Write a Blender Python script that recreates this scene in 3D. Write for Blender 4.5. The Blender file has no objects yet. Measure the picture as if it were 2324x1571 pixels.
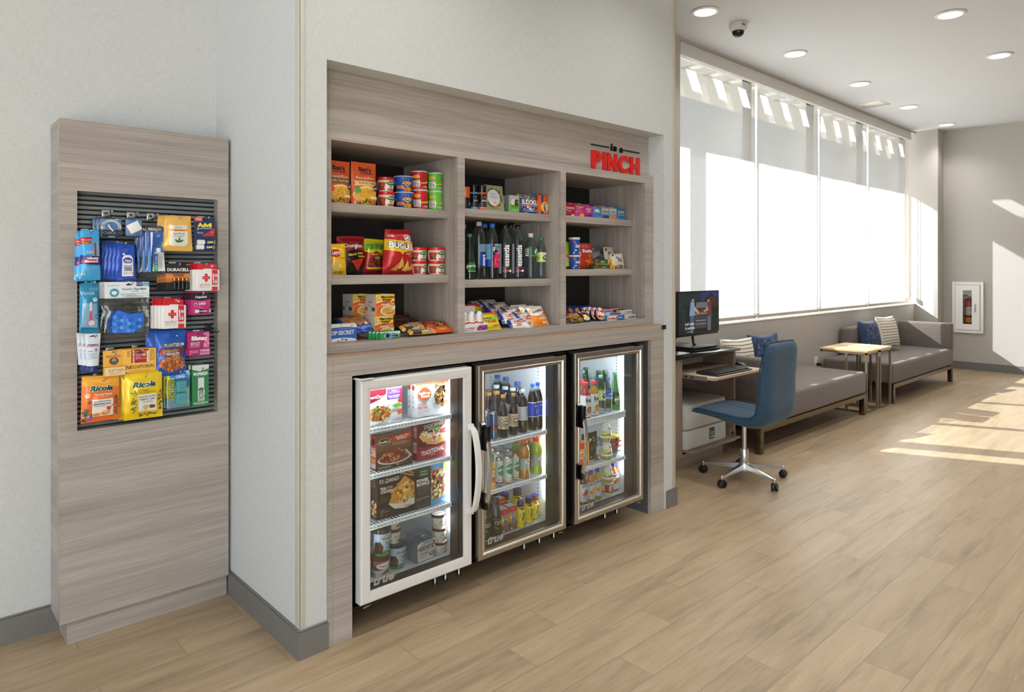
import bpy, bmesh, math, random
from mathutils import Vector, Matrix, noise

scene = bpy.context.scene
COL = scene.collection
R = math.radians
pi = math.pi

# ---------------------------------------------------------------- camera
CAM_H = 1.42
cam_d = bpy.data.cameras.new('camera')
cam_d.lens = 24.0
cam_d.sensor_width = 36.0
cam_d.shift_y = -(785.5 - 607.0) / 2324.0
cam_d.clip_start = 0.05
cam = bpy.data.objects.new('camera', cam_d)
COL.objects.link(cam)
cam.location = (0, 0, CAM_H)
cam.rotation_euler = (R(90), 0, R(47.283 - 90))
scene.camera = cam

# ---------------------------------------------------------------- sky, sun, exposure
world = bpy.data.worlds.new('sky')
scene.world = world
world.use_nodes = True
bg = world.node_tree.nodes['Background']
bg.inputs[0].default_value = (0.76, 0.885, 1.0, 1)
bg.inputs[1].default_value = 1.7

sun_d = bpy.data.lights.new('sun', 'SUN')
sun_d.energy = 82.0
sun_d.angle = R(0.5)
sun_d.color = (0.96, 0.98, 1.0)
sun = bpy.data.objects.new('sun', sun_d)
COL.objects.link(sun)
sun.rotation_euler = Vector((0.444, -1.0, -0.71)).to_track_quat('-Z', 'Y').to_euler()

vs = scene.view_settings
vs.view_transform = 'Standard'
vs.look = 'None'
vs.exposure = -0.10
vs.gamma = 1.0
scene.cycles.max_bounces = 10
scene.cycles.transparent_max_bounces = 32
scene.cycles.sample_clamp_indirect = 6.0

# ---------------------------------------------------------------- colours and materials
def lin(h):
    h = h.lstrip('#')
    if len(h) == 3:
        h = ''.join(c * 2 for c in h)
    out = []
    for i in (0, 2, 4):
        c = int(h[i:i + 2], 16) / 255.0
        out.append(c / 12.92 if c <= 0.04045 else ((c + 0.055) / 1.055) ** 2.4)
    return (out[0], out[1], out[2], 1.0)

_M = {}
FIN = {'c': (0.45, 0.0, 0.5), 'g': (0.22, 0.0, 0.5), 'f': (0.30, 0.15, 0.5), 'm': (0.7, 0.0, 0.4),
       's': (0.25, 1.0, 0.5), 'b': (0.26, 1.0, 0.5), 'k': (0.12, 0.0, 0.5)}
def mat(col, fin='c'):
    """plain coloured surface: c card, g glossy plastic, f foil film, m matt, s chrome, b brushed metal, k lacquer"""
    key = (col, fin)
    if key in _M:
        return _M[key]
    m = bpy.data.materials.new('paint_' + col + '_' + fin)
    m.use_nodes = True
    p = m.node_tree.nodes['Principled BSDF']
    r, me, sp = FIN[fin]
    p.inputs['Base Color'].default_value = lin(col)
    p.inputs['Roughness'].default_value = r
    p.inputs['Metallic'].default_value = me
    p.inputs['Specular IOR Level'].default_value = sp
    _M[key] = m
    return m

def new_mat(name):
    m = bpy.data.materials.new(name)
    m.use_nodes = True
    nt = m.node_tree
    return m, nt, nt.nodes['Principled BSDF']

class NB:
    """small helper for wiring shader nodes"""
    def __init__(s, nt):
        s.nt = nt
    def n(s, t, **kw):
        nd = s.nt.nodes.new(t)
        for k, v in kw.items():
            setattr(nd, k, v)
        return nd
    def put(s, sock, v):
        if v is None:
            return
        if hasattr(v, 'is_linked'):
            s.nt.links.new(v, sock)
        else:
            sock.default_value = v
    def m(s, op, a, b=None, c=None):
        nd = s.n('ShaderNodeMath', operation=op)
        s.put(nd.inputs[0], a); s.put(nd.inputs[1], b); s.put(nd.inputs[2], c)
        return nd.outputs[0]
    def pos(s):
        g = s.n('ShaderNodeNewGeometry')
        sp = s.n('ShaderNodeSeparateXYZ')
        s.nt.links.new(g.outputs['Position'], sp.inputs[0])
        return g.outputs['Position'], sp.outputs[0], sp.outputs[1], sp.outputs[2]
    def xyz(s, x, y, z):
        c = s.n('ShaderNodeCombineXYZ')
        s.put(c.inputs[0], x); s.put(c.inputs[1], y); s.put(c.inputs[2], z)
        return c.outputs[0]
    def noise(s, vec, scale=1.0, detail=2.0, rough=0.5, dist=0.0):
        nd = s.n('ShaderNodeTexNoise')
        s.put(nd.inputs['Vector'], vec)
        nd.inputs['Scale'].default_value = scale
        nd.inputs['Detail'].default_value = detail
        nd.inputs['Roughness'].default_value = rough
        nd.inputs['Distortion'].default_value = dist
        return nd.outputs[0]
    def ramp(s, fac, stops):
        nd = s.n('ShaderNodeValToRGB')
        el = nd.color_ramp.elements
        while len(el) < len(stops):
            el.new(0.5)
        for e, (p, c) in zip(el, stops):
            e.position = p
            e.color = lin(c) if isinstance(c, str) else c
        s.put(nd.inputs[0], fac)
        return nd.outputs[0]
    def mix(s, fac, a, b, blend='MIX'):
        nd = s.n('ShaderNodeMix', data_type='RGBA', blend_type=blend)
        s.put(nd.inputs[0], fac)
        s.put(nd.inputs[6], lin(a) if isinstance(a, str) else a)
        s.put(nd.inputs[7], lin(b) if isinstance(b, str) else b)
        return nd.outputs[2]
    def bump(s, h, strength, dist=0.002):
        nd = s.n('ShaderNodeBump')
        nd.inputs['Strength'].default_value = strength
        nd.inputs['Distance'].default_value = dist
        s.put(nd.inputs['Height'], h)
        return nd.outputs[0]

def wall_material(name, c1, c2):
    m, nt, p = new_mat(name)
    b = NB(nt)
    pos, x, y, z = b.pos()
    h = b.m('ADD', x, y)
    a1 = b.noise(b.xyz(b.m('MULTIPLY', h, 420.0), 0.0, b.m('MULTIPLY', z, 30.0)), 1.0, 2.0)
    a2 = b.noise(b.xyz(b.m('MULTIPLY', h, 30.0), 7.0, b.m('MULTIPLY', z, 420.0)), 1.0, 2.0)
    w = b.m('ADD', b.m('MULTIPLY', a1, 0.5), b.m('MULTIPLY', a2, 0.5))
    nt.links.new(b.ramp(w, [(0.35, c1), (0.65, c2)]), p.inputs['Base Color'])
    p.inputs['Roughness'].default_value = 0.62
    nt.links.new(b.bump(w, 0.25, 0.001), p.inputs['Normal'])
    return m
WALL = wall_material('linen_wallcovering', 'c4c7c6', 'd6d9d9')
WALLF = wall_material('taupe_wallcovering', 'b0aba5', 'bdb8b2')

def laminate(name, along, c=('89807a', 'a19890', 'b8b0a7'), seed=0.0):
    m, nt, p = new_mat(name)
    b = NB(nt)
    pos, x, y, z = b.pos()
    sc = {'x': (1.1, 55.0, 55.0), 'z': (55.0, 55.0, 1.1), 'y': (55.0, 1.1, 55.0)}[along]
    v1 = b.xyz(b.m('MULTIPLY', x, sc[0]), b.m('MULTIPLY', y, sc[1]), b.m('MULTIPLY_ADD', z, sc[2], seed))
    fine = b.noise(v1, 3.0, 3.0, 0.6)
    mid = b.noise(v1, 0.55, 2.0, 0.55, 0.4)
    big = b.noise(v1, 0.13, 2.0, 0.5, 0.6)
    t = b.m('ADD', b.m('MULTIPLY', fine, 0.45), b.m('ADD', b.m('MULTIPLY', mid, 0.35), b.m('MULTIPLY', big, 0.45)))
    nt.links.new(b.ramp(t, [(0.40, c[0]), (0.60, c[1]), (0.80, c[2])]), p.inputs['Base Color'])
    p.inputs['Roughness'].default_value = 0.5
    nt.links.new(b.bump(fine, 0.15, 0.001), p.inputs['Normal'])
    return m
LAMX = laminate('taupe_laminate_grain_across', 'x')
LAMZ = laminate('taupe_laminate_grain_upright', 'z')
LAMY = laminate('taupe_laminate_side_grain', 'y', seed=3.0)
OAK = laminate('oak_top', 'y', ('c79f6d', 'd6b080', 'e0c096'), 5.0)
DESKW = laminate('desk_laminate', 'x', ('7d6a5c', '8d7a6b', '9c8a7a'), 9.0)
TRAYW = laminate('tray_laminate', 'x', ('b39a82', 'c4ab92', 'd0b9a0'), 11.0)

def floor_material():
    m, nt, p = new_mat('wood_look_plank_tile')
    b = NB(nt)
    pos, x, y, z = b.pos()
    W, L = 0.1540, 0.8890
    r = b.m('DIVIDE', b.m('SUBTRACT', 2.3345, y), W)
    row = b.m('FLOOR', r)
    fr = b.m('FRACT', r)
    k = b.m('FLOORED_MODULO', row, 3.0)
    off = b.m('SUBTRACT', b.m('SUBTRACT', 0.824, b.m('MULTIPLY', k, 0.285)),
              b.m('MULTIPLY', b.m('GREATER_THAN', k, 1.5), 0.06))
    q = b.m('DIVIDE', b.m('SUBTRACT', x, off), L)
    colm = b.m('FLOOR', q)
    fq = b.m('FRACT', q)
    wn = b.n('ShaderNodeTexWhiteNoise', noise_dimensions='2D')
    nt.links.new(b.xyz(row, colm, 0.0), wn.inputs['Vector'])
    rnd = wn.outputs['Value']
    gx = b.m('ADD', x, b.m('MULTIPLY', rnd, 37.0))
    gv = b.xyz(b.m('MULTIPLY', gx, 2.2), b.m('MULTIPLY_ADD', y, 24.0, b.m('MULTIPLY', rnd, 90.0)), 0.0)
    g1 = b.noise(gv, 1.0, 5.0, 0.6, 0.8)
    g2 = b.noise(gv, 5.0, 3.0, 0.6, 0.3)
    big = b.noise(b.xyz(b.m('MULTIPLY', gx, 1.0), b.m('MULTIPLY', y, 5.0), rnd), 1.3, 3.0, 0.5, 0.5)
    t = b.m('ADD', b.m('MULTIPLY', g1, 0.5), b.m('ADD', b.m('MULTIPLY', g2, 0.2), b.m('MULTIPLY', big, 0.4)))
    wood = b.ramp(t, [(0.36, '8a785f'), (0.52, 'a99274'), (0.72, 'baa487')])
    tone = b.m('MULTIPLY_ADD', rnd, 0.16, 0.92)
    wood = b.mix(1.0, wood, b.xyz(tone, tone, tone), 'MULTIPLY')
    e1 = b.m('MULTIPLY', b.m('MINIMUM', fr, b.m('SUBTRACT', 1.0, fr)), W)
    e2 = b.m('MULTIPLY', b.m('MINIMUM', fq, b.m('SUBTRACT', 1.0, fq)), L)
    e = b.m('MINIMUM', e1, e2)
    grout = b.m('LESS_THAN', e, 0.0016)
    nt.links.new(b.mix(grout, wood, '8f7f6b'), p.inputs['Base Color'])
    nt.links.new(b.m('MULTIPLY_ADD', g2, 0.22, 0.24), p.inputs['Roughness'])
    hgt = b.m('MULTIPLY_ADD', b.m('MINIMUM', e, 0.004), 250.0, b.m('MULTIPLY', g1, 0.25))
    nt.links.new(b.bump(hgt, 0.25, 0.001), p.inputs['Normal'])
    return m
FLOOR = floor_material()

def fabric(name, c1, c2, scale=900.0, rough=0.9):
    m, nt, p = new_mat(name)
    b = NB(nt)
    pos, x, y, z = b.pos()
    n1 = b.noise(pos, scale * 0.45, 2.0)
    n2 = b.noise(pos, scale * 0.12, 2.0)
    t = b.m('ADD', b.m('MULTIPLY', n1, 0.6), b.m('MULTIPLY', n2, 0.4))
    nt.links.new(b.ramp(t, [(0.36, c1), (0.66, c2)]), p.inputs['Base Color'])
    p.inputs['Roughness'].default_value = rough
    p.inputs['Sheen Weight'].default_value = 0.15
    nt.links.new(b.bump(t, 0.4, 0.002), p.inputs['Normal'])
    return m
GREYF = fabric('grey_tweed', '4c4540', '877c75', 1200.0)
BLUEF = fabric('blue_weave', '1c364a', '35566e')
CREAMF = fabric('cream_weave', 'd8cdb9', 'efe6d6')
NAVYF = fabric('navy_weave', '1d2a44', '36496b')

def clear(name, tint='ffffff', gloss=0.5, base=0.05, rough=0.04):
    """thin clear film or plastic: mostly see-through with a glossy skin that grows at grazing angles"""
    m = bpy.data.materials.new(name)
    m.use_nodes = True
    nt = m.node_tree
    nt.nodes.clear()
    b = NB(nt)
    out = b.n('ShaderNodeOutputMaterial')
    tr = b.n('ShaderNodeBsdfTransparent')
    tr.inputs[0].default_value = lin(tint)
    gl = b.n('ShaderNodeBsdfGlossy')
    gl.inputs['Roughness'].default_value = rough
    lw = b.n('ShaderNodeLayerWeight')
    lw.inputs['Blend'].default_value = 0.35
    fac = b.m('MULTIPLY_ADD', lw.outputs['Facing'], gloss, base)
    mx = b.n('ShaderNodeMixShader')
    nt.links.new(fac, mx.inputs[0])
    nt.links.new(tr.outputs[0], mx.inputs[1])
    nt.links.new(gl.outputs[0], mx.inputs[2])
    nt.links.new(mx.outputs[0], out.inputs[0])
    return m
CLEAR = clear('clear_plastic', 'e4ecee', 0.35, 0.04)
FILM = clear('clear_film', 'eef0f0', 0.30, 0.07, 0.12)
GREENP = clear('green_plastic', '4c9a58', 0.35, 0.05)
TINTB = clear('pale_blue_plastic', 'b9d3e6', 0.4, 0.06)

def glass_material():
    m = bpy.data.materials.new('door_glass')
    m.use_nodes = True
    nt = m.node_tree
    nt.nodes.clear()
    b = NB(nt)
    out = b.n('ShaderNodeOutputMaterial')
    tr = b.n('ShaderNodeBsdfTransparent')
    tr.inputs[0].default_value = (0.93, 0.95, 0.95, 1)
    gl = b.n('ShaderNodeBsdfGlossy')
    gl.inputs['Roughness'].default_value = 0.0
    fr = b.n('ShaderNodeFresnel')
    fr.inputs['IOR'].default_value = 1.5
    geo = b.n('ShaderNodeNewGeometry')
    fac = b.m('MULTIPLY', b.m('MULTIPLY', fr.outputs[0], 2.6), b.m('SUBTRACT', 1.0, geo.outputs['Backfacing']))
    mx = b.n('ShaderNodeMixShader')
    nt.links.new(fac, mx.inputs[0])
    nt.links.new(tr.outputs[0], mx.inputs[1])
    nt.links.new(gl.outputs[0], mx.inputs[2])
    nt.links.new(mx.outputs[0], out.inputs[0])
    return m
GLASS = glass_material()

def blind_material():
    m = bpy.data.materials.new('solar_screen_fabric')
    m.use_nodes = True
    nt = m.node_tree
    nt.nodes.clear()
    b = NB(nt)
    out = b.n('ShaderNodeOutputMaterial')
    pos, x, y, z = b.pos()
    w1 = b.noise(b.xyz(b.m('MULTIPLY', x, 500.0), 0.0, b.m('MULTIPLY', z, 22.0)), 1.0, 2.0)
    w2 = b.noise(b.xyz(b.m('MULTIPLY', x, 22.0), 4.0, b.m('MULTIPLY', z, 500.0)), 1.0, 2.0)
    w = b.m('ADD', b.m('MULTIPLY', w1, 0.5), b.m('MULTIPLY', w2, 0.5))
    colr = b.ramp(w, [(0.38, 'a9a5a1'), (0.62, 'bfbbb7')])
    tr = b.n('ShaderNodeBsdfTransparent')
    tl = b.n('ShaderNodeBsdfTranslucent')
    df = b.n('ShaderNodeBsdfDiffuse')
    nt.links.new(colr, tl.inputs[0])
    nt.links.new(colr, df.inputs[0])
    m1 = b.n('ShaderNodeMixShader'); m1.inputs[0].default_value = 0.22
    nt.links.new(df.outputs[0], m1.inputs[1]); nt.links.new(tl.outputs[0], m1.inputs[2])
    m2 = b.n('ShaderNodeMixShader'); m2.inputs[0].default_value = 0.16
    nt.links.new(m1.outputs[0], m2.inputs[1]); nt.links.new(tr.outputs[0], m2.inputs[2])
    nt.links.new(m2.outputs[0], out.inputs[0])
    return m
BLIND = blind_material()

def emit(name, col, strength):
    m = bpy.data.materials.new(name)
    m.use_nodes = True
    nt = m.node_tree
    p = nt.nodes['Principled BSDF']
    p.inputs['Base Color'].default_value = lin(col)
    p.inputs['Emission Color'].default_value = lin(col)
    p.inputs['Emission Strength'].default_value = strength
    return m

# ---------------------------------------------------------------- mesh building
class MB:
    def __init__(s):
        s.v, s.f, s.k, s.mats = [], [], [], []
    def mi(s, m):
        if isinstance(m, str):
            m = mat(m)
        if m not in s.mats:
            s.mats.append(m)
        return s.mats.index(m)
    def add(s, verts, faces, m):
        o = len(s.v)
        i = s.mi(m)
        s.v.extend(tuple(v) for v in verts)
        for f in faces:
            s.f.append(tuple(o + q for q in f))
            s.k.append(i)
        return s
    def box(s, x0, y0, z0, x1, y1, z1, m, bev=0.0, seg=2):
        if bev <= 0:
            v = [(x0, y0, z0), (x1, y0, z0), (x1, y1, z0), (x0, y1, z0), (x0, y0, z1), (x1, y0, z1), (x1, y1, z1), (x0, y1, z1)]
            f = [(3, 2, 1, 0), (4, 5, 6, 7), (0, 1, 5, 4), (1, 2, 6, 5), (2, 3, 7, 6), (3, 0, 4, 7)]
            return s.add(v, f, m)
        bm = bmesh.new()
        bmesh.ops.create_cube(bm, size=1.0)
        for v in bm.verts:
            v.co = Vector(((x0 + x1) / 2 + v.co.x * (x1 - x0), (y0 + y1) / 2 + v.co.y * (y1 - y0), (z0 + z1) / 2 + v.co.z * (z1 - z0)))
        bev = min(bev, 0.49 * min(abs(x1 - x0), abs(y1 - y0), abs(z1 - z0)))
        bmesh.ops.bevel(bm, geom=list(bm.edges), offset=bev, segments=seg, profile=0.5, affect='EDGES')
        return s.bm(bm, m)
    def bm(s, bm, m, free=True):
        bm.verts.index_update()
        s.add([v.co[:] for v in bm.verts], [[v.index for v in f.verts] for f in bm.faces], m)
        if free:
            bm.free()
        return s
    def lathe(s, prof, m, n=24, c=(0, 0, 0), caps=True, a0=0.0):
        v, f = [], []
        for (r, z) in prof:
            for i in range(n):
                a = a0 + 2 * pi * i / n
                v.append((c[0] + r * math.cos(a), c[1] + r * math.sin(a), c[2] + z))
        for j in range(len(prof) - 1):
            for i in range(n):
                k = (i + 1) % n
                f.append((j * n + i, j * n + k, (j + 1) * n + k, (j + 1) * n + i))
        if caps:
            f.append(tuple(range(n))[::-1])
            f.append(tuple((len(prof) - 1) * n + i for i in range(n)))
        return s.add(v, f, m)
    def tube(s, pts, r, m, n=8, closed=False):
        pts = [Vector(p) for p in pts]
        v, f = [], []
        up = Vector((0, 0, 1))
        N = len(pts)
        for i, p in enumerate(pts):
            if closed:
                d = pts[(i + 1) % N] - pts[i - 1]
            else:
                d = pts[min(i + 1, N - 1)] - pts[max(i - 1, 0)]
            d.normalize()
            a = up if abs(d.z) < 0.95 else Vector((1, 0, 0))
            e1 = d.cross(a).normalized()
            e2 = d.cross(e1).normalized()
            rr = r[i] if isinstance(r, (list, tuple)) else r
            for k in range(n):
                t = 2 * pi * k / n
                v.append(p + e1 * (rr * math.cos(t)) + e2 * (rr * math.sin(t)))
        for i in range(N if closed else N - 1):
            j = (i + 1) % N
            for k in range(n):
                q = (k + 1) % n
                f.append((i * n + k, j * n + k, j * n + q, i * n + q))
        if not closed:
            f.append(tuple(range(n)))
            f.append(tuple((N - 1) * n + k for k in range(n))[::-1])
        return s.add(v, f, m)
    def bar(s, p0, p1, w, h, m):
        """square bar between two points"""
        p0, p1 = Vector(p0), Vector(p1)
        d = (p1 - p0).normalized()
        a = Vector((0, 0, 1)) if abs(d.z) < 0.9 else Vector((0, 1, 0))
        e1 = d.cross(a).normalized() * (w / 2)
        e2 = d.cross(e1).normalized() * (h / 2)
        v = [p + e1 * i + e2 * j for p in (p0, p1) for (i, j) in ((-1, -1), (1, -1), (1, 1), (-1, 1))]
        f = [(0, 1, 2, 3), (7, 6, 5, 4), (0, 4, 5, 1), (1, 5, 6, 2), (2, 6, 7, 3), (3, 7, 4, 0)]
        return s.add(v, f, m)
    def prism(s, poly, S, d0, d1, m):
        """extrude a 2-D outline; S(u, v, d) places it"""
        n = len(poly)
        v = [S(u, w, d0) for u, w in poly] + [S(u, w, d1) for u, w in poly]
        f = [tuple(range(n))[::-1], tuple(range(n, 2 * n))]
        f += [(i, (i + 1) % n, n + (i + 1) % n, n + i) for i in range(n)]
        return s.add(v, f, m)
    def build(s, name, parent=None, loc=None, angle=38, sharp=True):
        me = bpy.data.meshes.new(name)
        me.from_pydata(s.v, [], s.f)
        for m in s.mats:
            me.materials.append(m)
        me.polygons.foreach_set('material_index', s.k)
        me.polygons.foreach_set('use_smooth', [True] * len(s.f))
        if sharp:
            me.set_sharp_from_angle(angle=R(angle))
        me.update()
        o = bpy.data.objects.new(name, me)
        COL.objects.link(o)
        if parent is not None:
            o.parent = parent
        if loc is not None:
            o.location = loc
        return o

def tag(o, label, cat, group=None):
    o['label'] = label
    o['category'] = cat
    if group:
        o['group'] = group
    return o

def thing(name, label, cat, loc=(0, 0, 0), rz=0.0, group=None):
    o = bpy.data.objects.new(name, None)
    o.empty_display_size = 0.05
    COL.objects.link(o)
    o.location = loc
    o.rotation_euler = (0, 0, rz)
    return tag(o, label, cat, group)

def struct(o):
    o['kind'] = 'structure'
    return o

def dup(root, loc, label, rot=None):
    """copy a thing and each of its parts"""
    r = root.copy()
    COL.objects.link(r)
    r.location = loc
    if rot is not None:
        r.rotation_euler = rot
    r['label'] = label
    for ch in list(root.children):
        c = ch.copy()
        COL.objects.link(c)
        c.parent = r
        for g in list(ch.children):
            d = g.copy()
            COL.objects.link(d)
            d.parent = c
    return r

ORD = ['front', 'second', 'third', 'fourth', 'fifth', 'sixth']

# ---------------------------------------------------------------- lettering and printed artwork
_T = {}
def text_flat(s, bold=0.0, shear=0.0, res=2):
    key = (s, bold, shear, res)
    if key not in _T:
        cu = bpy.data.curves.new('lettering', 'FONT')
        cu.body = s
        cu.offset = bold
        cu.shear = shear
        cu.resolution_u = res
        ob = bpy.data.objects.new('lettering', cu)
        me = ob.to_mesh()
        vs_ = [(v.co.x, v.co.y) for v in me.vertices]
        fs_ = [tuple(p.vertices) for p in me.polygons]
        ob.to_mesh_clear()
        bpy.data.objects.remove(ob)
        bpy.data.curves.remove(cu)
        if vs_:
            x0 = min(v[0] for v in vs_); x1 = max(v[0] for v in vs_)
            y0 = min(v[1] for v in vs_); y1 = max(v[1] for v in vs_)
            vs_ = [((x - x0) / (x1 - x0), (y - y0) / (y1 - y0)) for x, y in vs_]
            _T[key] = (vs_, fs_, (x1 - x0) / (y1 - y0))
        else:
            _T[key] = ([], [], 1.0)
    return _T[key]

def flat_ops(ops, w, h):
    """turn artwork given in fractions of a face into flat polygons [(verts, faces, colour, layer)]"""
    out = []
    lay = 0
    for op in ops:
        t = op[0]
        if t == 'R':
            _, x0, y0, x1, y1, c = op[:6]
            v = [(x0, y0), (x1, y0), (x1, y1), (x0, y1)]
            out.append(([((x - .5) * w, y * h) for x, y in v], [(0, 1, 2, 3)], c, lay)); lay += 1
        elif t == 'P':
            v = op[1]
            out.append(([((x - .5) * w, y * h) for x, y in v], [tuple(range(len(v)))], op[2], lay)); lay += 1
        elif t == 'E':
            _, cx, cy, rx, ry, c = op[:6]
            n = 22
            a0 = R(op[6]) if len(op) > 6 else 0.0
            v = []
            for i in range(n):
                a = 2 * pi * i / n
                ex, ey = rx * w * math.cos(a), ry * h * math.sin(a)
                v.append(((cx - .5) * w + ex * math.cos(a0) - ey * math.sin(a0), cy * h + ex * math.sin(a0) + ey * math.cos(a0)))
            out.append((v, [tuple(range(n))], c, lay)); lay += 1
        elif t == 'T':
            # text, centre x, centre y, height, colour, {options}
            _, s, cx, cy, th, c = op[:6]
            o = op[6] if len(op) > 6 else {}
            vv, ff, asp = text_flat(s, o.get('b', 0.012), o.get('sh', 0.0))
            H_ = th * h
            W_ = asp * H_ * o.get('sx', 1.0)
            mw = o.get('w', 0.92) * (h if o.get('r') in (90, -90) else w)
            if W_ > mw:
                if o.get('fit'):
                    H_ *= mw / W_
                W_ = mw
            if o.get('W'):
                W_ = o['W'] * w
            rot = R(o.get('r', 0))
            cr, sr = math.cos(rot), math.sin(rot)
            al = o.get('al', 0.5)
            arc = o.get('arc', 0.0)
            v = []
            for x, y in vv:
                px, py = (x - al) * W_, (y - .5) * H_
                py += arc * H_ * (1 - (2 * (x - .5)) ** 2) - arc * H_ * 0.5
                v.append(((cx - .5) * w + px * cr - py * sr, cy * h + px * sr + py * cr))
            if 'o' in o:       # a thicker outline underneath
                vo, fo, ao = text_flat(s, o.get('b', 0.012) + o.get('ob', 0.05), o.get('sh', 0.0))
                g = 1 + 0.10
                v2 = []
                for x, y in vo:
                    px, py = (x - al) * W_ * (1 + 0.10 / max(1.0, asp)), (y - .5) * H_ * g
                    py += arc * H_ * (1 - (2 * (x - .5)) ** 2) - arc * H_ * 0.5
                    v2.append(((cx - .5) * w + px * cr - py * sr, cy * h + px * sr + py * cr))
                out.append((v2, fo, o['o'], lay)); lay += 1
            out.append((v, ff, c, lay)); lay += 1
        elif t == 'F':
            # food or pattern: blobs scattered in an ellipse
            _, cx, cy, rx, ry, pal, n, seed = op[:8]
            bs = op[8] if len(op) > 8 else 0.16
            el = op[9] if len(op) > 9 else 1.6
            rr = random.Random(seed)
            for i in range(n):
                a = rr.uniform(0, 2 * pi); q = math.sqrt(rr.random())
                bx, by = (cx - .5) * w + rx * w * q * math.cos(a), cy * h + ry * h * q * math.sin(a)
                size = bs * min(rx * w, ry * h) * rr.uniform(0.7, 1.3)
                ro = rr.uniform(0, pi)
                k = rr.randint(5, 7)
                v = []
                for j in range(k):
                    b_ = 2 * pi * j / k
                    ex, ey = size * el * math.cos(b_) * rr.uniform(.8, 1.1), size * math.sin(b_) * rr.uniform(.8, 1.1)
                    v.append((bx + ex * math.cos(ro) - ey * math.sin(ro), by + ex * math.sin(ro) + ey * math.cos(ro)))
                out.append((v, [tuple(range(k))], rr.choice(pal), lay + (i % 6)))
            lay += 6
        elif t == 'L':
            # lines of small print
            _, x0, x1, y0, dy, n, c = op[:7]
            th = op[7] if len(op) > 7 else 0.35
            rr = random.Random(int(x0 * 997 + y0 * 131))
            for i in range(n):
                yy = y0 - i * dy
                x = x0
                while x < x1 - 0.02:
                    xe = min(x1, x + rr.uniform(0.05, 0.14))
                    out.append(([((a - .5) * w, b_ * h) for a, b_ in ((x, yy), (xe, yy), (xe, yy + dy * th), (x, yy + dy * th))], [(0, 1, 2, 3)], c, lay))
                    x = xe + 0.02
                    if rr.random() < 0.12:
                        break
            lay += 1
    return out

def art(mb, ops, w, h, S, fin='c', cut=None, eps=0.00022, clip=None):
    """print artwork on a surface; S(u, v, lift) gives the point; cut = spacing of slices for curved faces;
    clip=(u0, u1, v0, v1) trims to the face"""
    for verts, faces, c, lay in flat_ops(ops, w, h):
        bm = bmesh.new()
        bv = [bm.verts.new((u, v, 0)) for u, v in verts]
        for f in faces:
            try:
                bm.faces.new([bv[i] for i in f])
            except ValueError:
                pass
        u0, u1, v0, v1 = clip or (-w / 2, w / 2, 0.0, h)
        us = [v.co.x for v in bm.verts]; ws = [v.co.y for v in bm.verts]
        for lo, hi, a, b_, no in ((min(us), max(us), u0, u1, (1, 0, 0)), (min(ws), max(ws), v0, v1, (0, 1, 0))):
            if lo < a - 1e-6:
                co = (a, 0, 0) if no[0] else (0, a, 0)
                bmesh.ops.bisect_plane(bm, geom=bm.verts[:] + bm.edges[:] + bm.faces[:], plane_co=co, plane_no=no, clear_inner=True)
            if hi > b_ + 1e-6:
                co = (b_, 0, 0) if no[0] else (0, b_, 0)
                bmesh.ops.bisect_plane(bm, geom=bm.verts[:] + bm.edges[:] + bm.faces[:], plane_co=co, plane_no=no, clear_outer=True)
        if cut and bm.verts:
            us = [v.co.x for v in bm.verts]; ws = [v.co.y for v in bm.verts]
            for lo, hi, no, step in ((min(us), max(us), (1, 0, 0), cut[0]), (min(ws), max(ws), (0, 1, 0), cut[1])):
                if not step:
                    continue
                k = math.floor(lo / step) + 1
                while k * step < hi - 1e-6:
                    co = (k * step, 0, 0) if no[0] else (0, k * step, 0)
                    bmesh.ops.bisect_plane(bm, geom=bm.verts[:] + bm.edges[:] + bm.faces[:], plane_co=co, plane_no=no)
                    k += 1
        for v in bm.verts:
            v.co = Vector(S(v.co.x, v.co.y, eps * (lay + 1)))
        m = mat(c, fin) if isinstance(c, str) else c
        mb.bm(bm, m)

def flat(y0):
    return lambda u, v, o: (u, y0 - o, v)

# ================================================================ the room shell
CZ = 3.357          # ceiling height
YM = 2.338          # niche wall front
XB = 1.114          # left end of the niche wall
YB = 3.182          # back wall on the left
XE = 3.485          # right end of the niche wall
YW = 3.260          # window wall
XF = 11.10          # far wall
NZ = 2.196          # niche top
NX0, NX1 = 1.219, 3.372

struct(MB().box(-3.2, -4.0, -0.12, XF + 0.2, 3.50, 0.0, FLOOR).build('floor'))
CEIL = mat('d7dbe1', 'm')
struct(MB().box(-3.2, -4.0, CZ, XF + 0.2, 3.50, CZ + 0.15, CEIL).build('ceiling'))
struct(MB().box(-3.2, YB, 0, XB, YB + 0.15, CZ, WALL).build('wall_left'))
struct(MB().box(-3.2, -4.15, 0, XF + 0.2, -4.0, CZ, WALL).build('wall_back'))
# niche wall: left return, jambs, header, right return
w = MB()
w.box(XB, YM, 0, NX0, YB + 0.15, CZ, WALL)
w.box(NX0, YM, NZ, NX1, 3.05, CZ, WALL)
w.box(NX1, YM, 0, XE, 3.40, CZ, WALL)
w.box(NX0, 2.985, 0, NX1, 3.05, NZ, WALL)
struct(w.build('wall_main'))
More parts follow.
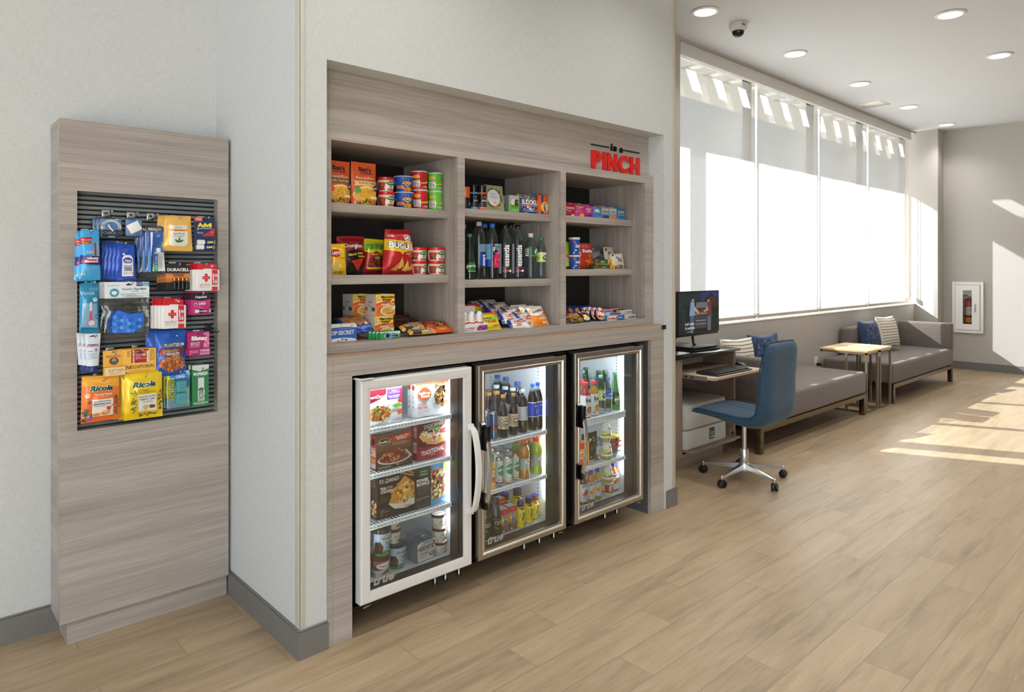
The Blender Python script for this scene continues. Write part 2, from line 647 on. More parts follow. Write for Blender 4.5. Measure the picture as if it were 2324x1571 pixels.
# window wall
WX0, WX1, WZ0, WZ1 = 4.935, 10.84, 0.893, 3.332
w = MB()
w.box(XE, YW, 0, WX0, 3.46, CZ, WALLF)
w.box(WX0, YW, 0, WX1, 3.46, WZ0, WALLF)
w.box(WX0, YW, WZ1, WX1, 3.46, CZ, WALLF)
struct(w.build('wall_window'))
struct(MB().box(WX1, 2.972, 0, XF + 0.2, 3.46, CZ, WALLF).build('wall_pier'))
w = MB().box(XF, -4.0, 0, XF + 0.2, 2.525, CZ, WALLF).box(XF, 2.815, 0, XF + 0.2, 2.972, CZ, WALLF)
w.box(XF, 2.525, 0, XF + 0.2, 2.815, 0.555, WALLF).box(XF, 2.525, 1.175, XF + 0.2, 2.815, CZ, WALLF).box(XF + 0.15, 2.525, 0.555, XF + 0.2, 2.815, 1.175, WALLF)
struct(w.build('wall_far'))
struct(MB().box(WX0 + 0.002, YW - 0.004, WZ0 + 0.001, WX1 - 0.002, 3.40, WZ0 + 0.014, mat('cdc6bc', 'c'), 0.003).build('trim_1'))
GUARD = mat('c9c8bd', 'c')
g = MB()
g.box(XB - 0.003, YM - 0.003, 0.105, XB + 0.018, YM, CZ, GUARD, 0.001)
g.box(XB - 0.003, YM - 0.003, 0.105, XB, YM + 0.035, CZ, GUARD, 0.001)
struct(g.build('trim_2'))
g = MB()
g.box(XE - 0.028, YM - 0.003, 0.105, XE + 0.003, YM, CZ, mat('c4baa9', 'c'), 0.001)
g.box(XE, YM - 0.003, 0.105, XE + 0.003, YM + 0.03, CZ, mat('c4baa9', 'c'), 0.001)
struct(g.build('trim_3'))
BASE = mat('74726f', 'c')
def base(name, x0, y0, x1, y1):
    m = MB().box(x0, y0, 0, x1, y1, 0.098, BASE)
    m.box(min(x0, x1) + 0.002, min(y0, y1) + 0.002, 0.098, max(x0, x1) - 0.002, max(y0, y1) - 0.002, 0.106, BASE, 0.003)
    struct(m.build(name))
base('baseboard_left', -3.2, YB - 0.010, 0.55, YB)
base('baseboard_return', XB - 0.010, YM - 0.010, XB, 3.012)
base('baseboard_main_left', XB, YM - 0.010, NX0 + 0.003, YM)
base('baseboard_main_right', 3.392, YM - 0.010, XE + 0.012, YM)
base('baseboard_end', XE, YM, XE + 0.012, YW)
base('baseboard_window', XE, YW - 0.010, WX1, YW)
base('baseboard_pier', WX1, 2.962, XF, 2.972)
base('baseboard_far', XF - 0.010, -4.0, XF, 2.962)
# ---- the window behind the blinds
FRAME = mat('4a4b4d', 'b')
wn = struct(MB().box(WX0, 3.415, WZ0 + 0.014, WX1, 3.455, WZ0 + 0.06, FRAME).box(WX0, 3.415, WZ1 - 0.05, WX1, 3.455, WZ1, FRAME)
            .box(WX0, 3.415, WZ0, WX0 + 0.05, 3.455, WZ1, FRAME).box(WX1 - 0.05, 3.415, WZ0, WX1, 3.455, WZ1, FRAME).build('window_1'))
MULL = [6.404, 7.846, 9.304]
for mx in MULL:
    MB().box(mx - 0.078, 3.405, WZ0 + 0.06, mx + 0.012, 3.455, WZ1 - 0.05, FRAME).build('mullion', wn)
edges = [WX0 + 0.05] + MULL + [WX1 - 0.05]
for a, b in zip(edges[:-1], edges[1:]):
    MB().box(a + 0.012, 3.432, WZ0 + 0.06, b - 0.078, 3.438, WZ1 - 0.05, GLASS).build('pane', wn)
# ---- outside: paving and the slotted canopy that shades the glass
PAVE = mat('b9b4aa', 'm')
struct(MB().box(-3.0, 3.50, -0.3, 22.0, 16.0, -0.1, PAVE).build('paving'))
c = MB()
CAN = mat('a8a49c', 'm')
c.box(1.0, 3.47, 3.66, 15.0, 4.06, 3.70, CAN)
c.box(1.0, 4.355, 3.66, 15.0, 5.04, 3.70, CAN)
sx0 = 4.813 - 0.44 * 9
k = 0
while sx0 + 0.44 * k < 15:
    a = sx0 + 0.44 * k + 0.177
    c.box(a, 4.06, 3.66, a + 0.263, 4.355, 3.70, CAN)
    k += 1
c.box(4.53, 4.91, -0.1, 4.735, 5.01, 3.66, CAN)
struct(c.build('canopy'))

# ---- blinds
VAL = mat('d8d5d0', 'c')
v = MB().box(4.945, 3.262, 3.222, 10.70, 3.318, 3.330, VAL, 0.004)
v.box(4.95, 3.262, 3.216, 10.70, 3.275, 3.226, mat('eeece8', 'c'))
tag(v.build('blind_cassette'), 'long pale cassette running along the top of the window blinds', 'cassette')
BX = [(4.950, 6.370), (6.420, 7.820), (7.872, 9.274), (9.336, 10.700)]
BL = ['roller blind nearest the desk, behind the monitor', 'roller blind second from the desk, above the blue chair',
      'roller blind third from the desk, above the two small tables', 'roller blind at the far end, above the far sofa']
for i, ((a, b), lb) in enumerate(zip(BX, BL)):
    t = thing('roller_blind', lb, 'blind', ((a + b) / 2, 3.345, 0.915), 0, 'roller blinds along the window')
    hw = (b - a) / 2
    n = 12
    vv, ff = [], []
    for j in range(n + 1):
        z = 0.03 + (3.226 - 0.945) * j / n
        for q in range(9):
            u = -hw + 2 * hw * q / 8
            e = 0.006 * math.sin(q * 1.3 + i) * math.sin(pi * j / n)
            x = u * (1 - 0.006 * math.sin(pi * j / n) * (1 if abs(u) > hw * 0.9 else 0))
            vv.append((x, e, z))
    for j in range(n):
        for q in range(8):
            o = j * 9 + q
            ff.append((o, o + 1, o + 10, o + 9))
    MB().add(vv, ff, BLIND).build('fabric', t)
    MB().box(-hw, -0.012, 0.0, hw, 0.012, 0.034, mat('b3a79c', 'c'), 0.005).build('hem_bar', t)
# bead chain of the last blind
ch = MB().tube([(10.775, 3.335, 3.20), (10.775, 3.335, 1.06)], 0.003, mat('b8b2aa'), 6).tube([(10.79, 3.335, 3.20), (10.79, 3.335, 1.06)], 0.003, mat('b8b2aa'), 6)
ch.box(10.762, 3.325, 0.99, 10.80, 3.345, 1.06, mat('e8e6e2', 'g'), 0.005)
tag(ch.build('blind_chain'), 'pull chain with white tensioner beside the far blind', 'chain')

# ---- ceiling fittings
LENS = emit('lamp_lens', 'fffaf0', 5.0)
RING = mat('f2f0ec', 'c')
LL = {(4.573, 2.80): 'downlight nearest the niche wall, above the monitor', (6.074, 2.80): 'second downlight in the row beside the blinds',
      (7.576, 2.80): 'third downlight in the row beside the blinds', (9.096, 2.80): 'fourth downlight beside the blinds, right of the ceiling vent',
      (10.59, 2.80): 'farthest downlight, in the corner by the pier', (5.998, 1.56): 'large near downlight at the top right of the ceiling',
      (7.491, 1.56): 'downlight at the right edge, second of the outer row'}
def downlight(x, y, label, watts):
    t = thing('downlight', label, 'light', (x, y, CZ), 0, 'recessed ceiling downlights')
    MB().lathe([(0.092, -0.0005), (0.104, -0.004), (0.100, -0.009), (0.082, -0.012), (0.078, -0.004), (0.078, -0.001)], RING, 28, caps=False).build('trim_ring', t)
    MB().lathe([(0.0005, -0.0045), (0.079, -0.0045)], LENS, 28, caps=False).build('lens', t)
    ld = bpy.data.lights.new('downlight_beam', 'SPOT')
    ld.energy = watts
    ld.spot_size = R(125)
    ld.spot_blend = 0.9
    ld.shadow_soft_size = 0.07
    ld.color = (1.0, 0.99, 0.97)
    lo = bpy.data.objects.new('downlight_beam', ld)
    COL.objects.link(lo)
    lo.location = (0, 0, -0.02)
    lo.parent = t
    return t
DW = 46
for (x, y), lb in LL.items():
    downlight(x, y, lb, DW)
for x, y in ((4.5, 1.56), (3.0, 1.56), (1.5, 1.56), (4.5, 0.2), (3.0, 0.2), (1.5, 0.2), (0.0, 0.2), (6.0, 0.2), (7.5, 0.2)):
    ld = bpy.data.lights.new('downlight_beam', 'SPOT')
    ld.energy = DW * 1.15
    ld.spot_size = R(130)
    ld.spot_blend = 0.9
    ld.shadow_soft_size = 0.10
    ld.color = (1.0, 0.99, 0.97)
    lo = bpy.data.objects.new('downlight_beam', ld)
    COL.objects.link(lo)
    lo.location = (x, y, CZ - 0.02)

t = thing('security_camera', 'white dome security camera on the ceiling near the blinds', 'camera', (5.0, 2.767, CZ))
MB().lathe([(0.070, 0.0), (0.072, -0.012), (0.066, -0.045), (0.052, -0.060), (0.046, -0.062)], mat('d9d8d6', 'c'), 28).build('housing', t)
MB().lathe([(0.047, -0.058), (0.047, -0.068), (0.042, -0.086), (0.030, -0.100), (0.012, -0.107), (0.001, -0.108)], mat('1b1a22', 'k'), 24).build('dome', t)
MB().box(-0.045, -0.0675, -0.035, -0.030, -0.062, -0.022, mat('55565a')).box(-0.022, -0.0695, -0.035, -0.016, -0.062, -0.022, mat('55565a')).build('status_marks', t)
t = thing('ceiling_vent', 'glossy square vent plate in the ceiling between two downlights', 'vent', (8.63, 3.05, CZ))
MB().box(-0.16, -0.15, -0.004, 0.16, 0.15, 0.0, mat('e6e4e0', 'k'), 0.002).build('plate', t)
m = MB().box(-0.13, -0.12, -0.0075, 0.13, 0.12, -0.0042, mat('efeeea', 'k'), 0.001)
m.build('diffuser', t)

# ---- fire extinguisher cabinet on the far wall
t = thing('extinguisher_cabinet', 'white fire extinguisher cabinet with a slim window on the far wall', 'cabinet', (XF, 2.67, 0.865))
WH = mat('efeeec', 'c')
m = MB()
m.box(-0.045, -0.184, -0.353, 0.0, -0.150, 0.353, WH, 0.003).box(-0.045, 0.150, -0.353, 0.0, 0.184, 0.353, WH, 0.003)
m.box(-0.045, -0.150, 0.315, 0.0, 0.150, 0.353, WH).box(-0.045, -0.150, -0.353, 0.0, 0.150, -0.315, WH)
m.box(0.144, -0.143, -0.308, 0.149, 0.143, 0.308, mat('c9c8c4', 'c'))
m.build('frame', t)
dr = MB()
dr.box(-0.052, -0.146, -0.311, -0.046, -0.053, 0.311, WH).box(-0.052, 0.053, -0.311, -0.046, 0.146, 0.311, WH)
dr.box(-0.052, -0.053, 0.238, -0.046, 0.053, 0.311, WH).box(-0.052, -0.053, -0.311, -0.046, 0.053, -0.230, WH)
d = dr.build('door', t)
MB().tube([(-0.050, -0.095, 0.045), (-0.066, -0.095, 0.04), (-0.066, -0.095, -0.055), (-0.050, -0.095, -0.06)], 0.005, mat('8a8a8a', 'b')).build('handle', d)
MB().box(-0.050, -0.053, -0.230, -0.0475, 0.053, 0.238, GLASS).build('window', d)
t = thing('fire_extinguisher', 'red fire extinguisher seen through the slim cabinet window', 'extinguisher', (XF + 0.065, 2.67, 0.5572))
MB().lathe([(0.001, 0), (0.050, 0.002), (0.056, 0.012), (0.056, 0.37), (0.046, 0.405), (0.020, 0.425), (0.016, 0.44)], mat('b3161c', 'g'), 24).build('cylinder', t)
m = MB().lathe([(0.0565, 0.10), (0.0565, 0.16)], mat('e2c03a', 'c'), 24, caps=False).lathe([(0.0565, 0.20), (0.0565, 0.31)], mat('e8e4dc', 'c'), 24, caps=False)
for q in range(3):
    m.lathe([(0.0570, 0.115 + q * 0.012), (0.0570, 0.120 + q * 0.012)], mat('2a2a2a'), 24, caps=False)
    m.lathe([(0.0570, 0.22 + q * 0.03), (0.0570, 0.23 + q * 0.03)], mat('9a8f8a'), 24, caps=False)
m.build('label', t)
MB().box(-0.018, -0.018, 0.44, 0.018, 0.018, 0.465, mat('3a3836', 'b')).bar((0, -0.055, 0.485), (0, 0.02, 0.462), 0.016, 0.007, mat('c9c7c2', 'b')).bar((0, -0.055, 0.510), (0, 0.02, 0.470), 0.014, 0.007, mat('c9c7c2', 'b')).build('valve', t)

# ================================================================ tall panel on the left with its slatted insert
t = thing('display_cabinet', 'tall taupe laminate display cabinet with a slatted opening full of hanging goods', 'display', (0.80, 3.0, 0))
PX0, PX1, PF, PB = 0.485, 1.102, 3.0, 3.178
OX0, OX1, OZ0, OZ1 = 0.541, 1.056, 0.803, 1.709
def loc(m, x0, y0, z0, x1, y1, z1, mt, bev=0.0):
    return m.box(x0 - 0.80, y0 - 3.0, z0, x1 - 0.80, y1 - 3.0, z1, mt, bev)
m = MB()
for a in ((PX0, OZ1, PX1, 1.975), (PX0, 0.090, PX1, OZ0), (PX0, OZ0, OX0, OZ1), (OX1, OZ0, PX1, OZ1)):
    loc(m, a[0], PF, a[1], a[2], 3.045, a[3], LAMX)
loc(m, PX0, 3.045, 0.090, PX0 + 0.02, PB, 1.975, LAMY)
loc(m, PX1 - 0.02, 3.045, 0.090, PX1, PB, 1.975, LAMY)
loc(m, PX0 + 0.02, 3.045, 1.955, PX1 - 0.02, PB, 1.975, LAMX)
loc(m, PX0 + 0.02, 3.045, 0.090, PX1 - 0.02, PB, 0.11, LAMX)
m.build('body', t)
loc(MB(), 0.512, 3.022, 0.0, 1.102, PB, 0.090, LAMX).build('plinth', t)
SL = mat('787c7f', 'f')
SLD = mat('17181a', 'm')
m = MB()
loc(m, OX0, 3.052, OZ0, OX1, 3.06, OZ1, SLD)
z = OZ0 + 0.002
while z < OZ1 - 0.008:
    v = [(OX0 - .8, .052, z), (OX0 - .8, .038, z + .003), (OX0 - .8, .040, z + .014), (OX0 - .8, .052, z + .0155)]
    v += [(OX1 - .8, a[1], a[2]) for a in v]
    m.add(v, [(0, 4, 5, 1), (1, 5, 6, 2), (2, 6, 7, 3)], SL)
    z += 0.0186
m.build('slat_board', t)

# ================================================================ shelving in the niche
YU = 2.411          # front of the shelving
YSB = 2.84          # its back panel
US = [(1.221, 1.276), (1.895, 1.936), (2.567, 2.607), (3.288, 3.370)]
t = thing('niche_shelving', 'three column taupe laminate shelving set into the niche wall', 'shelving', (2.295, YU, 1.083))
def sh(m, x0, y0, z0, x1, y1, z1, mt, bev=0.0):
    return m.box(x0 - 2.295, y0 - YU, z0 - 1.083, x1 - 2.295, y1 - YU, z1 - 1.083, mt, bev)
for i, (a, b) in enumerate(US):
    m = MB()
    zt = 1.956 if i in (0, 3) else 1.914
    sh(m, a, YU, 1.084, b, YU + 0.019, zt, LAMX)
    sh(m, a, YU + 0.019, 1.084, b, YSB, zt, LAMZ)
    if i:
        for q in range(22):          # drilled pin holes
            zz = 1.20 + q * 0.032
            for yy in (2.56, 2.76):
                m.add([(a - 2.295 - 0.0003, yy - YU + dy, zz - 1.083 + dz) for dy, dz in ((-.0026, 0), (0, .0026), (.0026, 0), (0, -.0026))], [(0, 1, 2, 3)], mat('0c0b0a', 'm'))
    m.build('upright', t)
BACKP = laminate('charcoal_back_panel', 'x', ('1a1716', '211d1b', '29241f'), 21.0)
BAY = [(1.276, 1.895), (1.936, 2.567), (2.607, 3.288)]
SHZ = [(1.679, 1.388), (1.695, 1.362), (1.702, 1.410)]
SHY = [2.480, 2.480, 2.510]
ST = 0.037
for (a, b), zs, sy in zip(BAY, SHZ, SHY):
    for zt in zs:
        sh(MB(), a, sy, zt - ST, b, YSB, zt, LAMX, 0.0008).build('shelf', t)
    m = MB()
    sh(m, a, YU, 1.084, b, YU + 0.019, 1.122, LAMX)
    sh(m, a, YU + 0.019, 1.084, b, YSB, 1.1215, LAMX)
    m.build('bottom_deck', t)
m = MB()
sh(m, 1.276, YU, 1.914, 3.288, YU + 0.019, 1.953, LAMX)
sh(m, 1.276, YU + 0.019, 1.914, 3.288, YSB, 1.953, LAMX)
m.build('top_rail', t)
sh(MB(), 1.221, YSB, 1.084, 3.370, YSB + 0.012, 1.956, BACKP).build('back_panel', t)
sh(MB(), 1.221, 2.447, 1.957, 3.371, 2.466, 2.195, LAMX).build('header_panel', t)

# ---- ledge and cooler surround
t = thing('cooler_surround', 'taupe laminate surround with a ledge framing the three glass door coolers', 'surround', (2.295, YM, 0))
def su(m, x0, y0, z0, x1, y1, z1, mt, bev=0.0):
    return m.box(x0 - 2.295, y0 - YM, z0, x1 - 2.295, y1 - YM, z1, mt, bev)
LAMT = laminate('toplit_ledge_laminate', 'x', ('9a7f68', 'b0937a', 'c0a489'), 2.0)  # lighter, orange tone: light from above put into the ledge colour
m = MB()
su(m, 1.221, YM, 1.0795, 3.370, 2.98, 1.0825, LAMT)
m.build('ledge', t)
m = MB()
su(m, 1.245, YM, 1.003, 3.345, 2.36, 1.0795, LAMX)
su(m, 1.245, 2.36, 1.05, 3.345, 2.98, 1.0795, LAMX)
m.build('front_rail', t)
for (a, b) in ((1.245, 1.325), (3.245, 3.345)):
    m = MB()
    su(m, a, YM, 0, b, 2.36, 1.003, LAMX)
    m.build('end_panel', t)
for (a, b) in ((1.221, 1.2445), (3.3455, 3.370)):
    su(MB(), a, YM + 0.001, 0, b, 2.36, 1.0795, LAMX).build('filler_strip', t)
GRY = mat('5a5c5e', 'm')
m = MB()
su(m, 3.245, 2.36, 0, 3.26, 2.98, 1.05, GRY)
su(m, 1.31, 2.36, 0, 1.325, 2.98, 1.05, GRY)
su(m, 1.325, 2.965, 0, 3.245, 2.98, 1.05, mat('151515', 'm'))
m.build('lining', t)
su(MB(), 3.351, YM - 0.008, 1.058, 3.384, YM + 0.0, 1.082, mat('0d0d0d', 'm'), 0.002).build('corner_block', t)

# ---- the wall sign
t = thing('wall_sign', 'raised sign with bold red capitals under thin black lettering on the header panel', 'sign', (3.12, 2.446, 1.955))
def letters(s, x0, x1, z0, z1, m, b=0.0, sh_=0.0, dep=0.010, y0=0.0):
    vv, ff, asp = text_flat(s, b, sh_, 8)
    mb = MB()
    n = len(vv)
    P = lambda q, d: (x0 + q[0] * (x1 - x0), y0 - d, z0 + q[1] * (z1 - z0))
    mb.add([P(q, dep) for q in vv], ff, m)
    ed = {}
    for f in ff:
        for i in range(len(f)):
            a, c = f[i], f[(i + 1) % len(f)]
            key = (vv[a], vv[c])
            ed[key] = ed.get(key, 0) + 1
    for (a, c) in list(ed):
        if (c, a) not in ed:
            mb.add([P(a, dep), P(a, 0), P(c, 0), P(c, dep)], [(0, 1, 2, 3)], m)
    return mb
RED = mat('d8231f', 'g')
BLK = mat('0e0c0b', 'g')
for ch, x0, x1 in (('P', -0.277, -0.195), ('I', -0.181, -0.156), ('N', -0.142, -0.056), ('C', -0.045, 0.052), ('H', 0.065, 0.153)):
    letters(ch, x0, x1, 0.003, 0.106, RED, 0.055).build('red_letter', t)
for s_, x0, x1, z0, z1 in (('i', -0.112, -0.094, 0.121, 0.162), ('n', -0.090, -0.057, 0.121, 0.150), ('a', -0.030, -0.003, 0.119, 0.149)):
    letters(s_, x0, x1, z0, z1, BLK, 0.05, 0.18, 0.006).build('black_letter', t)
MB().box(-0.276, -0.006, 0.1335, -0.126, 0, 0.1405, BLK).build('rule', t)
MB().box(0.003, -0.006, 0.1335, 0.153, 0, 0.1405, BLK).build('rule', t)

# ================================================================ three glass door coolers
WHITEF = mat('dfdedb', 'c')
STEEL = mat('b9b4ac', 'b')
STEELP = mat('d5d2cc', 's')
BLACK = mat('121212', 'c')
BLACKG = mat('0c0c0d', 'k')
LINER = mat('e9eef2', 'c')
GASK = mat('1b1d20', 'c')
RAIL = mat('eef2f5', 'g')
LED = emit('led_strip', 'e9f3ff', 1.6)

def frame_loop(mb, x0, z0, x1, z1, prof, m):
    """picture-frame moulding: prof = [(inset, y)]"""
    v = []
    for ins, y in prof:
        v += [(x0 + ins, y, z0 + ins), (x1 - ins, y, z0 + ins), (x1 - ins, y, z1 - ins), (x0 + ins, y, z1 - ins)]
    f = []
    for j in range(len(prof) - 1):
        for i in range(4):
            k = (i + 1) % 4
            f.append((j * 4 + i, j * 4 + k, j * 4 + 4 + k, j * 4 + 4 + i))
    return mb.add(v, f, m)

CZ0, CZ1 = 0.123, 0.985
def cooler(x0, x1, label, silver, handle, shelves, tall=()):
    yd, yb = 2.306, 2.350
    cx = (x0 + x1) / 2
    t = thing('glass_door_cooler', label, 'cooler', (cx, yd, 0), 0, 'glass door coolers under the ledge')
    a, b = x0 - cx, x1 - cx
    Y = lambda y: y - yd
    # cabinet: shell round the cold space
    c0, c1 = a + 0.040, b - 0.034
    m = MB()
    m.box(a, Y(2.352), 0.10, c0 - 0.002, Y(2.92), 0.995, BLACK).box(c1 + 0.002, Y(2.352), 0.10, b, Y(2.92), 0.995, BLACK)
    m.box(c0 - 0.002, Y(2.352), 0.958, c1 + 0.002, Y(2.92), 0.995, BLACK).box(c0 - 0.002, Y(2.352), 0.10, c1 + 0.002, Y(2.92), 0.147, BLACK)
    m.box(c0 - 0.002, Y(2.905), 0.147, c1 + 0.002, Y(2.92), 0.958, BLACK)
    m.box(a, Y(2.352), 0.105, b, Y(2.36), 0.118, BLACKG)
    m.build('cabinet', t)
    m = MB()
    yl = Y(2.408)
    m.box(c0 - 0.002, yl, 0.149, c0, Y(2.900), 0.957, LINER).box(c1, yl, 0.149, c1 + 0.002, Y(2.900), 0.957, LINER)
    m.box(c0, yl, 0.955, c1, Y(2.900), 0.957, LINER).box(c0, yl, 0.147, c1, Y(2.900), 0.150, mat('b9c0c6', 'c'))
    m.box(c0, Y(2.900), 0.149, c1, Y(2.904), 0.957, LINER)
    m.build('liner', t)
    for yy in (2.47, 2.84):
        m = MB()
        for q in range(40):
            z = 0.20 + q * 0.018
            m.box(c1 - 0.0006, Y(yy) - 0.003, z, c1, Y(yy) + 0.003, z + 0.007, mat('5a6168', 'm'))
        m.build('shelf_standard', t)
    m = MB()
    m.box(c0 - 0.002, Y(2.352), 0.149, c0 + 0.006, yl, 0.957, GASK)
    m.build('jamb', t)
    m = MB()
    m.box(c1 - 0.010, Y(2.352), 0.149, c1 + 0.002, yl, 0.957, GASK)
    m.build('jamb', t)
    m = MB().box(c1 - 0.003, yl + 0.001, 0.24, c1 - 0.0005, yl + 0.008, 0.92, LED)
    m.build('light_strip', t)
    m = MB().box(c0 + 0.03, Y(2.385), 0.9525, c1 - 0.03, Y(2.395), 0.955, LED)
    m.build('light_strip', t)
    for (lx, ly, lz, tgt, sx_, pw) in ((c1 - 0.007, yl + 0.005, 0.58, (-0.55, 0.8, 0.0), 0.66, 1.2), (0, Y(2.392), 0.948, (0.0, 0.55, -0.85), 0.38, 1.1), (c0 + 0.012, Y(2.384), 0.58, (0.55, 0.8, 0.0), 0.66, 0.55)):
        ld = bpy.data.lights.new('cooler_led', 'AREA')
        ld.shape = 'RECTANGLE'
        ld.size, ld.size_y = sx_, 0.007
        ld.energy = pw
        ld.color = (0.90, 0.96, 1.0)
        lo = bpy.data.objects.new('cooler_led', ld)
        COL.objects.link(lo)
        lo.location = (lx, ly, lz)
        d = Vector(tgt).normalized()
        if abs(d.z) < 0.1:
            xa = Vector((0, 0, 1))
        else:
            xa = Vector((1, 0, 0))
        za = -d
        ya = za.cross(xa).normalized()
        lo.rotation_euler = Matrix((xa, ya, za)).transposed().to_euler()
        lo.parent = t
    for i, z in enumerate(shelves):
        m = MB()
        yf = Y(2.400)
        dz = 0.030 if i in tall else 0.013
        m.tube([(c0 + 0.002, yf, z - 0.003), (c1 + 0.001, yf, z - 0.003)], 0.0042, RAIL, 8)
        m.tube([(c0 + 0.002, yf, z - 0.003 - dz), (c1 + 0.001, yf, z - 0.003 - dz)], 0.0042, RAIL, 8)
        if i in tall:
            m.tube([(c0 + 0.002, yf, z - 0.018), (c1 + 0.001, yf, z - 0.023)], 0.0035, RAIL, 8)
        m.box(c0 + 0.004, yf + 0.001, z - 0.003 - dz, c1 - 0.002, yf + 0.003, z - 0.003, mat('8f9aa3', 'm'))
        x = c0 + 0.012
        while x < c1 - 0.012:
            m.box(x, yf - 0.003, z - 0.003 - dz, x + 0.010, yf + 0.001, z - 0.003, RAIL)
            m.box(x - 0.0015, yf, z - 0.0035, x + 0.0015, Y(2.895), z - 0.0005, RAIL)
            x += 0.0165
        for yy in (2.55, 2.72, 2.88):
            m.box(c0 + 0.002, Y(yy), z - 0.008, c1 - 0.002, Y(yy) + 0.004, z - 0.0036, RAIL)
        m.build('wire_shelf', t)
    # door
    dm = MB()
    fm = STEEL if silver else WHITEF
    if silver:
        frame_loop(dm, a, CZ0, b, CZ1, [(0.0, Y(yb)), (0.0, Y(yd) + 0.004), (0.003, Y(yd)), (0.022, Y(yd))], fm)
        frame_loop(dm, a, CZ0, b, CZ1, [(0.022, Y(yd)), (0.024, Y(yd) + 0.002), (0.027, Y(yd) - 0.001), (0.031, Y(yd) + 0.003)], STEELP)
        frame_loop(dm, a, CZ0, b, CZ1, [(0.031, Y(yd) + 0.003), (0.041, Y(yd) + 0.004), (0.042, Y(yd) + 0.014)], fm)
        frame_loop(dm, a, CZ0, b, CZ1, [(0.042, Y(yd) + 0.014), (0.042, Y(yb)), (0.0, Y(yb))], BLACK)
    else:
        frame_loop(dm, a, CZ0, b, CZ1, [(0.0, Y(yb)), (0.0, Y(yd) + 0.006), (0.006, Y(yd)), (0.027, Y(yd)), (0.033, Y(yd) + 0.003), (0.041, Y(yd) + 0.004), (0.042, Y(yd) + 0.014)], fm)
        frame_loop(dm, a, CZ0, b, CZ1, [(0.042, Y(yd) + 0.014), (0.042, Y(yb)), (0.0, Y(yb))], BLACK)
        for sx_, sz in ((a, CZ0), (b, CZ0), (a, CZ1), (b, CZ1)):    # mitre lines
            dx = 0.040 if sx_ == a else -0.040
            dz = 0.040 if sz == CZ0 else -0.040
            dm.bar((sx_ + dx * 0.15, Y(yd) - 0.0002, sz + dz * 0.15), (sx_ + dx, Y(yd) + 0.003, sz + dz), 0.0009, 0.0009, mat('aaa8a4'))
    d = dm.build('door', t)
    MB().box(a + 0.042, Y(yd) + 0.012, CZ0 + 0.042, b - 0.042, Y(yd) + 0.016, CZ1 - 0.042, GLASS).build('glass', d)
    # lower inner band with the printed mark
    lx = a + 0.050
    m = MB()
    G = mat('8c8a86', 'b')
    art(m, [('T', 'true', 0.5, 0.5, 1.0, '9b9893', {'sh': 0.35, 'b': 0.03, 'W': 1.0}), ('R', -0.06, 0.60, 0.30, 0.66, '9b9893'), ('R', 0.8, 0.30, 1.12, 0.36, '9b9893')],
        0.095, 0.034, lambda u, v, o: (lx + 0.058 + u, Y(yd) + 0.0115 - o, CZ0 + 0.055 + v), 'c', clip=(-0.07, 0.07, -0.1, 0.1))
    m.build('door_mark', d)
    # handle
    hx = (b - 0.013) if handle == 'right' else (a + 0.018)
    z0, z1 = 0.350, 0.735
    n = 18
    vv, ff = [], []
    hw = 0.014 if not silver else 0.011
    for j in range(n + 1):
        q = j / n
        zz = z0 + (z1 - z0) * q
        e = -0.004 - 0.050 * (math.sin(pi * q) ** 0.55)
        th = 0.013 if not silver else 0.009
        for dx, dy in ((-hw, 0), (-hw * .8, -th), (hw * .8, -th), (hw, 0)):
            vv.append((hx + dx, e + dy * (1 if 0 < j < n else .4), zz))
    for j in range(n):
        for k in range(4):
            q = (k + 1) % 4
            ff.append((j * 4 + k, j * 4 + q, j * 4 + 4 + q, j * 4 + 4 + k))
    ff += [(3, 2, 1, 0), (n * 4, n * 4 + 1, n * 4 + 2, n * 4 + 3)]
    hm = MB().add(vv, ff, WHITEF if not silver else STEELP)
    if silver:
        hm.box(hx - hw, -0.050, 0.615, hx + hw, 0.0, 0.728, BLACKG, 0.006)
        hm.box(hx - hw, -0.040, 0.355, hx + hw * .4, 0.0, 0.43, BLACKG, 0.006)
        hm.lathe([(0.006, -0.003), (0.006, 0.003)], STEELP, 12, (hx, -0.042, 0.47))
    else:
        hm.box(hx - hw, -0.012, 0.345, hx + hw, 0.002, 0.375, WHITEF, 0.004).box(hx - hw, -0.012, 0.71, hx + hw, 0.002, 0.74, WHITEF, 0.004)
    hm.build('handle', d)
    # feet and hinge
    for fx in (a + 0.03, b - 0.07 if not silver else b - 0.12, b - 0.012):
        MB().lathe([(0.011, 0.0), (0.011, 0.012), (0.009, 0.016), (0.009, 0.10)], mat('8d8a86', 'b'), 14, (fx, Y(2.485), 0)).build('foot', t)
    hs = -1 if handle == 'right' else 1
    hxx = a if hs < 0 else b
    if not silver:
        MB().box(hxx - 0.012, -0.004, 0.987, hxx + 0.055, 0.045, 0.993, WHITEF, 0.003).build('hinge_cover', t)
    m = MB()
    m.box(hxx + hs * -0.06, 0.005, 0.9935, hxx + hs * 0.0, 0.045, 0.9975, BLACKG)
    m.build('hinge', t)
    m = MB()
    m.bar((hxx - hs * 0.015, 0.012, 0.108), (hxx - hs * 0.045, 0.012, 0.112), 0.006, 0.004, STEELP)
    m.build('hinge_pin', t)
    return t, c0 + cx, c1 + cx
FR1 = cooler(1.346, 1.894, 'white framed glass door cooler on the left, holding frozen meals', False, 'right', (0.772, 0.586, 0.381))
FR2 = cooler(1.930, 2.497, 'middle steel framed glass door cooler, holding soda and sports drinks', True, 'left', (0.604, 0.381))
FR3 = cooler(2.562, 3.130, 'right steel framed glass door cooler, holding juices, water and dips', True, 'left', (0.612, 0.356), (0,))

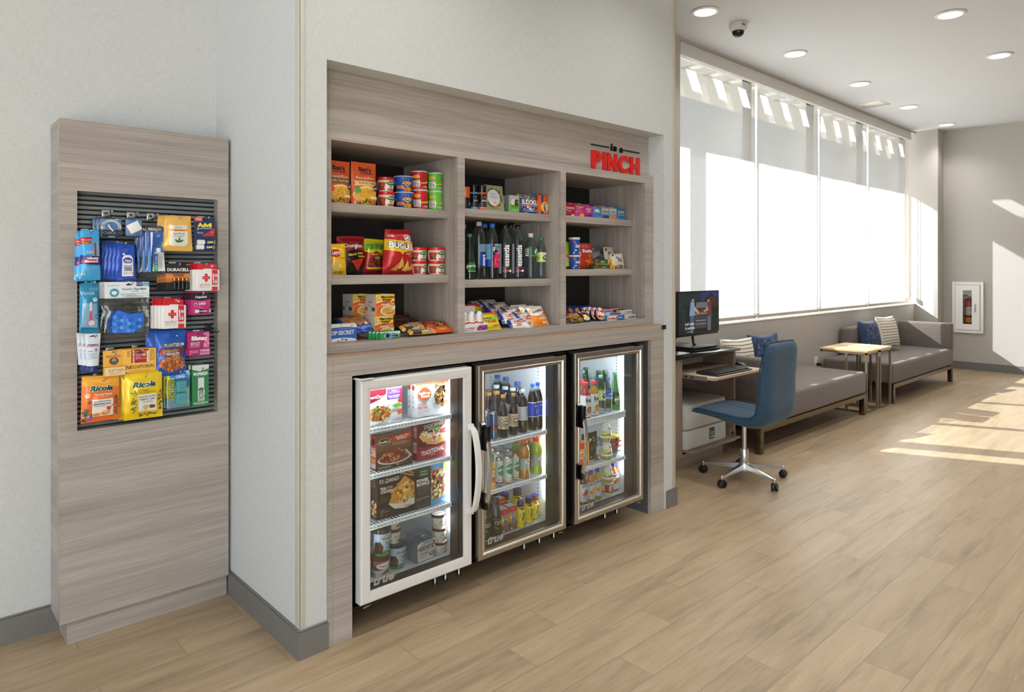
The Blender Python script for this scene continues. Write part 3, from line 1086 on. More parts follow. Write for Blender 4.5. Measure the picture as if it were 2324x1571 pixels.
# ================================================================ desk corner
BRONZE = mat('7a6c58', 'b')
BRON2 = mat('6f6350', 'g')
CHROME = mat('d9d9d9', 's')
PLB = mat('141414', 'c')
t = thing('computer_desk', 'taupe desk cabinet with a black top and a pulled out keyboard tray', 'desk', (4.40, 2.68, 0))
def dk(m, x0, y0, z0, x1, y1, z1, mt, bev=0.0):
    return m.box(x0 - 4.40, y0 - 2.68, z0, x1 - 4.40, y1 - 2.68, z1, mt, bev)
dk(MB(), 3.955, 2.660, 0.782, 4.850, 3.245, 0.802, mat('1d1a19', 'k'), 0.005).build('desk_top', t)
DESKZ = laminate('desk_side_laminate', 'z', ('7d6a5c', '8d7a6b', '9c8a7a'), 4.0)
for (a, b) in ((3.985, 4.100), (4.795, 4.822)):
    dk(MB(), a, 2.690, 0.088, b, 3.235, 0.782, DESKZ if a < 4.5 else DESKW).build('side_panel', t)
m = dk(MB(), 4.100, 3.215, 0.088, 4.795, 3.235, 0.782, DESKW)
m.build('back_panel', t)
dk(MB(), 4.100, 2.690, 0.088, 4.795, 3.215, 0.112, DESKW).build('bottom_panel', t)
dk(MB(), 4.100, 2.90, 0.60, 4.795, 3.215, 0.618, DESKW).build('inner_shelf', t)
dk(MB(), 3.985, 2.728, 0.0, 4.700, 3.20, 0.088, DESKW).build('plinth', t)
tr = dk(MB(), 4.108, 2.443, 0.655, 4.785, 2.96, 0.674, TRAYW, 0.002)
tr = dk(tr, 4.108, 2.95, 0.674, 4.785, 2.96, 0.720, TRAYW).build('keyboard_tray', t)
m = dk(MB(), 4.101, 2.50, 0.648, 4.108, 3.00, 0.676, mat('b9b6b0', 'b'))
for q in range(3):
    m = dk(m, 4.0995, 2.60 + q * 0.05, 0.656, 4.1015, 2.625 + q * 0.05, 0.668, mat('222'))
dk(m, 4.106, 2.442, 0.657, 4.118, 2.450, 0.672, mat('d8d6d2', 'b')).build('slide', tr)
ps = dk(MB(), 4.115, 2.625, 0.128, 4.780, 3.15, 0.142, DESKW)
ps = dk(ps, 4.760, 2.70, 0.142, 4.778, 3.15, 0.185, mat('8d7a6b')).build('printer_tray', t)
m = dk(MB(), 4.102, 2.68, 0.116, 4.112, 3.1, 0.128, mat('2a2a2a', 'b'))
dk(m, 4.782, 2.68, 0.116, 4.793, 3.1, 0.16, mat('a9a6a0', 'b')).build('slide', ps)

t = thing('printer', 'light grey laser printer on the pull out tray inside the desk', 'printer', (4.37, 2.66, 0.142))
PG = mat('c7c6c2', 'c')
m = MB().box(-0.265, 0.0, 0.0, 0.265, 0.36, 0.135, PG, 0.014).build('lower_tray', t)
m = MB().box(-0.265, 0.0, 0.138, 0.265, 0.38, 0.318, PG, 0.02)
m.build('body', t)
m = MB()
art(m, [('T', 'brother', 0.62, 0.66, 0.045, '3a3a3c', {'b': 0.02})], 0.53, 0.345, flat(0.0), 'c')
m.build('logo', t)
m = MB()
m.box(0.03, -0.002, 0.035, 0.095, 0.001, 0.115, mat('3d2c22'))
art(m, [('L', 0.10, 0.9, 0.72, 0.16, 3, 'cfc6bc', 0.5), ('R', 0.1, 0.12, 0.35, 0.28, 'cfc6bc'), ('R', 0.45, 0.12, 0.9, 0.28, 'cfc6bc')], 0.065, 0.08, lambda u, v, o: (0.0625 + u, -0.002 - o, 0.035 + v))
m.build('sticker', t)
MB().box(0.105, -0.0015, 0.055, 0.175, 0.001, 0.105, mat('aebac2', 'k')).build('paper_window', t)

t = thing('monitor', 'black desktop monitor showing a barbecue picture on the desk', 'monitor', (4.54, 2.86, 0.827))
m = MB().box(-0.284, -0.030, 0.080, 0.284, -0.006, 0.415, PLB, 0.004)
m.box(-0.20, -0.006, 0.12, 0.20, 0.02, 0.36, PLB, 0.01)
m.build('housing', t)
def scr(c):
    key = ('scr', c)
    if key not in _M:
        mm = emit('screen_' + c, c, 0.85)
        mm.node_tree.nodes['Principled BSDF'].inputs['Base Color'].default_value = (0.01, 0.01, 0.01, 1)
        _M[key] = mm
    return _M[key]
ops = [('R', 0, 0, 1, 1, '0c1016'), ('P', [(0, .55), (.12, .75), (.3, .62), (.45, .8), (.62, .68), (.62, 1), (0, 1)], '16232f'),
       ('P', [(.55, .72), (.8, .98), (1, .78), (1, 1), (.55, 1)], '1c2f63'), ('P', [(.60, .70), (.80, .93), (1, .72), (1, .62), (.60, .62)], '3a1a18'),
       ('F', .86, .78, .12, .06, ['ff9b5a', 'e0533a'], 8, 3, .12, 1.0), ('F', .08, .6, .08, .35, ['0f2a1c', '17382a', '22453a'], 40, 4), ('F', .9, .4, .1, .3, ['102418', '1a3324'], 40, 5),
       ('R', .38, .12, .68, .46, '3b3c40'), ('R', .36, .46, .70, .50, '77787c'), ('R', .42, .50, .68, .62, '4a2a1e'), ('F', .55, .53, .1, .03, ['f08a3a', 'd8552a'], 10, 6, .3),
       ('P', [(.39, .62), (.71, .62), (.68, .76), (.42, .76)], '6a6b70'), ('R', .40, .30, .66, .32, '8a8b90'), ('R', .40, .22, .66, .24, '8a8b90'),
       ('P', [(.26, .02), (.34, .02), (.37, .45), (.25, .45)], '4a5666'), ('P', [(.24, .44), (.38, .44), (.37, .76), (.27, .78)], '7f97b3'), ('P', [(.36, .68), (.48, .52), (.46, .48), (.34, .58)], 'c09880'),
       ('E', .325, .83, .032, .06, 'b58a72'), ('E', .32, .87, .034, .035, '2a211c'),
       ('P', [(.69, .05), (.78, .05), (.79, .42), (.68, .42)], '5c6072'), ('P', [(.67, .40), (.80, .40), (.79, .74), (.69, .74)], '6b2b38'), ('P', [(.70, .66), (.60, .54), (.62, .50), (.72, .56)], 'b08a78'),
       ('E', .715, .80, .03, .058, 'b08a78'), ('E', .72, .84, .034, .032, '2a211c'),
       ('T', "Let's take", .25, .255, .075, 'f4f6f8', {'b': .004}), ('T', 'it outside', .25, .155, .075, 'f4f6f8', {'b': .004}), ('T', 'Get grilling on the patio', .25, .06, .028, 'd8dce0', {'b': 0, 'w': .3})]
m = MB()
fo = flat_ops(ops, 0.548, 0.308)
for verts, faces, c, lay in fo:
    m.add([(u, -0.0305 - 0.00012 * lay, 0.096 + v) for u, v in verts], faces, scr(c))
m.build('screen', t)
m = MB().tube([(0.0, 0.005, 0.0), (0.0, 0.020, 0.012), (0.0, 0.028, 0.05), (0.0, 0.022, 0.14), (0.0, 0.014, 0.2)], 0.010, PLB, 10)
m.build('neck', t)
m = MB().box(-0.185, -0.115, -0.0245, 0.150, 0.105, -0.014, PLB, 0.003).box(-0.170, -0.100, -0.010, 0.140, 0.095, 0.002, PLB, 0.003)
for fx in (-0.16, 0.13):
    for fy in (-0.09, 0.085):
        m.box(fx - .008, fy - .008, -0.015, fx + .008, fy + .008, -0.008, PLB)
m.build('base', t)
MB().box(0.262, -0.0315, 0.083, 0.278, -0.0300, 0.096, mat('c8c8c8')).build('sticker', t)
MB().tube([(-0.22, 0.0, 0.12), (-0.26, 0.01, 0.06), (-0.32, 0.02, 0.04), (-0.42, 0.05, 0.05), (-0.55, 0.1, 0.03)], 0.004, PLB, 6).build('cable', t)

t = thing('keyboard', 'black keyboard on the pulled out tray', 'keyboard', (4.415, 2.545, 0.674))
m = MB().prism([(-0.085, 0.004), (0.085, 0.004), (0.085, 0.022), (-0.085, 0.010)], lambda u, v, d: (d, u, v), -0.235, 0.235, mat('232120', 'c'))
m.build('case', t)
m = MB()
for r in range(6):
    yy = -0.066 + r * 0.0225
    n = 15 if r else 9
    for q in range(n):
        x = -0.222 + q * (0.315 / n)
        zz = 0.0155 + (yy + 0.08) * 0.0706
        m.box(x, yy, zz - 0.006, x + 0.315 / n - 0.004, yy + 0.018, zz + 0.002, mat('1a1918', 'c'))
    for q in range(3):
        for x0 in (0.105, 0.165):
            x = x0 + q * 0.0185
            zz = 0.0155 + (yy + 0.08) * 0.0706
            m.box(x, yy, zz - 0.006, x + 0.015, yy + 0.018, zz + 0.002, mat('1a1918', 'c'))
m.build('keys', t)
t = thing('computer_mouse', 'black mouse beside the keyboard on the tray', 'mouse', (4.705, 2.585, 0.674), R(-10))
m = MB()
prof = [(-1, 0.010), (-.8, .024), (-.3, .036), (.2, .036), (.7, .026), (1, .010)]
n = 10
vv, ff = [], []
for (u, hgt) in prof:
    wd = 0.031 * math.sqrt(max(0.05, 1 - (abs(u) ** 2.6) * 0.85))
    for q in range(n + 1):
        a = pi * q / n
        vv.append((-wd * math.cos(a), u * 0.055, hgt * math.sin(a) ** 0.7))
for j in range(len(prof) - 1):
    for q in range(n):
        o = j * (n + 1) + q
        ff.append((o, o + n + 1, o + n + 2, o + 1))
ff.append(tuple(range(n + 1)))
ff.append(tuple((len(prof) - 1) * (n + 1) + q for q in range(n + 1))[::-1])
m.add(vv, ff, mat('262524', 'g')).build('shell', t)
MB().box(-0.004, 0.02, 0.024, 0.004, 0.04, 0.0365, mat('111'), 0.003).build('scroll_wheel', t)

# ================================================================ blue task chair facing the desk
t = thing('task_chair', 'blue upholstered task chair with a chrome star base, pulled up to the desk', 'chair', (4.255, 2.31, 0))
prof = [(0.268, 0.440), (0.255, 0.462), (0.20, 0.474), (0.10, 0.472), (0.0, 0.462), (-0.09, 0.458), (-0.165, 0.464), (-0.198, 0.494), (-0.208, 0.57), (-0.214, 0.66), (-0.224, 0.76), (-0.236, 0.85), (-0.248, 0.92), (-0.254, 0.938)]
th = [0.026, 0.046, 0.056, 0.064, 0.070, 0.078, 0.092, 0.090, 0.070, 0.060, 0.054, 0.050, 0.042, 0.016]
hwid = [0.205, 0.214, 0.220, 0.224, 0.226, 0.226, 0.226, 0.226, 0.226, 0.226, 0.226, 0.222, 0.205, 0.175]
nrm = []
for i in range(len(prof)):
    a, b = prof[max(0, i - 1)], prof[min(len(prof) - 1, i + 1)]
    d = Vector((b[0] - a[0], b[1] - a[1])).normalized()
    nrm.append((-d.y, d.x) if False else (d.y, -d.x))
# outside skin lies below the seat and behind the back
nx = 14
def skin(outer):
    vv = []
    for i, (y, z) in enumerate(prof):
        for q in range(nx + 1):
            u = -1 + 2 * q / nx
            edge = (1 - abs(u) ** 5)
            x = u * hwid[i]
            if outer:
                o = th[i] * (0.55 + 0.45 * edge)
                sgn = -1
                oy, oz = nrm[i][0] * o, nrm[i][1] * o
                # the normal (d.y, -d.x) points up/forward along this path; the shell hangs to the other side
                vv.append((x, y - oy, z - oz))
            else:
                o = 0.010 * edge - 0.004 * (abs(u) < 0.05)
                if i in (3, 9, 11):
                    o -= 0.004
                vv.append((x, y + nrm[i][0] * o, z + nrm[i][1] * o))
    return vv
if True:
    # make sure normals face up on the seat
    k = 4
    if nrm[k][1] < 0:
        nrm = [(-a, -b) for a, b in nrm]
def grid(vv, cols, rows, flip=False):
    ff = []
    for j in range(rows - 1):
        for q in range(cols - 1):
            o = j * cols + q
            f = (o, o + 1, o + cols + 1, o + cols)
            ff.append(f[::-1] if flip else f)
    return ff
inner, outer_ = skin(False), skin(True)
NP = len(prof)
def half(lo, hi, name):
    m = MB()
    ii = inner[lo * (nx + 1):hi * (nx + 1)]
    oo = outer_[lo * (nx + 1):hi * (nx + 1)]
    rows = hi - lo
    m.add(ii, grid(ii, nx + 1, rows, True), BLUEF)
    m.add(oo, grid(oo, nx + 1, rows), BLUEF)
    rim = []
    for j in range(rows):
        for q in (0, nx):
            rim.append((ii[j * (nx + 1) + q], oo[j * (nx + 1) + q]))
    for j in range(rows - 1):
        for s_ in (0, 1):
            a, b = rim[2 * j + s_], rim[2 * j + 2 + s_]
            m.add([a[0], a[1], b[1], b[0]], [(0, 1, 2, 3)] if s_ else [(3, 2, 1, 0)], BLUEF)
    for j in (0, rows - 1):
        for q in range(nx):
            m.add([ii[j * (nx + 1) + q], ii[j * (nx + 1) + q + 1], oo[j * (nx + 1) + q + 1], oo[j * (nx + 1) + q]], [(0, 1, 2, 3)], BLUEF)
    o = m.build(name, t, angle=75)
    bmm = bmesh.new(); bmm.from_mesh(o.data)
    bmesh.ops.remove_doubles(bmm, verts=bmm.verts, dist=0.0004)
    bmesh.ops.recalc_face_normals(bmm, faces=bmm.faces)
    bmm.to_mesh(o.data); bmm.free()
    md = o.modifiers.new('soft', 'SUBSURF'); md.levels = 1; md.render_levels = 2
    # piping along the side edges
    p = MB()
    for q in (0, nx):
        p.tube([ii[j * (nx + 1) + q] for j in range(rows)], 0.0042, mat('1f3f58', 'm'), 6)
    p.tube([ii[q] for q in range(nx + 1)], 0.0042, mat('1f3f58', 'm'), 6)
    p.tube([ii[(rows - 1) * (nx + 1) + q] for q in range(nx + 1)], 0.0042, mat('1f3f58', 'm'), 6)
    p.build('piping', o)
half(0, NP, 'upholstered_shell')
m = MB().box(-0.10, -0.10, 0.385, 0.10, 0.10, 0.402, PLB, 0.006)
m.tube([(0.05, 0.0, 0.392), (0.19, 0.02, 0.388), (0.225, 0.025, 0.378)], 0.006, PLB, 8)
m.build('tilt_mechanism', t)
m = MB().lathe([(0.024, 0.065), (0.027, 0.07), (0.027, 0.20), (0.024, 0.205)], CHROME, 24).lathe([(0.014, 0.20), (0.014, 0.39)], CHROME, 20)
m.lathe([(0.040, 0.060), (0.042, 0.085), (0.034, 0.110), (0.028, 0.112)], CHROME, 24)
m.build('column', t)
tips = [(-0.079, 0.28), (-0.271, 0.004), (-0.101, -0.278), (0.226, -0.167), (0.239, 0.169)]
for i, (x, y) in enumerate(tips):
    d = Vector((x, y, 0)).normalized()
    tip = d * 0.275
    n1 = Vector((-d.y, d.x, 0))
    vv = []
    for q, (s_, wd, z0, z1) in enumerate(((0.03, 0.017, 0.070, 0.106), (0.15, 0.0135, 0.068, 0.090), (0.275, 0.010, 0.062, 0.074))):
        c = d * s_
        for (k, zz) in ((-1, z0), (1, z0), (0.75, z1), (-0.75, z1)):
            vv.append((c.x + n1.x * wd * k, c.y + n1.y * wd * k, zz))
    ff = []
    for j in range(2):
        for k in range(4):
            q = (k + 1) % 4
            ff.append((j * 4 + k, j * 4 + q, j * 4 + 4 + q, j * 4 + 4 + k))
    ff += [(0, 3, 2, 1), (8, 9, 10, 11)]
    arm = MB().add(vv, ff, CHROME).lathe([(0.008, 0.045), (0.008, 0.072), (0.012, 0.073), (0.011, 0.078)], CHROME, 12, (tip.x, tip.y, 0)).build('star_arm', t)
    w_ = MB()
    a = i * 1.1
    e = Vector((math.cos(a), math.sin(a), 0))
    for s_ in (-1, 1):
        c = tip + e * 0.0115 * s_
        ring = []
        pts = []
        for (off, rr) in ((-0.009, 0.019), (-0.006, 0.025), (0.006, 0.025), (0.009, 0.019)):
            for k in range(18):
                b_ = 2 * pi * k / 18
                f_ = Vector((-e.y, e.x, 0))
                pts.append(c + e * off + f_ * rr * math.cos(b_) + Vector((0, 0, 0.0255 + rr * math.sin(b_))))
        ff = []
        for j in range(3):
            for k in range(18):
                q = (k + 1) % 18
                ff.append((j * 18 + k, j * 18 + q, j * 18 + 18 + q, j * 18 + 18 + k))
        ff += [tuple(range(18))[::-1], tuple(range(54, 72))]
        w_.add(pts, ff, PLB)
    w_.lathe([(0.017, 0.030), (0.019, 0.046), (0.012, 0.053), (0.002, 0.054)], PLB, 14, (tip.x, tip.y, 0))
    w_.build('caster', arm)

# ================================================================ sofas, pillows and the two small tables
def sofa(x0, flip, label):
    t = thing('sofa', label, 'sofa', (x0, 2.51, 0), 0, 'grey lounge sofas under the window')
    S = -1 if flip else 1
    def bx(m, a, y0, z0, b, y1, z1, mt, bev=0.0, seg=3):
        xa, xb = (a, b) if S > 0 else (-b, -a)
        return m.box(xa, y0 - 2.51, z0, xb, y1 - 2.51, z1, mt, bev, seg)
    bx(MB(), 0.0, 2.512, 0.207, 2.095, 3.235, 0.415, GREYF, 0.030, 3).build('seat', t)
    m = MB()
    bx(m, 0.44, 3.095, 0.40, 2.095, 3.238, 0.730, GREYF, 0.035, 3)
    m.build('backrest', t)
    bx(MB(), 1.985, 2.508, 0.40, 2.100, 3.238, 0.728, GREYF, 0.028, 3).build('armrest', t)
    m = MB()
    bx(m, 0.005, 2.515, 0.165, 2.09, 2.55, 0.206, BRONZE)
    bx(m, 0.005, 3.19, 0.165, 2.09, 3.225, 0.206, BRONZE)
    bx(m, 0.005, 2.55, 0.165, 0.040, 3.19, 0.206, BRONZE)
    bx(m, 2.055, 2.55, 0.165, 2.09, 3.19, 0.206, BRONZE)
    m.build('base_frame', t)
    for a in (0.005, 2.04):
        for y in (2.515, 3.175):
            bx(MB(), a, y, 0.0, a + 0.05, y + 0.05, 0.165, BRONZE, 0.001).build('leg', t)
    m = MB()
    if S > 0:
        bx(m, 2.100, 2.56, 0.30, 2.103, 2.60, 0.44, mat('c9c4ba', 'c'))
    else:
        bx(m, 1.985, 2.5095, 0.262, 2.030, 2.512, 0.305, mat('c4bba9', 'm'))
    m.build('fabric_tag', t)
    return t
sofa(7.70, False, 'far grey sofa with its arm at the pier end')
sofa(6.97, True, 'near grey sofa stretching behind the blue chair')

def pillow(x, y, z, w, h, d, lean, rz, label, m0, stripes=None, pattern=None):
    t = thing('pillow', label, 'pillow', (x, y, z), rz)
    n = 18
    def P(u, v, side, off=0.0):
        a, b = abs(2 * u), abs(2 * v - 1)
        g = max(0.0, (1 - a ** 2.6)) ** 0.55 * max(0.0, (1 - b ** 2.6)) ** 0.55
        pin = 1 - 0.10 * (1 - b) * a - 0.0
        pin2 = 1 - 0.08 * (1 - a)
        yy = side * (d / 2 * g + off)
        xx = u * w * pin
        zz = (0.5 + (v - .5) * pin2) * h
        ca, sa = math.cos(lean), math.sin(lean)
        return (xx, yy * ca + zz * sa, zz * ca - yy * sa + d * 0.12)
    m = MB()
    for side in (-1, 1):
        vv = [P(-.5 + i / n, j / n, side) for j in range(n + 1) for i in range(n + 1)]
        m.add(vv, grid(vv, n + 1, n + 1, side > 0), m0)
    if stripes:
        for q in range(stripes):
            v = (q + 0.7) / (stripes + 0.4)
            for i in range(n):
                u0, u1 = -.47 + .94 * i / n, -.47 + .94 * (i + 1) / n
                m.add([P(u0, v - .007, -1, .0012), P(u1, v - .007, -1, .0012), P(u1, v + .007, -1, .0012), P(u0, v + .007, -1, .0012)], [(0, 1, 2, 3)], mat('3b3a3c', 'm'))
    if pattern:
        rr = random.Random(5)
        for q in range(pattern):
            u, v = rr.uniform(-.4, .4), rr.uniform(.1, .9)
            s_ = rr.uniform(.02, .045)
            k = 6
            pts = [P(u + s_ * math.cos(2 * pi * i / k), v + s_ * math.sin(2 * pi * i / k), -1, .0012) for i in range(k)]
            m.add(pts, [tuple(range(k))], mat(rr.choice(['4d5f80', '5d6c88', '141d33']), 'm'))
    m.build('cushion', t, angle=80)
    return t
pillow(8.47, 2.985, 0.415, 0.40, 0.37, 0.15, R(12), R(-8), 'navy patterned pillow on the far sofa beside the striped one', NAVYF, None, 70)
pillow(8.96, 2.955, 0.415, 0.40, 0.40, 0.16, R(12), R(-10), 'cream striped pillow on the far sofa', CREAMF, 11)
pillow(5.43, 2.97, 0.415, 0.40, 0.38, 0.14, R(10), R(-12), 'cream striped pillow on the near sofa, right of the desk', CREAMF, 11)
pillow(5.88, 2.97, 0.415, 0.40, 0.385, 0.14, R(8), R(-14), 'navy pillow on the near sofa, half hidden by the blue chair', NAVYF, None, 70)

def side_table(x0, x1, y0, y1, label):
    t = thing('side_table', label, 'table', ((x0 + x1) / 2, (y0 + y1) / 2, 0), 0, 'slim oak side tables')
    hx, hy = (x1 - x0) / 2, (y1 - y0) / 2
    MB().box(-hx, -hy, 0.588, hx, hy, 0.608, OAK, 0.002).build('table_top', t)
    k = 0.009
    m = MB()
    for sx_ in (-1, 1):
        X = sx_ * (hx - 0.012)
        m.box(X - k, -hy + 0.004, 0.570, X + k, hy - 0.004, 0.588, BRON2)
    for Y in (-hy + 0.013, hy - 0.013):
        m.box(-hx + 0.003, Y - k, 0.570, hx - 0.003, Y + k, 0.588, BRON2)
    m.build('apron', t)
    for sx_ in (-1, 1):
        X = sx_ * (hx - 0.012)
        for Y in (-hy + 0.013, -hy + 0.20):
            MB().box(X - k, Y - k, 0.018, X + k, Y + k, 0.570, BRON2).build('leg', t)
    m = MB()
    for sx_ in (-1, 1):
        X = sx_ * (hx - 0.012)
        m.box(X - k, -hy + 0.004, 0.0, X + k, hy - 0.06, 0.018, BRON2)
    for Y in (-hy + 0.013, hy - 0.07):
        m.box(-hx + 0.021, Y - k, 0.0, hx - 0.021, Y + k, 0.018, BRON2)
    m.build('floor_frame', t)
side_table(7.005, 7.31, 2.520, 2.975, 'slim oak topped side table nearer the blue chair')
side_table(7.36, 7.665, 2.520, 2.985, 'slim oak topped side table beside the far sofa')

t = thing('wall_outlet', 'white wall outlet with a black plug, between the two sofas', 'outlet', (7.568, YW, 0.377))
MB().box(-0.036, -0.006, -0.058, 0.036, 0.0, 0.058, mat('e9e5dd', 'c'), 0.002).build('plate', t)
MB().box(0.005, -0.05, -0.042, 0.040, -0.006, -0.010, PLB, 0.005).tube([(0.02, -0.045, -0.03), (0.02, -0.06, -0.07), (0.03, -0.03, -0.2), (0.05, -0.02, -0.33)], 0.004, PLB, 6).build('plug', t)

# ================================================================ builders for the goods
def place(o, x, y, z, label, cat, group=None, rz=0.0, tilt=0.0):
    o.location = (x, y, z)
    o.rotation_euler = (R(-tilt), 0, R(rz))
    return tag(o, label, cat, group)

def BOX(name, label, cat, x, y, z, w, h, d, body, ops=(), side=None, sops=(), top=None, rz=0.0, tilt=0.0, fin='c', group=None, bev=0.0012):
    """carton: front face on y, printed front and left side"""
    m = MB()
    m.box(-w / 2, 0, 0, w / 2, d, h, mat(body, fin), bev, 1)
    if side:
        m.add([(-w / 2 - .0003, bev, bev), (-w / 2 - .0003, d - bev, bev), (-w / 2 - .0003, d - bev, h - bev), (-w / 2 - .0003, bev, h - bev)], [(3, 2, 1, 0)], mat(side, fin))
    if top:
        m.add([(-w / 2 + bev, bev, h + .0003), (w / 2 - bev, bev, h + .0003), (w / 2 - bev, d - bev, h + .0003), (-w / 2 + bev, d - bev, h + .0003)], [(0, 1, 2, 3)], mat(top, fin))
    art(m, ops, w, h, flat(0.0), fin)
    if sops:
        art(m, sops, d, h, lambda u, v, o: (-w / 2 - .0004 - o, d / 2 - u, v), fin)
    return place(m.build(name), x, y, z, label, cat, group, rz, tilt)

def pouch_mesh(w, h, d, body, ops=(), tw=1.0, bw=1.0, ts=0.06, bs=0.06, stand=False, wr=0.003, seed=0, fin='f', n=14, back=None, edge=2.2, crimp=True):
    def prof(t):
        if stand:
            a = min(1.0, (1 - t) / max(1e-6, 1 - ts)) if t < 1 else 0
            g = max(0.0, 1 - max(0.0, t) / (1 - ts)) ** 0.55 if t < 1 - ts else 0.0
            return g * min(1.0, 0.75 + t * 4)
        if t <= bs or t >= 1 - ts:
            return 0.02
        q = (t - bs) / (1 - bs - ts)
        return 0.02 + (4 * q * (1 - q)) ** 0.5
    def S(u, v, o, side=-1):
        t = min(1.0, max(0.0, v / h))
        ww = bw + (tw - bw) * t
        e = min(1.0, abs(2 * u / w))
        b = (1 - e ** edge) ** 0.6 * prof(t)
        nz = noise.noise(Vector((u * 26 + seed, v * 22, seed * 1.7 + side))) + 0.5 * noise.noise(Vector((u * 70, v * 50 + seed, side)))
        y = side * (d / 2 * b + o) + nz * wr * min(1.0, b * 1.6 + 0.15)
        dz = 0.0
        if not stand:
            dz = -0.018 * h * math.sin(seed * 2.1 + 3.1 * u / w) * (t - .3)
        return (u * ww, y, v + dz)
    m = MB()
    nv = int(n * 1.3)
    for side, bm_ in ((-1, body), (1, back or body)):
        vv = []
        for j in range(nv + 1):
            for i in range(n + 1):
                u, v = -w / 2 + w * i / n, h * j / nv
                vv.append(S(u, v, 0.0, side))
        m.add(vv, grid(vv, n + 1, nv + 1, side > 0), mat(bm_, fin) if isinstance(bm_, str) else bm_)
    if stand:
        fr = [S(-w / 2 + w * i / n, 0, 0, -1) for i in range(n + 1)]
        bk = [S(-w / 2 + w * i / n, 0, 0, 1) for i in range(n + 1)]
        m.add(fr + bk[::-1], [tuple(range(2 * n + 2))[::-1]], mat(body, fin) if isinstance(body, str) else body)
    art(m, ops, w, h, lambda u, v, o: S(u, v, o * 1.6 + 0.0011), fin, cut=(w / n, h / nv))
    if crimp and not stand:
        for k in range(3):
            for z in (h * (1 - ts * 0.8 * (k + .6) / 3), h * bs * 0.8 * (k + .6) / 3):
                m.tube([S(-w / 2 + w * i / 8, z, 0.0003) for i in range(9)], 0.0005, mat(body, fin) if isinstance(body, str) else body, 4)
    return m

def POUCH(name, label, cat, x, y, z, w, h, d, body, ops=(), rz=0.0, tilt=0.0, group=None, **kw):
    return place(pouch_mesh(w, h, d, body, ops, **kw).build(name, angle=80), x, y, z, label, cat, group, rz, tilt)

def r_at(prof, zf):
    for (r0, z0), (r1, z1) in zip(prof[:-1], prof[1:]):
        if z0 <= zf <= z1 and z1 > z0:
            return r0 + (r1 - r0) * (zf - z0) / (z1 - z0)
    return prof[-1][0]

SODA = [(0.02, 0.0), (.70, 0.0), (.93, .015), (1, .05), (1, .22), (.95, .27), (.95, .58), (1, .63), (.97, .69), (.84, .77), (.60, .855), (.42, .905), (.40, .94)]
WATER = [(0.02, 0.0), (.80, 0.0), (.96, .012), (1, .04), (.97, .12), (1, .16), (.97, .22), (1, .27), (1, .62), (.98, .68), (.86, .77), (.62, .85), (.42, .90), (.40, .94)]
TALL = [(0.02, 0.0), (.86, 0.0), (.98, .01), (1, .03), (1, .66), (.97, .72), (.86, .79), (.64, .86), (.44, .905), (.42, .94)]
DROP = [(0.02, 0.0), (.85, 0.0), (1, .02), (1, .12), (.97, .30), (.80, .50), (.58, .70), (.44, .85), (.42, .94)]
ATHL = [(0.02, 0.0), (.84, 0.0), (1, .02), (1, .16), (.90, .22), (.90, .52), (1, .57), (1, .66), (.92, .75), (.72, .83), (.56, .87), (.55, .93)]
JUICE = [(0.02, 0.0), (.92, 0.0), (1, .015), (1, .66), (.95, .70), (.72, .80), (.58, .85), (.55, .93)]
MILK = [(0.02, 0.0), (.9, 0.0), (1, .02), (1, .30), (.92, .36), (1, .44), (1, .58), (.9, .66), (.72, .72), (.72, .80)]
CAN = [(0.02, 0.0), (.72, 0.0), (.80, .01), (1, .06), (1, .92), (.86, .965), (.86, .985), (.82, .985), (.80, .975), (0.02, .975)]

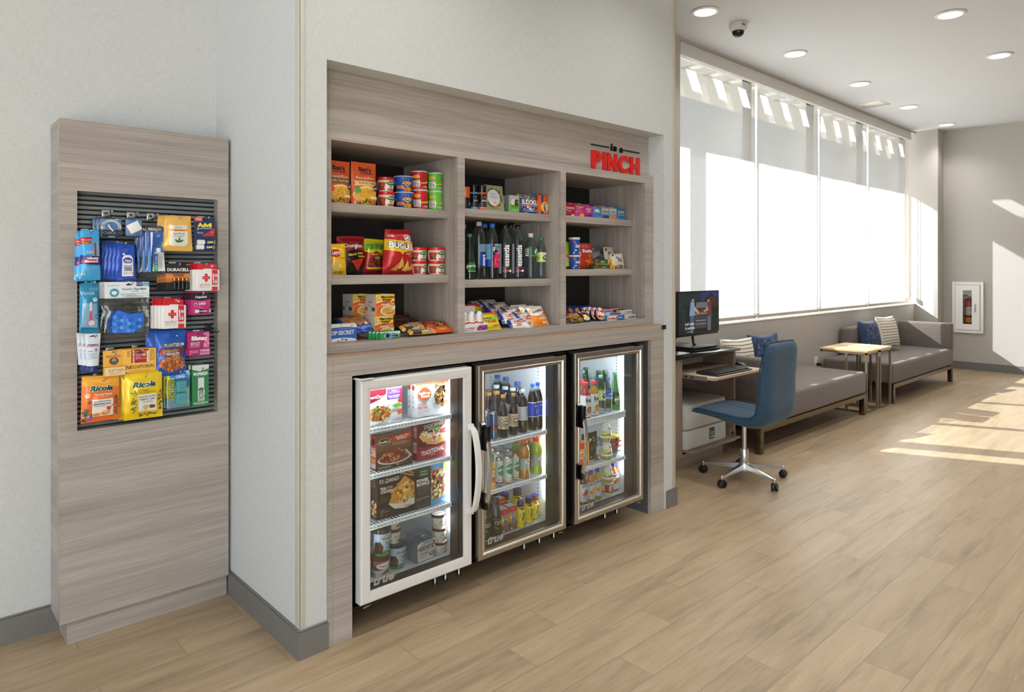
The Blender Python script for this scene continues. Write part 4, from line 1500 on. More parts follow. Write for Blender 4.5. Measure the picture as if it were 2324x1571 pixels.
def BOTTLE(name, label, cat, x, y, z, w, h, prof, body, cap=None, liquid=None, lab=None, rot=0.0, group=None, n=24, ops=(), fin='g', part='bottle', capname='cap', square=False, tilt=0, lidops=()):
    """turned container: body, cap, liquid, wrap label; cap=(colour, z0, r, z1); lab=(z0, z1, colour, ops, finish)"""
    r = w / 2
    t = thing(name, label, cat, (x, y, z), 0, group)
    if tilt:
        t.rotation_euler = (R(-tilt), 0, 0)
    a0 = 0.0
    if square:
        n = 16
    bm_ = mat(body, fin) if isinstance(body, str) else body
    m = MB()
    P = [(a * r, b * h) for a, b in prof]
    m.lathe(P, bm_, n)
    def sq(mb):
        if square:
            for i, (vx, vy, vz) in enumerate(mb.v):
                q = math.hypot(vx, vy)
                if q > 1e-6:
                    k = 1.0 / max(abs(vx), abs(vy)) * q
                    k = 1 + (min(k, 1.22) - 1) * (1.0 if q > r * 0.8 else 0.2)
                    mb.v[i] = (vx * k * 0.9, vy * k * 0.9, vz)
        return mb
    def wrap(ops_, z0, z1, fn):
        hh = (z1 - z0) * h
        def S(u, v, o):
            rr = r * r_at(prof, z0 + v / h) + 0.0008 + o
            a = u / r + R(rot - 18)
            return (rr * math.sin(a), -rr * math.cos(a), z0 * h + v)
        mm = MB()
        art(mm, ops_, pi * r, hh, S, fn, cut=(r * 0.22, hh / 6 if len(prof) > 4 else hh / 3), clip=(-pi * r * .75, pi * r * .75, 0, hh))
        return mm
    if ops:
        q = wrap(ops, 0.0, prof[-1][1], fin)
        for mm in q.mats:
            m.mi(mm)
        o_ = len(m.v)
        m.v += q.v
        for f, k in zip(q.f, q.k):
            m.f.append(tuple(i + o_ for i in f)); m.k.append(m.mats.index(q.mats[k]))
    sq(m).build(part, t)
    if liquid:
        col, fill = liquid
        LP = [(max(0.001, a * r - 0.0012), max(b * h, 0.002)) for a, b in prof if b <= fill] + [(max(0.001, r_at(prof, fill) * r - 0.0012), fill * h), (0.001, fill * h)]
        sq(MB().lathe(LP, mat(col, 'k') if isinstance(col, str) else col, n)).build('liquid', t)
    if lab:
        z0, z1, col, ops_, fn = lab
        m = wrap(ops_, z0, z1, fn)
        k = 6
        m.lathe([(r * r_at(prof, z0 + (z1 - z0) * i / k) + 0.0006, h * (z0 + (z1 - z0) * i / k)) for i in range(k + 1)], mat(col, fn) if isinstance(col, str) else col, n, caps=False)
        sq(m).build('label', t)
    if cap:
        col, z0, rf, z1 = cap
        cr = rf * r
        m = MB().lathe([(cr * .98, z0 * h), (cr, z0 * h + .001), (cr, z1 * h - .0015), (cr * .93, z1 * h), (0.001, z1 * h)], mat(col, 'g') if isinstance(col, str) else col, 20)
        if lidops:
            art(m, lidops, cr * 2, cr * 2, lambda u, v, o: (u, v - cr, z1 * h + o + .0002), 'c')
        m.build(capname, t)
    return t

def CUP(name, label, cat, x, y, z, w, h, taper, body, ops, lid, lidh=0.12, group=None, rot=0.0, liph=1.06, capname='lid', part='tub', lidops=(), fin='c'):
    """tapered tub with a lid"""
    prof = [(0.02, 0.0), (taper * .97, 0.0), (taper, .02), (1.0, 1 - lidh)]
    return BOTTLE(name, label, cat, x, y, z, w / liph, h, prof, body, (lid, 1 - lidh, liph, 1.0), None, None, rot, group, 28, ops, fin, part, capname, lidops=lidops)

def STACK(root, what, place_, n, dx, dy, dz=0.0, group=None):
    """more of the same hanging or standing behind the first"""
    g = group or (what + 's')
    root['label'] = what + ', front one ' + place_
    root['group'] = g
    x, y, z = root.location
    for i in range(1, n):
        c = dup(root, (x + dx * i, y + dy * i, z + dz * i), what + ', ' + ORD[i] + ' from front ' + place_)
        c['group'] = g
    return root

HK = mat('c3c3c1', 's')
def HOOK(x, y, z, w_, h_, what):
    """x, y, z is the tip of the prong"""
    tip = y
    t = thing('display_hook', 'chrome display hook holding the ' + what, 'hook', (x, 3.036, z - 0.014), 0, 'chrome hooks on the slatted board')
    MB().box(-0.014, -0.005, -0.002, 0.014, 0.001, 0.026, HK, 0.002).box(-0.004, -0.0065, 0.010, 0.004, -0.005, 0.018, mat('2c2c2c')).build('bracket', t)
    L = 3.036 - tip
    m = MB().tube([(0, -0.004, 0.004), (0, -L * .8, 0.004), (0, -L * .95, 0.008), (0, -L, 0.014)], 0.0022, HK, 8)
    m.lathe([(.0008, 0), (.0035, .002), (.0042, .0045), (.0035, .007), (.0008, .009)], HK, 12, (0, -L, 0.011))
    m.build('prong', t)
    return t

# ================================================================ goods hanging on the slatted board
HY = 2.955
CARDT = 0.0016
def CARD(name, label, cat, x, y, z, w, h, body, ops, hole=True, fin='c', group=None, rz=0, round_=0.006):
    """flat hang card as one printed sheet with some thickness; returns a thing so parts can be mounted on it"""
    t = thing(name, label, cat, (x, y, z), R(rz), group)
    m = MB().box(-w / 2, 0, 0, w / 2, CARDT, h, mat(body, fin), 0.0007, 1)
    o = list(ops)
    if hole:
        o.append(('P', [(.40, .93), (.5, .955), (.60, .93), (.57, .915), (.43, .915)], '1c1c1c'))
    art(m, o, w, h, flat(0.0), fin)
    m.build('card', t)
    return t

# razors, light blue bag
o = POUCH('razor_pack', '', 'razors', 0.573, 2.955, 1.372, 0.0630, 0.1910, 0.022, '45a5dd', [
    ('P', [(.0, .84), (.62, .86), (.52, .72), (.0, .70)], 'b8202c'), ('T', 'Intense series', .30, .80, .03, 'f4f4f4', {'w': .5}), ('T', 'WORLDS #1', .25, .75, .025, 'f2c23a', {'w': .4}), ('T', '2 BLADE', .25, .725, .02, 'f2c23a', {'w': .3}),
    ('P', [(.55, .46), (.97, .46), (.95, .74), (.72, .78)], '7aa9c6'), ('R', .70, .48, .80, .74, '9b3a4c'), ('R', .30, .53, .62, .575, 'c9d6de'), ('R', .33, .54, .59, .565, '8aa3b4'),
    ('P', [(0, .32), (1, .30), (1, .47), (0, .49)], '1c2f7a'), ('T', 'Gillette', .60, .435, .055, 'ffffff', {'b': .04, 'w': .62}),
    ('P', [(.05, .345), (.93, .345), (.88, .40), (.12, .40)], 'd0253a'), ('T', 'Sensor2', .55, .373, .05, 'ffffff', {'b': .04, 'sh': .2, 'w': .7}), ('T', '2+1', .10, .12, .05, 'f0cf3a', {'b': .03}), ('L', .2, .9, .26, .03, 3, '8fd0f0')],
    tw=.95, bw=1.14, bs=.04, ts=.05, seed=1, wr=.004)
STACK(o, 'light blue razor bag with a red banner', 'at the upper left', 2, -0.012, 0.018, -0.006, 'light blue razor bags')
HOOK(0.575, 2.935, 1.556, 0.0006, 0.0020, 'light blue razor bags')
# women's razor, teal bag
o = POUCH('razor_pack', 'teal bag with a pink razor, below the light blue razor bags', 'razors', 0.571, 2.955, 1.175, 0.0610, 0.1860, 0.022, '2486ae', [
    ('T', 'Venus', .38, .80, .085, 'c9ecf5', {'b': .0, 'w': .75}), ('L', .5, .95, .88, .03, 2, '9ad4e6'), ('P', [(.08, .12), (.92, .10), (.88, .58), (.14, .60)], '86aecb'), ('E', .78, .66, .14, .045, 'bcd7e4'), ('R', .7, .63, .86, .66, 'd9e6ee'),
    ('P', [(.50, .42), (.62, .42), (.60, .62), (.50, .60)], 'f0f0f2'), ('P', [(.47, .16), (.68, .16), (.60, .44), (.51, .44)], 'd85474'), ('E', .60, .20, .16, .055, 'f2d9de'), ('R', .80, .28, 1.0, .36, '1c6f96'), ('T', '1', .88, .32, .05, 'e8f4f8'), ('R', 0, 0, 1, .08, '1f7fa8')],
    bw=1.05, bs=.05, ts=.08, seed=2, wr=.004)
HOOK(0.586, 2.935, 1.363, 0.0006, 0.0020, 'teal razor bag')
# cable box
def case_box(x, y, z, w, h, d, ins, ops, name, label):
    t = thing(name, label, 'charger', (x, y, z))
    m = MB().box(-w / 2, 0, 0, w / 2, d, h, CLEAR, 0.014, 3)
    m.build('case', t)
    m = MB().box(-w / 2 + .006, 0.006, 0.006, w / 2 - .006, 0.010, h - .006, mat(ins, 'c'), 0.012, 2)
    art(m, ops, w - .012, h - .012, lambda u, v, q: (u, 0.006 - q, 0.006 + v), 'c')
    m.build('insert', t)
    MB().tube([(-.022, .01, h), (-.02, .01, h + .02), (.02, .01, h + .02), (.022, .01, h)], 0.0016, CLEAR, 6).build('hang_tab', t)
    return t
t = case_box(0.645, 2.955, 1.529, 0.0810, 0.0820, 0.022, '6f95d2', [('R', 0, .02, 1, .40, '15181f'), ('T', 'CABLE', .42, .25, .14, 'b9bcc2', {'b': .02, 'W': .6}), ('T', '3-FEET', .85, .29, .06, '6f95d2'), ('T', '1.0 FT', .85, .19, .06, '6f95d2'), ('R', .3, .08, .75, .10, '9a9da4'), ('R', .38, .0, .68, .05, 'd6dce8'), ('T', '3', .5, .92, .09, '20242c')], 'charging_cable', '')
m = MB()
for q in range(3):
    rr = .027 - q * .0035
    m.tube([(rr * math.cos(a) * 1.2, 0.002, .046 + rr * math.sin(a)) for a in [R(200 - i * 12) for i in range(19)]], 0.0018, mat('f4f4f4', 'g'), 8)
m.tube([(.006, 0, .030), (-.006, -.001, .044), (-.010, -.001, .054)], .0032, mat('e6e8ea', 'g'), 8)
m.build('cable', t)
STACK(t, 'clear boxed white charging cable', 'at the top of the board', 3, -0.008, 0.025, 0.0, 'boxed charging cables')
HOOK(0.643, 2.935, 1.631, 0.0006, 0.0000, 'boxed charging cables')
t = case_box(0.724, 2.955, 1.537, 0.0680, 0.0760, 0.026, '7f9fd4', [('R', .2, .88, .8, 1, '5a7fc0'), ('P', [(0, .02), (1, .02), (1, .3), (.6, 0.02)], '6f95d2'), ('T', '60', .12, .62, .13, '2a3550', {'r': 40}), ('T', '2.4A', .78, .10, .09, '1d2c58', {'r': 25}), ('R', .62, .70, .72, .78, '2a2d33')], 'wall_charger', 'clear boxed white wall charger right of the boxed cables')
m = MB().box(-.023, -.004, .020, .023, .004, .058, mat('f3f3f2', 'g'), 0.006, 2)
m.v = [(x * math.cos(.5) - (z - .039) * math.sin(.5), y, .039 + x * math.sin(.5) + (z - .039) * math.cos(.5)) for x, y, z in m.v]
m.build('charger_block', t)
HOOK(0.730, 2.935, 1.629, 0.0007, 0.0020, 'boxed wall charger')
# travel toothbrush kit
t = thing('toothbrush_kit', '', 'toothbrush kit', (0.799, 2.955, 1.380, 0.0720, 0.2100)[:3])
kw, kh = (0.799, 2.955, 1.380, 0.0720, 0.2100)[3:]
pouch_mesh(kw, kh, 0.018, FILM, [], seed=3, wr=.004, crimp=False).build('bag', t, angle=80)
m = MB().box(-kw * .44, 0.002, kh * .40, kw * .40, 0.004, kh * .96, mat('1f62c4'))
art(m, [('R', 0, .84, 1, 1, '20242c'), ('T', 'REACH', .5, .92, .10, 'ffffff', {'b': .04, 'w': .9}), ('E', .72, .70, .09, .055, '8fb2e6'), ('P', [(.9, .2), (1, .25), (1, .5), (.9, .45)], '9fc24a'), ('R', .42, .05, .98, .30, '2c80dc'), ('F', .6, .5, .3, .3, ['2a6fd0', '3f8ae6'], 8, 2)], kw * .84, kh * .56, lambda u, v, q: (u - kw * .02, .002 - q, kh * .40 + v))
m.build('card', t)
m = MB().tube([(-kw * .30, -.004, kh * .10), (-kw * .29, -.004, kh * .45), (-kw * .22, -.004, kh * .62), (-kw * .20, -.004, kh * .84)], [.006, .0055, .004, .006], mat('3f86de', 'g'), 10)
m.tube([(-kw * .26, -.007, kh * .40), (-kw * .21, -.007, kh * .62), (-kw * .20, -.007, kh * .85)], [.002, .003, .005], mat('dbe8f6', 'g'), 8)
m.build('toothbrush', t)
m = MB().prism([(-.020, .0), (.026, .0), (.020, .075), (-.012, .075)], lambda u, v, d: (kw * .12 + u, d - .006, kh * .12 + v), 0, .008, mat('eef0f0', 'g'))
m.lathe([(.009, .0), (.009, .016), (.006, .018)], mat('f4f4f4', 'g'), 14, (kw * .15, -.002, kh * .12 + .075))
art(m, [('R', .05, .1, .45, .95, '2b62c0'), ('R', .05, .0, .45, .42, '2a9c7a'), ('T', 'Crest', .25, .62, .13, 'e8f0fa', {'r': 90}), ('T', 'KIDS', .25, .2, .10, 'c4e8da', {'r': 90}), ('L', .55, .9, .8, .08, 8, '8a96a8')], .038, .072, lambda u, v, q: (kw * .14 + u, -.0064 - q, kh * .12 + v))
m.build('toothpaste_tube', t)
STACK(t, 'clear travel kit with blue toothbrush and toothpaste', 'beside the boxed charger', 3, -0.014, 0.022, -0.001, 'toothbrush kits')
HOOK(0.802, 2.935, 1.628, 0.0007, 0.0010, 'toothbrush kits')
# face wipes
o = POUCH('face_wipes', '', 'wipes', 0.883, 2.955, 1.486, 0.1050, 0.1440, 0.030, 'efbe62', [
    ('R', .16, .62, .80, .73, 'f3eee2'), ('T', 'sensitive skin', .48, .675, .03, '5a4a3a', {'w': .45}), ('P', [(.18, .20), (.26, .14), (.72, .14), (.82, .22), (.82, .58), (.18, .58)], 'f6f3ea'), ('R', .18, .56, .82, .61, 'f0a050'),
    ('T', "BURT'S BEES", .50, .585, .035, 'b8452a', {'w': .55, 'b': .02}), ('T', 'purifying', .50, .49, .075, '6f6a60', {'w': .58, 'b': .0}), ('T', 'facial towelettes', .5, .43, .028, '7a766c', {'w': .4}), ('T', 'white tea', .5, .40, .02, '9a968c'),
    ('E', .42, .29, .09, .022, '4f7a44', -25), ('E', .56, .29, .10, .022, '5c8a4e', 15), ('E', .50, .26, .12, .02, '3f6a3a', 5), ('E', .50, .33, .03, .05, '3f6a3a'), ('L', .04, .10, .8, .03, 16, 'd09a40')],
    tw=.93, bw=1.08, bs=.08, ts=.10, seed=4, wr=.004, stand=False)
STACK(o, 'yellow pack of facial wipes', 'on the top row of the board', 2, -0.018, 0.03, 0.0, 'yellow wipe packs')
HOOK(0.889, 2.935, 1.625, 0.0007, 0.0020, 'yellow wipe packs')
# pain reliever card with two vials
t = CARD('pain_reliever_card', 'navy pain reliever card with two white vials at the top right of the board', 'medicine', 0.987, 2.955, 1.486, 0.0820, 0.1420, '1d3357', [
    ('R', .0, .88, .40, 1.0, 'd8323a'), ('L', .08, .36, .965, .03, 3, 'ffffff'), ('P', [(.35, .45), (1, .70), (1, .45)], 'b8323a'), ('T', 'Advil', .50, .775, .13, 'ffe84a', {'b': .05, 'W': .68}),
    ('L', .14, .85, .665, .035, 2, 'e8ecf2', .5), ('R', .16, .53, .20, .57, 'ffffff'), ('L', .22, .45, .55, .03, 2, 'd8dce6'), ('T', 'C', .86, .57, .05, 'f0d8d8')])
w_, h_ = (0.987, 2.955, 1.486, 0.0820, 0.1420)[3:]
for k in range(2):
    m = MB()
    zc = h_ * (.27 - .145 * k)
    prof = [(.001, 0), (.0095, .001), (.0105, .004), (.0105, .066), (.0095, .069), (.001, .07)]
    m.lathe(prof, mat('f2f2f0', 'g'), 16)
    m.lathe([(.0107, .028), (.0107, .066)], mat('1d3a6e', 'c'), 16, caps=False)
    m.v = [(z_ - .032 - .003 * k, y_ * 1.0 - .008, zc + x_) for x_, y_, z_ in m.v]
    art(m, [('T', 'Advil', .5, .55, .5, 'ffe84a', {'b': .05}), ('L', .2, .8, .12, .2, 1, 'dfe4ee')], .036, .018, lambda u, v, q: (.016 - .003 * k + u, -.0188 - q, zc - .009 + v))
    m.build('vial', t)
HOOK(0.998, 2.935, 1.627, 0.0007, 0.0020, 'navy pain reliever card')
# hand wipes
o = POUCH('hand_wipes', '', 'wipes', 0.694, 2.955, 1.368, 0.0640, 0.1430, 0.0125, '2450b8', [
    ('T', 'NEW LOOK', .42, .80, .03, 'd8323a', {'w': .35, 'b': .03}), ('P', [(.30, .12), (.86, .12), (.86, .62), (.74, .70), (.42, .70), (.30, .62)], 'f2f4f8'), ('E', .58, .55, .24, .085, '1a3c98'), ('T', "nice 'n", .58, .575, .04, 'e8eefa', {'w': .3}), ('T', 'CLEAN', .58, .535, .045, 'ffffff', {'b': .03, 'w': .36}),
    ('T', 'antibacterial', .58, .415, .032, '4a5a8a', {'w': .46}), ('T', 'HAND', .58, .355, .05, '1a2a5a', {'b': .03, 'w': .40}), ('T', 'WIPES', .58, .295, .05, '1a2a5a', {'b': .03, 'w': .42}), ('L', .36, .8, .24, .03, 3, '8a9ac4'), ('E', .35, .72, .07, .03, 'dfe6f4'), ('L', .1, .95, .07, .03, 2, '9fb4e4'), ('R', .80, .16, .84, .24, 'e8862a')],
    tw=.9, bw=1.14, bs=.07, ts=.12, seed=6, wr=.005)
STACK(o, 'blue pack of hand wipes', 'in the middle left of the board', 5, -0.0105, 0.013, 0.002, 'blue hand wipe packs')
HOOK(0.690, 2.935, 1.512, 0.0006, 0.0010, 'blue hand wipe packs')
# batteries
t = CARD('battery_pack', '', 'batteries', 0.883, 2.955, 1.328, 0.0930, 0.1080, '1e1e20', [
    ('R', 0, .30, 1, .63, 'c8743a'), ('R', 0, .44, 1, .56, 'd98f52'), ('T', 'DURACELL', .52, .765, .12, 'ffffff', {'b': .04, 'W': .90}), ('T', 'GUARANTEED', .52, .60, .05, '5a2a14', {'w': .5}), ('T', '10 YEARS', .52, .54, .07, '2a1408', {'b': .03, 'w': .55}), ('T', 'AA4', .92, .96, .055, 'e0a050')])
h_ = (0.883, 2.955, 1.328, 0.0930, 0.1080)[4]
for k in range(4):
    MB().lathe([(.002, -.002), (.0065, 0), (.0065, .032), (.0062, .033)], mat('1a1a1c', 'g'), 12, (-.014 + k * .0155, -.006, .005)).lathe([(.0065, .033), (.0065, .044), (.0025, .045), (.0025, .047)], mat('b87848', 'b'), 12, (-.014 + k * .0155, -.006, .005)).build('battery', t)
STACK(t, 'black and copper pack of four batteries', 'below the yellow wipes', 4, -0.007, 0.014, -0.001, 'battery packs')
HOOK(0.885, 2.935, 1.432, 0.0007, 0.0010, 'battery packs')
# first aid kits
def aid_kit(x, y, z, w, h):
    t = thing('first_aid_kit', '', 'first aid kit', (x, y, z))
    m = MB().box(-w * .42, 0.008, h * .74, w * .30, 0.010, h, mat('d0232e', 'g'), .0009, 1)
    m.box(-w * .30, 0.008, h * .60, w * .40, 0.010, h * .96, mat('d0232e', 'g'), .0009, 1)
    art(m, [('P', [(.30, .80), (.42, .85), (.62, .85), (.58, .78), (.38, .78)], '3a0c10'), ('E', .86, .62, .07, .12, 'f0c8cc')], w * .72, h * .26, lambda u, v, q: (u - .06 * w, .008 - q, h * .74 + v))
    m.build('hang_card', t)
    m = MB().box(-w / 2, -.002, 0, w / 2, .0125, h * .78, mat('f4f3f1', 'g'), .006, 3)
    m.box(-w * .18, -.003, h * .74, w * .18, .010, h * .81, mat('f4f3f1', 'g'), .006, 2)
    art(m, [('R', .66, .02, .90, .98, 'd8262e'), ('R', .26, .55, .58, .68, 'd8262e'), ('R', .36, .44, .48, .80, 'd8262e'), ('T', 'Johnson & Johnson', .42, .615, .035, 'f8e0e0', {'w': .28}), ('T', 'FIRST AID KIT', .36, .29, .055, 'b04a50', {'w': .52, 'b': .02}), ('T', 'MINI', .40, .36, .03, 'c88a8e'), ('L', .14, .58, .22, .04, 3, 'd0a8aa'),
            ('R', .69, .5, .74, .80, 'efe6ea'), ('R', .77, .66, .88, .78, 'c9d0ea'), ('R', .70, .36, .86, .48, 'f2ecee'), ('E', .77, .42, .05, .05, '9aa0c8'), ('R', .80, .50, .84, .56, 'f6d27a'), ('P', [(.66, .20), (.92, .20), (.90, .29), (.66, .29)], 'f4f3f1'), ('T', '12 PIECES', .78, .245, .045, '4a5aa0', {'w': .2})], w, h * .78, flat(-.002), 'g')
    m.build('kit', t)
    return t
t = aid_kit(0.994, 2.935, 1.322, 0.0960, 0.1150)
STACK(t, 'white and red first aid kit', 'right of the batteries', 4, -0.0085, 0.016, 0.0, 'first aid kits on the upper hook')
HOOK(0.984, 2.922, 1.433, 0.0007, 0.0010, 'upper first aid kits')
t = aid_kit(0.863, 2.935, 1.174, 0.0930, 0.1210)
STACK(t, 'white and red first aid kit', 'below the batteries', 4, -0.009, 0.016, 0.0, 'first aid kits on the lower hook')
HOOK(0.867, 2.922, 1.288, 0.0007, 0.0020, 'lower first aid kits')
# lip balm sticks on pink card
t = CARD('lip_balm_card', '', 'lip balm', 0.970, 2.950, 1.225, 0.0770, 0.0940, 'c02a78', [
    ('R', 0, .66, 1, .97, '201c20'), ('P', [(0, .66), (.5, .60), (1, .66)], '201c20'), ('T', 'ChapStick', .52, .76, .12, 'ffffff', {'b': .03, 'sh': .2, 'w': .74}), ('E', .24, .44, .10, .085, 'd8a0bc'), ('E', .21, .43, .04, .035, '8a1c30'), ('E', .27, .42, .04, .035, 'a02038'), ('T', 'CLASSIC', .58, .54, .06, 'f0c0d8', {'w': .4, 'al': .5}), ('T', 'CHERRY', .58, .465, .075, 'ffffff', {'b': .03, 'w': .4}), ('L', .40, .9, .38, .06, 3, 'e8a0c4')])
m = MB().lathe([(.0075, 0), (.0075, .058), (.006, .060)], mat('efeeee', 'g'), 14).lathe([(.0077, .014), (.0077, .052)], mat('1c181c', 'c'), 14, caps=False).lathe([(.0078, .030), (.0078, .054)], mat('c02a78', 'c'), 14, caps=False)
m.v = [(z_ - .024, y_ - .006, .014 + x_) for x_, y_, z_ in m.v]
art(m, [('T', 'ChapStick', .5, .5, .6, 'f4f0f2', {'b': .03})], .034, .012, lambda u, v, q: (.006 + u, -.0139 - q, .008 + v))
m.build('lip_balm_stick', t)
STACK(t, 'pink and black lip balm card', 'on the right of the board', 4, -0.0065, 0.014, 0.0, 'pink lip balm cards')
HOOK(0.976, 2.935, 1.312, 0.0007, 0.0010, 'pink lip balm cards')
# face mask bag
t = thing('face_mask_bag', '', 'face mask', (0.700, 2.960, 1.140, 0.1560, 0.2240)[:3])
kw, kh = (0.700, 2.960, 1.140, 0.1560, 0.2240)[3:]
pouch_mesh(kw, kh * .86, 0.018, FILM, [], seed=7, wr=.007, crimp=False, n=18).build('bag', t, angle=80)
m = MB().box(-kw / 2, -.003, kh * .72, kw / 2, .003, kh, mat('e9f2f4'), .0008, 1)
art(m, [('R', .70, .72, .82, 1, '5a4a8a'), ('R', .82, .72, 1, 1, '3f8aa8'), ('T', '30-Day', .91, .92, .12, 'ffffff'), ('T', 'Use', .91, .80, .12, 'ffffff'), ('T', '3-10', .76, .88, .11, 'd8d0f0'), ('P', [(.46, .82), (.53, .92), (.60, .82), (.58, .78), (.48, .78)], '2a2a2a'), ('T', 'boomer', .20, .80, .14, '9ac4cc', {'b': 0}), ('T', 'Reusable', .50, .56, .125, '6a8ab4', {'W': .23}), ('T', 'Face Mask', .79, .56, .125, '4a5a80', {'W': .28, 'b': .03}), ('T', 'for kids', .67, .42, .08, 'c85a6a'),
        ('E', .21, .34, .10, .26, '3a9aae'), ('P', [(.15, .40), (.21, .44), (.27, .40), (.26, .27), (.21, .20), (.16, .27)], 'f4f8f8'), ('L', .35, .98, .26, .07, 3, '9ab4c0')], kw, kh * .28, lambda u, v, q: (u, -.003 - q, kh * .72 + v))
m.build('header_card', t)
def MS(u, v, q=0.0):
    e = 1 - (u / .055) ** 2
    return (u, -.008 - .010 * max(0, e) * (1 - (v / .09 - .5) ** 2) - q, .025 + v)
m = MB()
out = [(-.058, .030), (-.05, .005), (.02, .0), (.055, .028), (.058, .06), (.05, .078), (.005, .075), (-.036, .092), (-.052, .07)]
bmk = [(x, y) for x, y in out]
mm = MB()
art(mm, [('P', [((x / .12) + .5, y / .09) for x, y in bmk], '2f6fd0')] + [('E', .12 + .13 * c + .065 * (r_ % 2), .12 + .15 * r_, .062, .085, ['3f8ae2', '2a62c4', '3a7ad8', '5b9bec'][(c + 2 * r_) % 4]) for r_ in range(5) for c in range(6 if r_ < 4 else 3)],
    .12, .09, MS, 'm', cut=(.012, .012))
mm.tube([MS(x, y) for x, y in [out[0], out[8], out[7], out[6], out[5]]], .0022, mat('1d4ea4', 'm'), 6)
mm.tube([MS(.05, .078), MS(.046, .10, .004), MS(.0, .115, .004), MS(-.03, .095)], .0018, mat('3a2a26', 'm'), 6)
mm.build('mask', t)
STACK(t, 'clear bag holding a blue scaly face mask', 'amid the board', 2, -0.012, 0.026, 0.0, 'face mask bags')
HOOK(0.712, 2.935, 1.361, 0.0007, 0.0020, 'face mask bags')
# ointment tubes
t = thing('ointment_tube', '', 'ointment', (0.582, 2.950, 1.028, 0.0500, 0.1430)[:3])
kw, kh = (0.582, 2.950, 1.028, 0.0500, 0.1430)[3:]
def TUB(u, v, q, side=-1):
    f = v / (kh * .84)
    return (u * (1.04 - .25 * (1 - f)), side * (.014 * (1 - f) ** .7 * (1 - (2 * u / kw) ** 2) ** .5 + .0008 + q), kh * .16 + v)
m = MB()
for sd in (-1, 1):
    vv = [TUB(-kw / 2 + kw * i / 10, kh * .84 * j / 10, 0, sd) for j in range(11) for i in range(11)]
    m.add(vv, grid(vv, 11, 11, sd > 0), mat('dfe6ee', 'g'))
art(m, [('P', [(.25, .925), (.5, .955), (.78, .925), (.76, .91), (.27, .91)], '2a2a2a'), ('T', 'Aquaphor', .48, .66, .075, '1d2f66', {'b': .03, 'w': .88}), ('R', .06, .60, .92, .63, 'b8433a'), ('T', 'HEALING OINTMENT', .5, .615, .02, 'f4e4e0', {'w': .8}), ('E', .70, .50, .12, .06, '8fb4d8'), ('T', '+', .70, .50, .06, 'c8323a'), ('T', 'Advanced', .28, .46, .035, '3a4a7a', {'w': .35}), ('L', .12, .8, .38, .03, 7, '8a9ab8')], kw, kh * .84, lambda u, v, q: TUB(u, v, q + .0005), 'g', cut=(kw / 10, kh * .084))
m.build('tube', t, angle=70)
MB().lathe([(.016, 0), (.017, .002), (.015, kh * .14), (.012, kh * .165)], mat('1f2f72', 'g'), 18).build('cap', t)
STACK(t, 'white ointment tube with navy cap', 'at the left', 3, -0.0095, 0.022, 0.001, 'ointment tubes')
HOOK(0.589, 2.935, 1.164, 0.0006, 0.0010, 'ointment tubes')
# lip balm, yellow card
t = CARD('lip_balm_card', 'yellow beeswax lip balm card between the tubes and the wide yellow carton', 'lip balm', 0.651, 2.950, 1.006, 0.0710, 0.0970, 'e8b04a', [
    ('T', "BURT'S BEES", .5, .76, .075, 'a8452a', {'b': .03, 'w': .82}), ('E', .52, .575, .24, .16, '8a7a62'), ('E', .52, .575, .20, .13, '4f463a'), ('E', .52, .60, .11, .08, 'a89a80'), ('E', .52, .53, .12, .05, '6a5f50'), ('T', 'BEESWAX LIP BALM', .5, .345, .05, 'a8452a', {'w': .8}), ('L', .25, .8, .28, .04, 1, 'c88a3a')])
m = MB().box(-(0.651, 2.950, 1.006, 0.0710, 0.0970)[3] / 2, -.016, 0, (0.651, 2.950, 1.006, 0.0710, 0.0970)[3] / 2, .0, .036, mat('e4ac48'), .0015, 1)
art(m, [('R', .1, .10, .95, .90, 'ecd6a8'), ('T', "BURT'S BEES", .58, .6, .3, 'b8762a', {'w': .66}), ('T', 'BEESWAX', .58, .28, .2, 'c89a5a')], .079, .036, flat(-.016))
m.build('tray', t)
HOOK(0.656, 2.935, 1.094, 0.0006, 0.0020, 'yellow lip balm card')
# antibiotic ointment carton
o = BOX('ointment_carton', '', 'ointment', 0.742, 2.945, 1.012, 0.1160, 0.0900, 0.028, 'efb84c', [
    ('R', .23, .40, .76, .98, 'a8202c'), ('T', 'BURN RELIEF', .30, .68, .075, 'f8ecd0', {'r': 90, 'b': .03}), ('L', .36, .70, .86, .06, 6, 'e0a0a0', .5), ('E', .62, .74, .045, .07, 'e8a83a'), ('P', [(.36, .84), (.5, .89), (.64, .84), (.62, .81), (.38, .81)], '3a0c10'), ('R', .70, .42, .755, .9, 'f2efe8'), ('T', 'Neosporin', .728, .62, .05, 'a8202c', {'r': 90}), ('L', .10, .20, .90, .05, 5, '6a4a1a'), ('L', .80, .96, .92, .045, 11, 'a8782a'), ('T', 'NEOSPORIN', .5, .235, .15, '1d2a2c', {'b': .0, 'W': .84}), ('R', .05, .05, .12, .10, 'f4e8d0'), ('L', .2, .9, .06, .04, 1, '8a5a1a')])
STACK(o, 'wide yellow ointment carton with red flap', 'on the board', 2, -0.012, 0.032, 0.0, 'yellow ointment cartons')
HOOK(0.748, 2.935, 1.096, 0.0007, 0.0010, 'yellow ointment cartons')
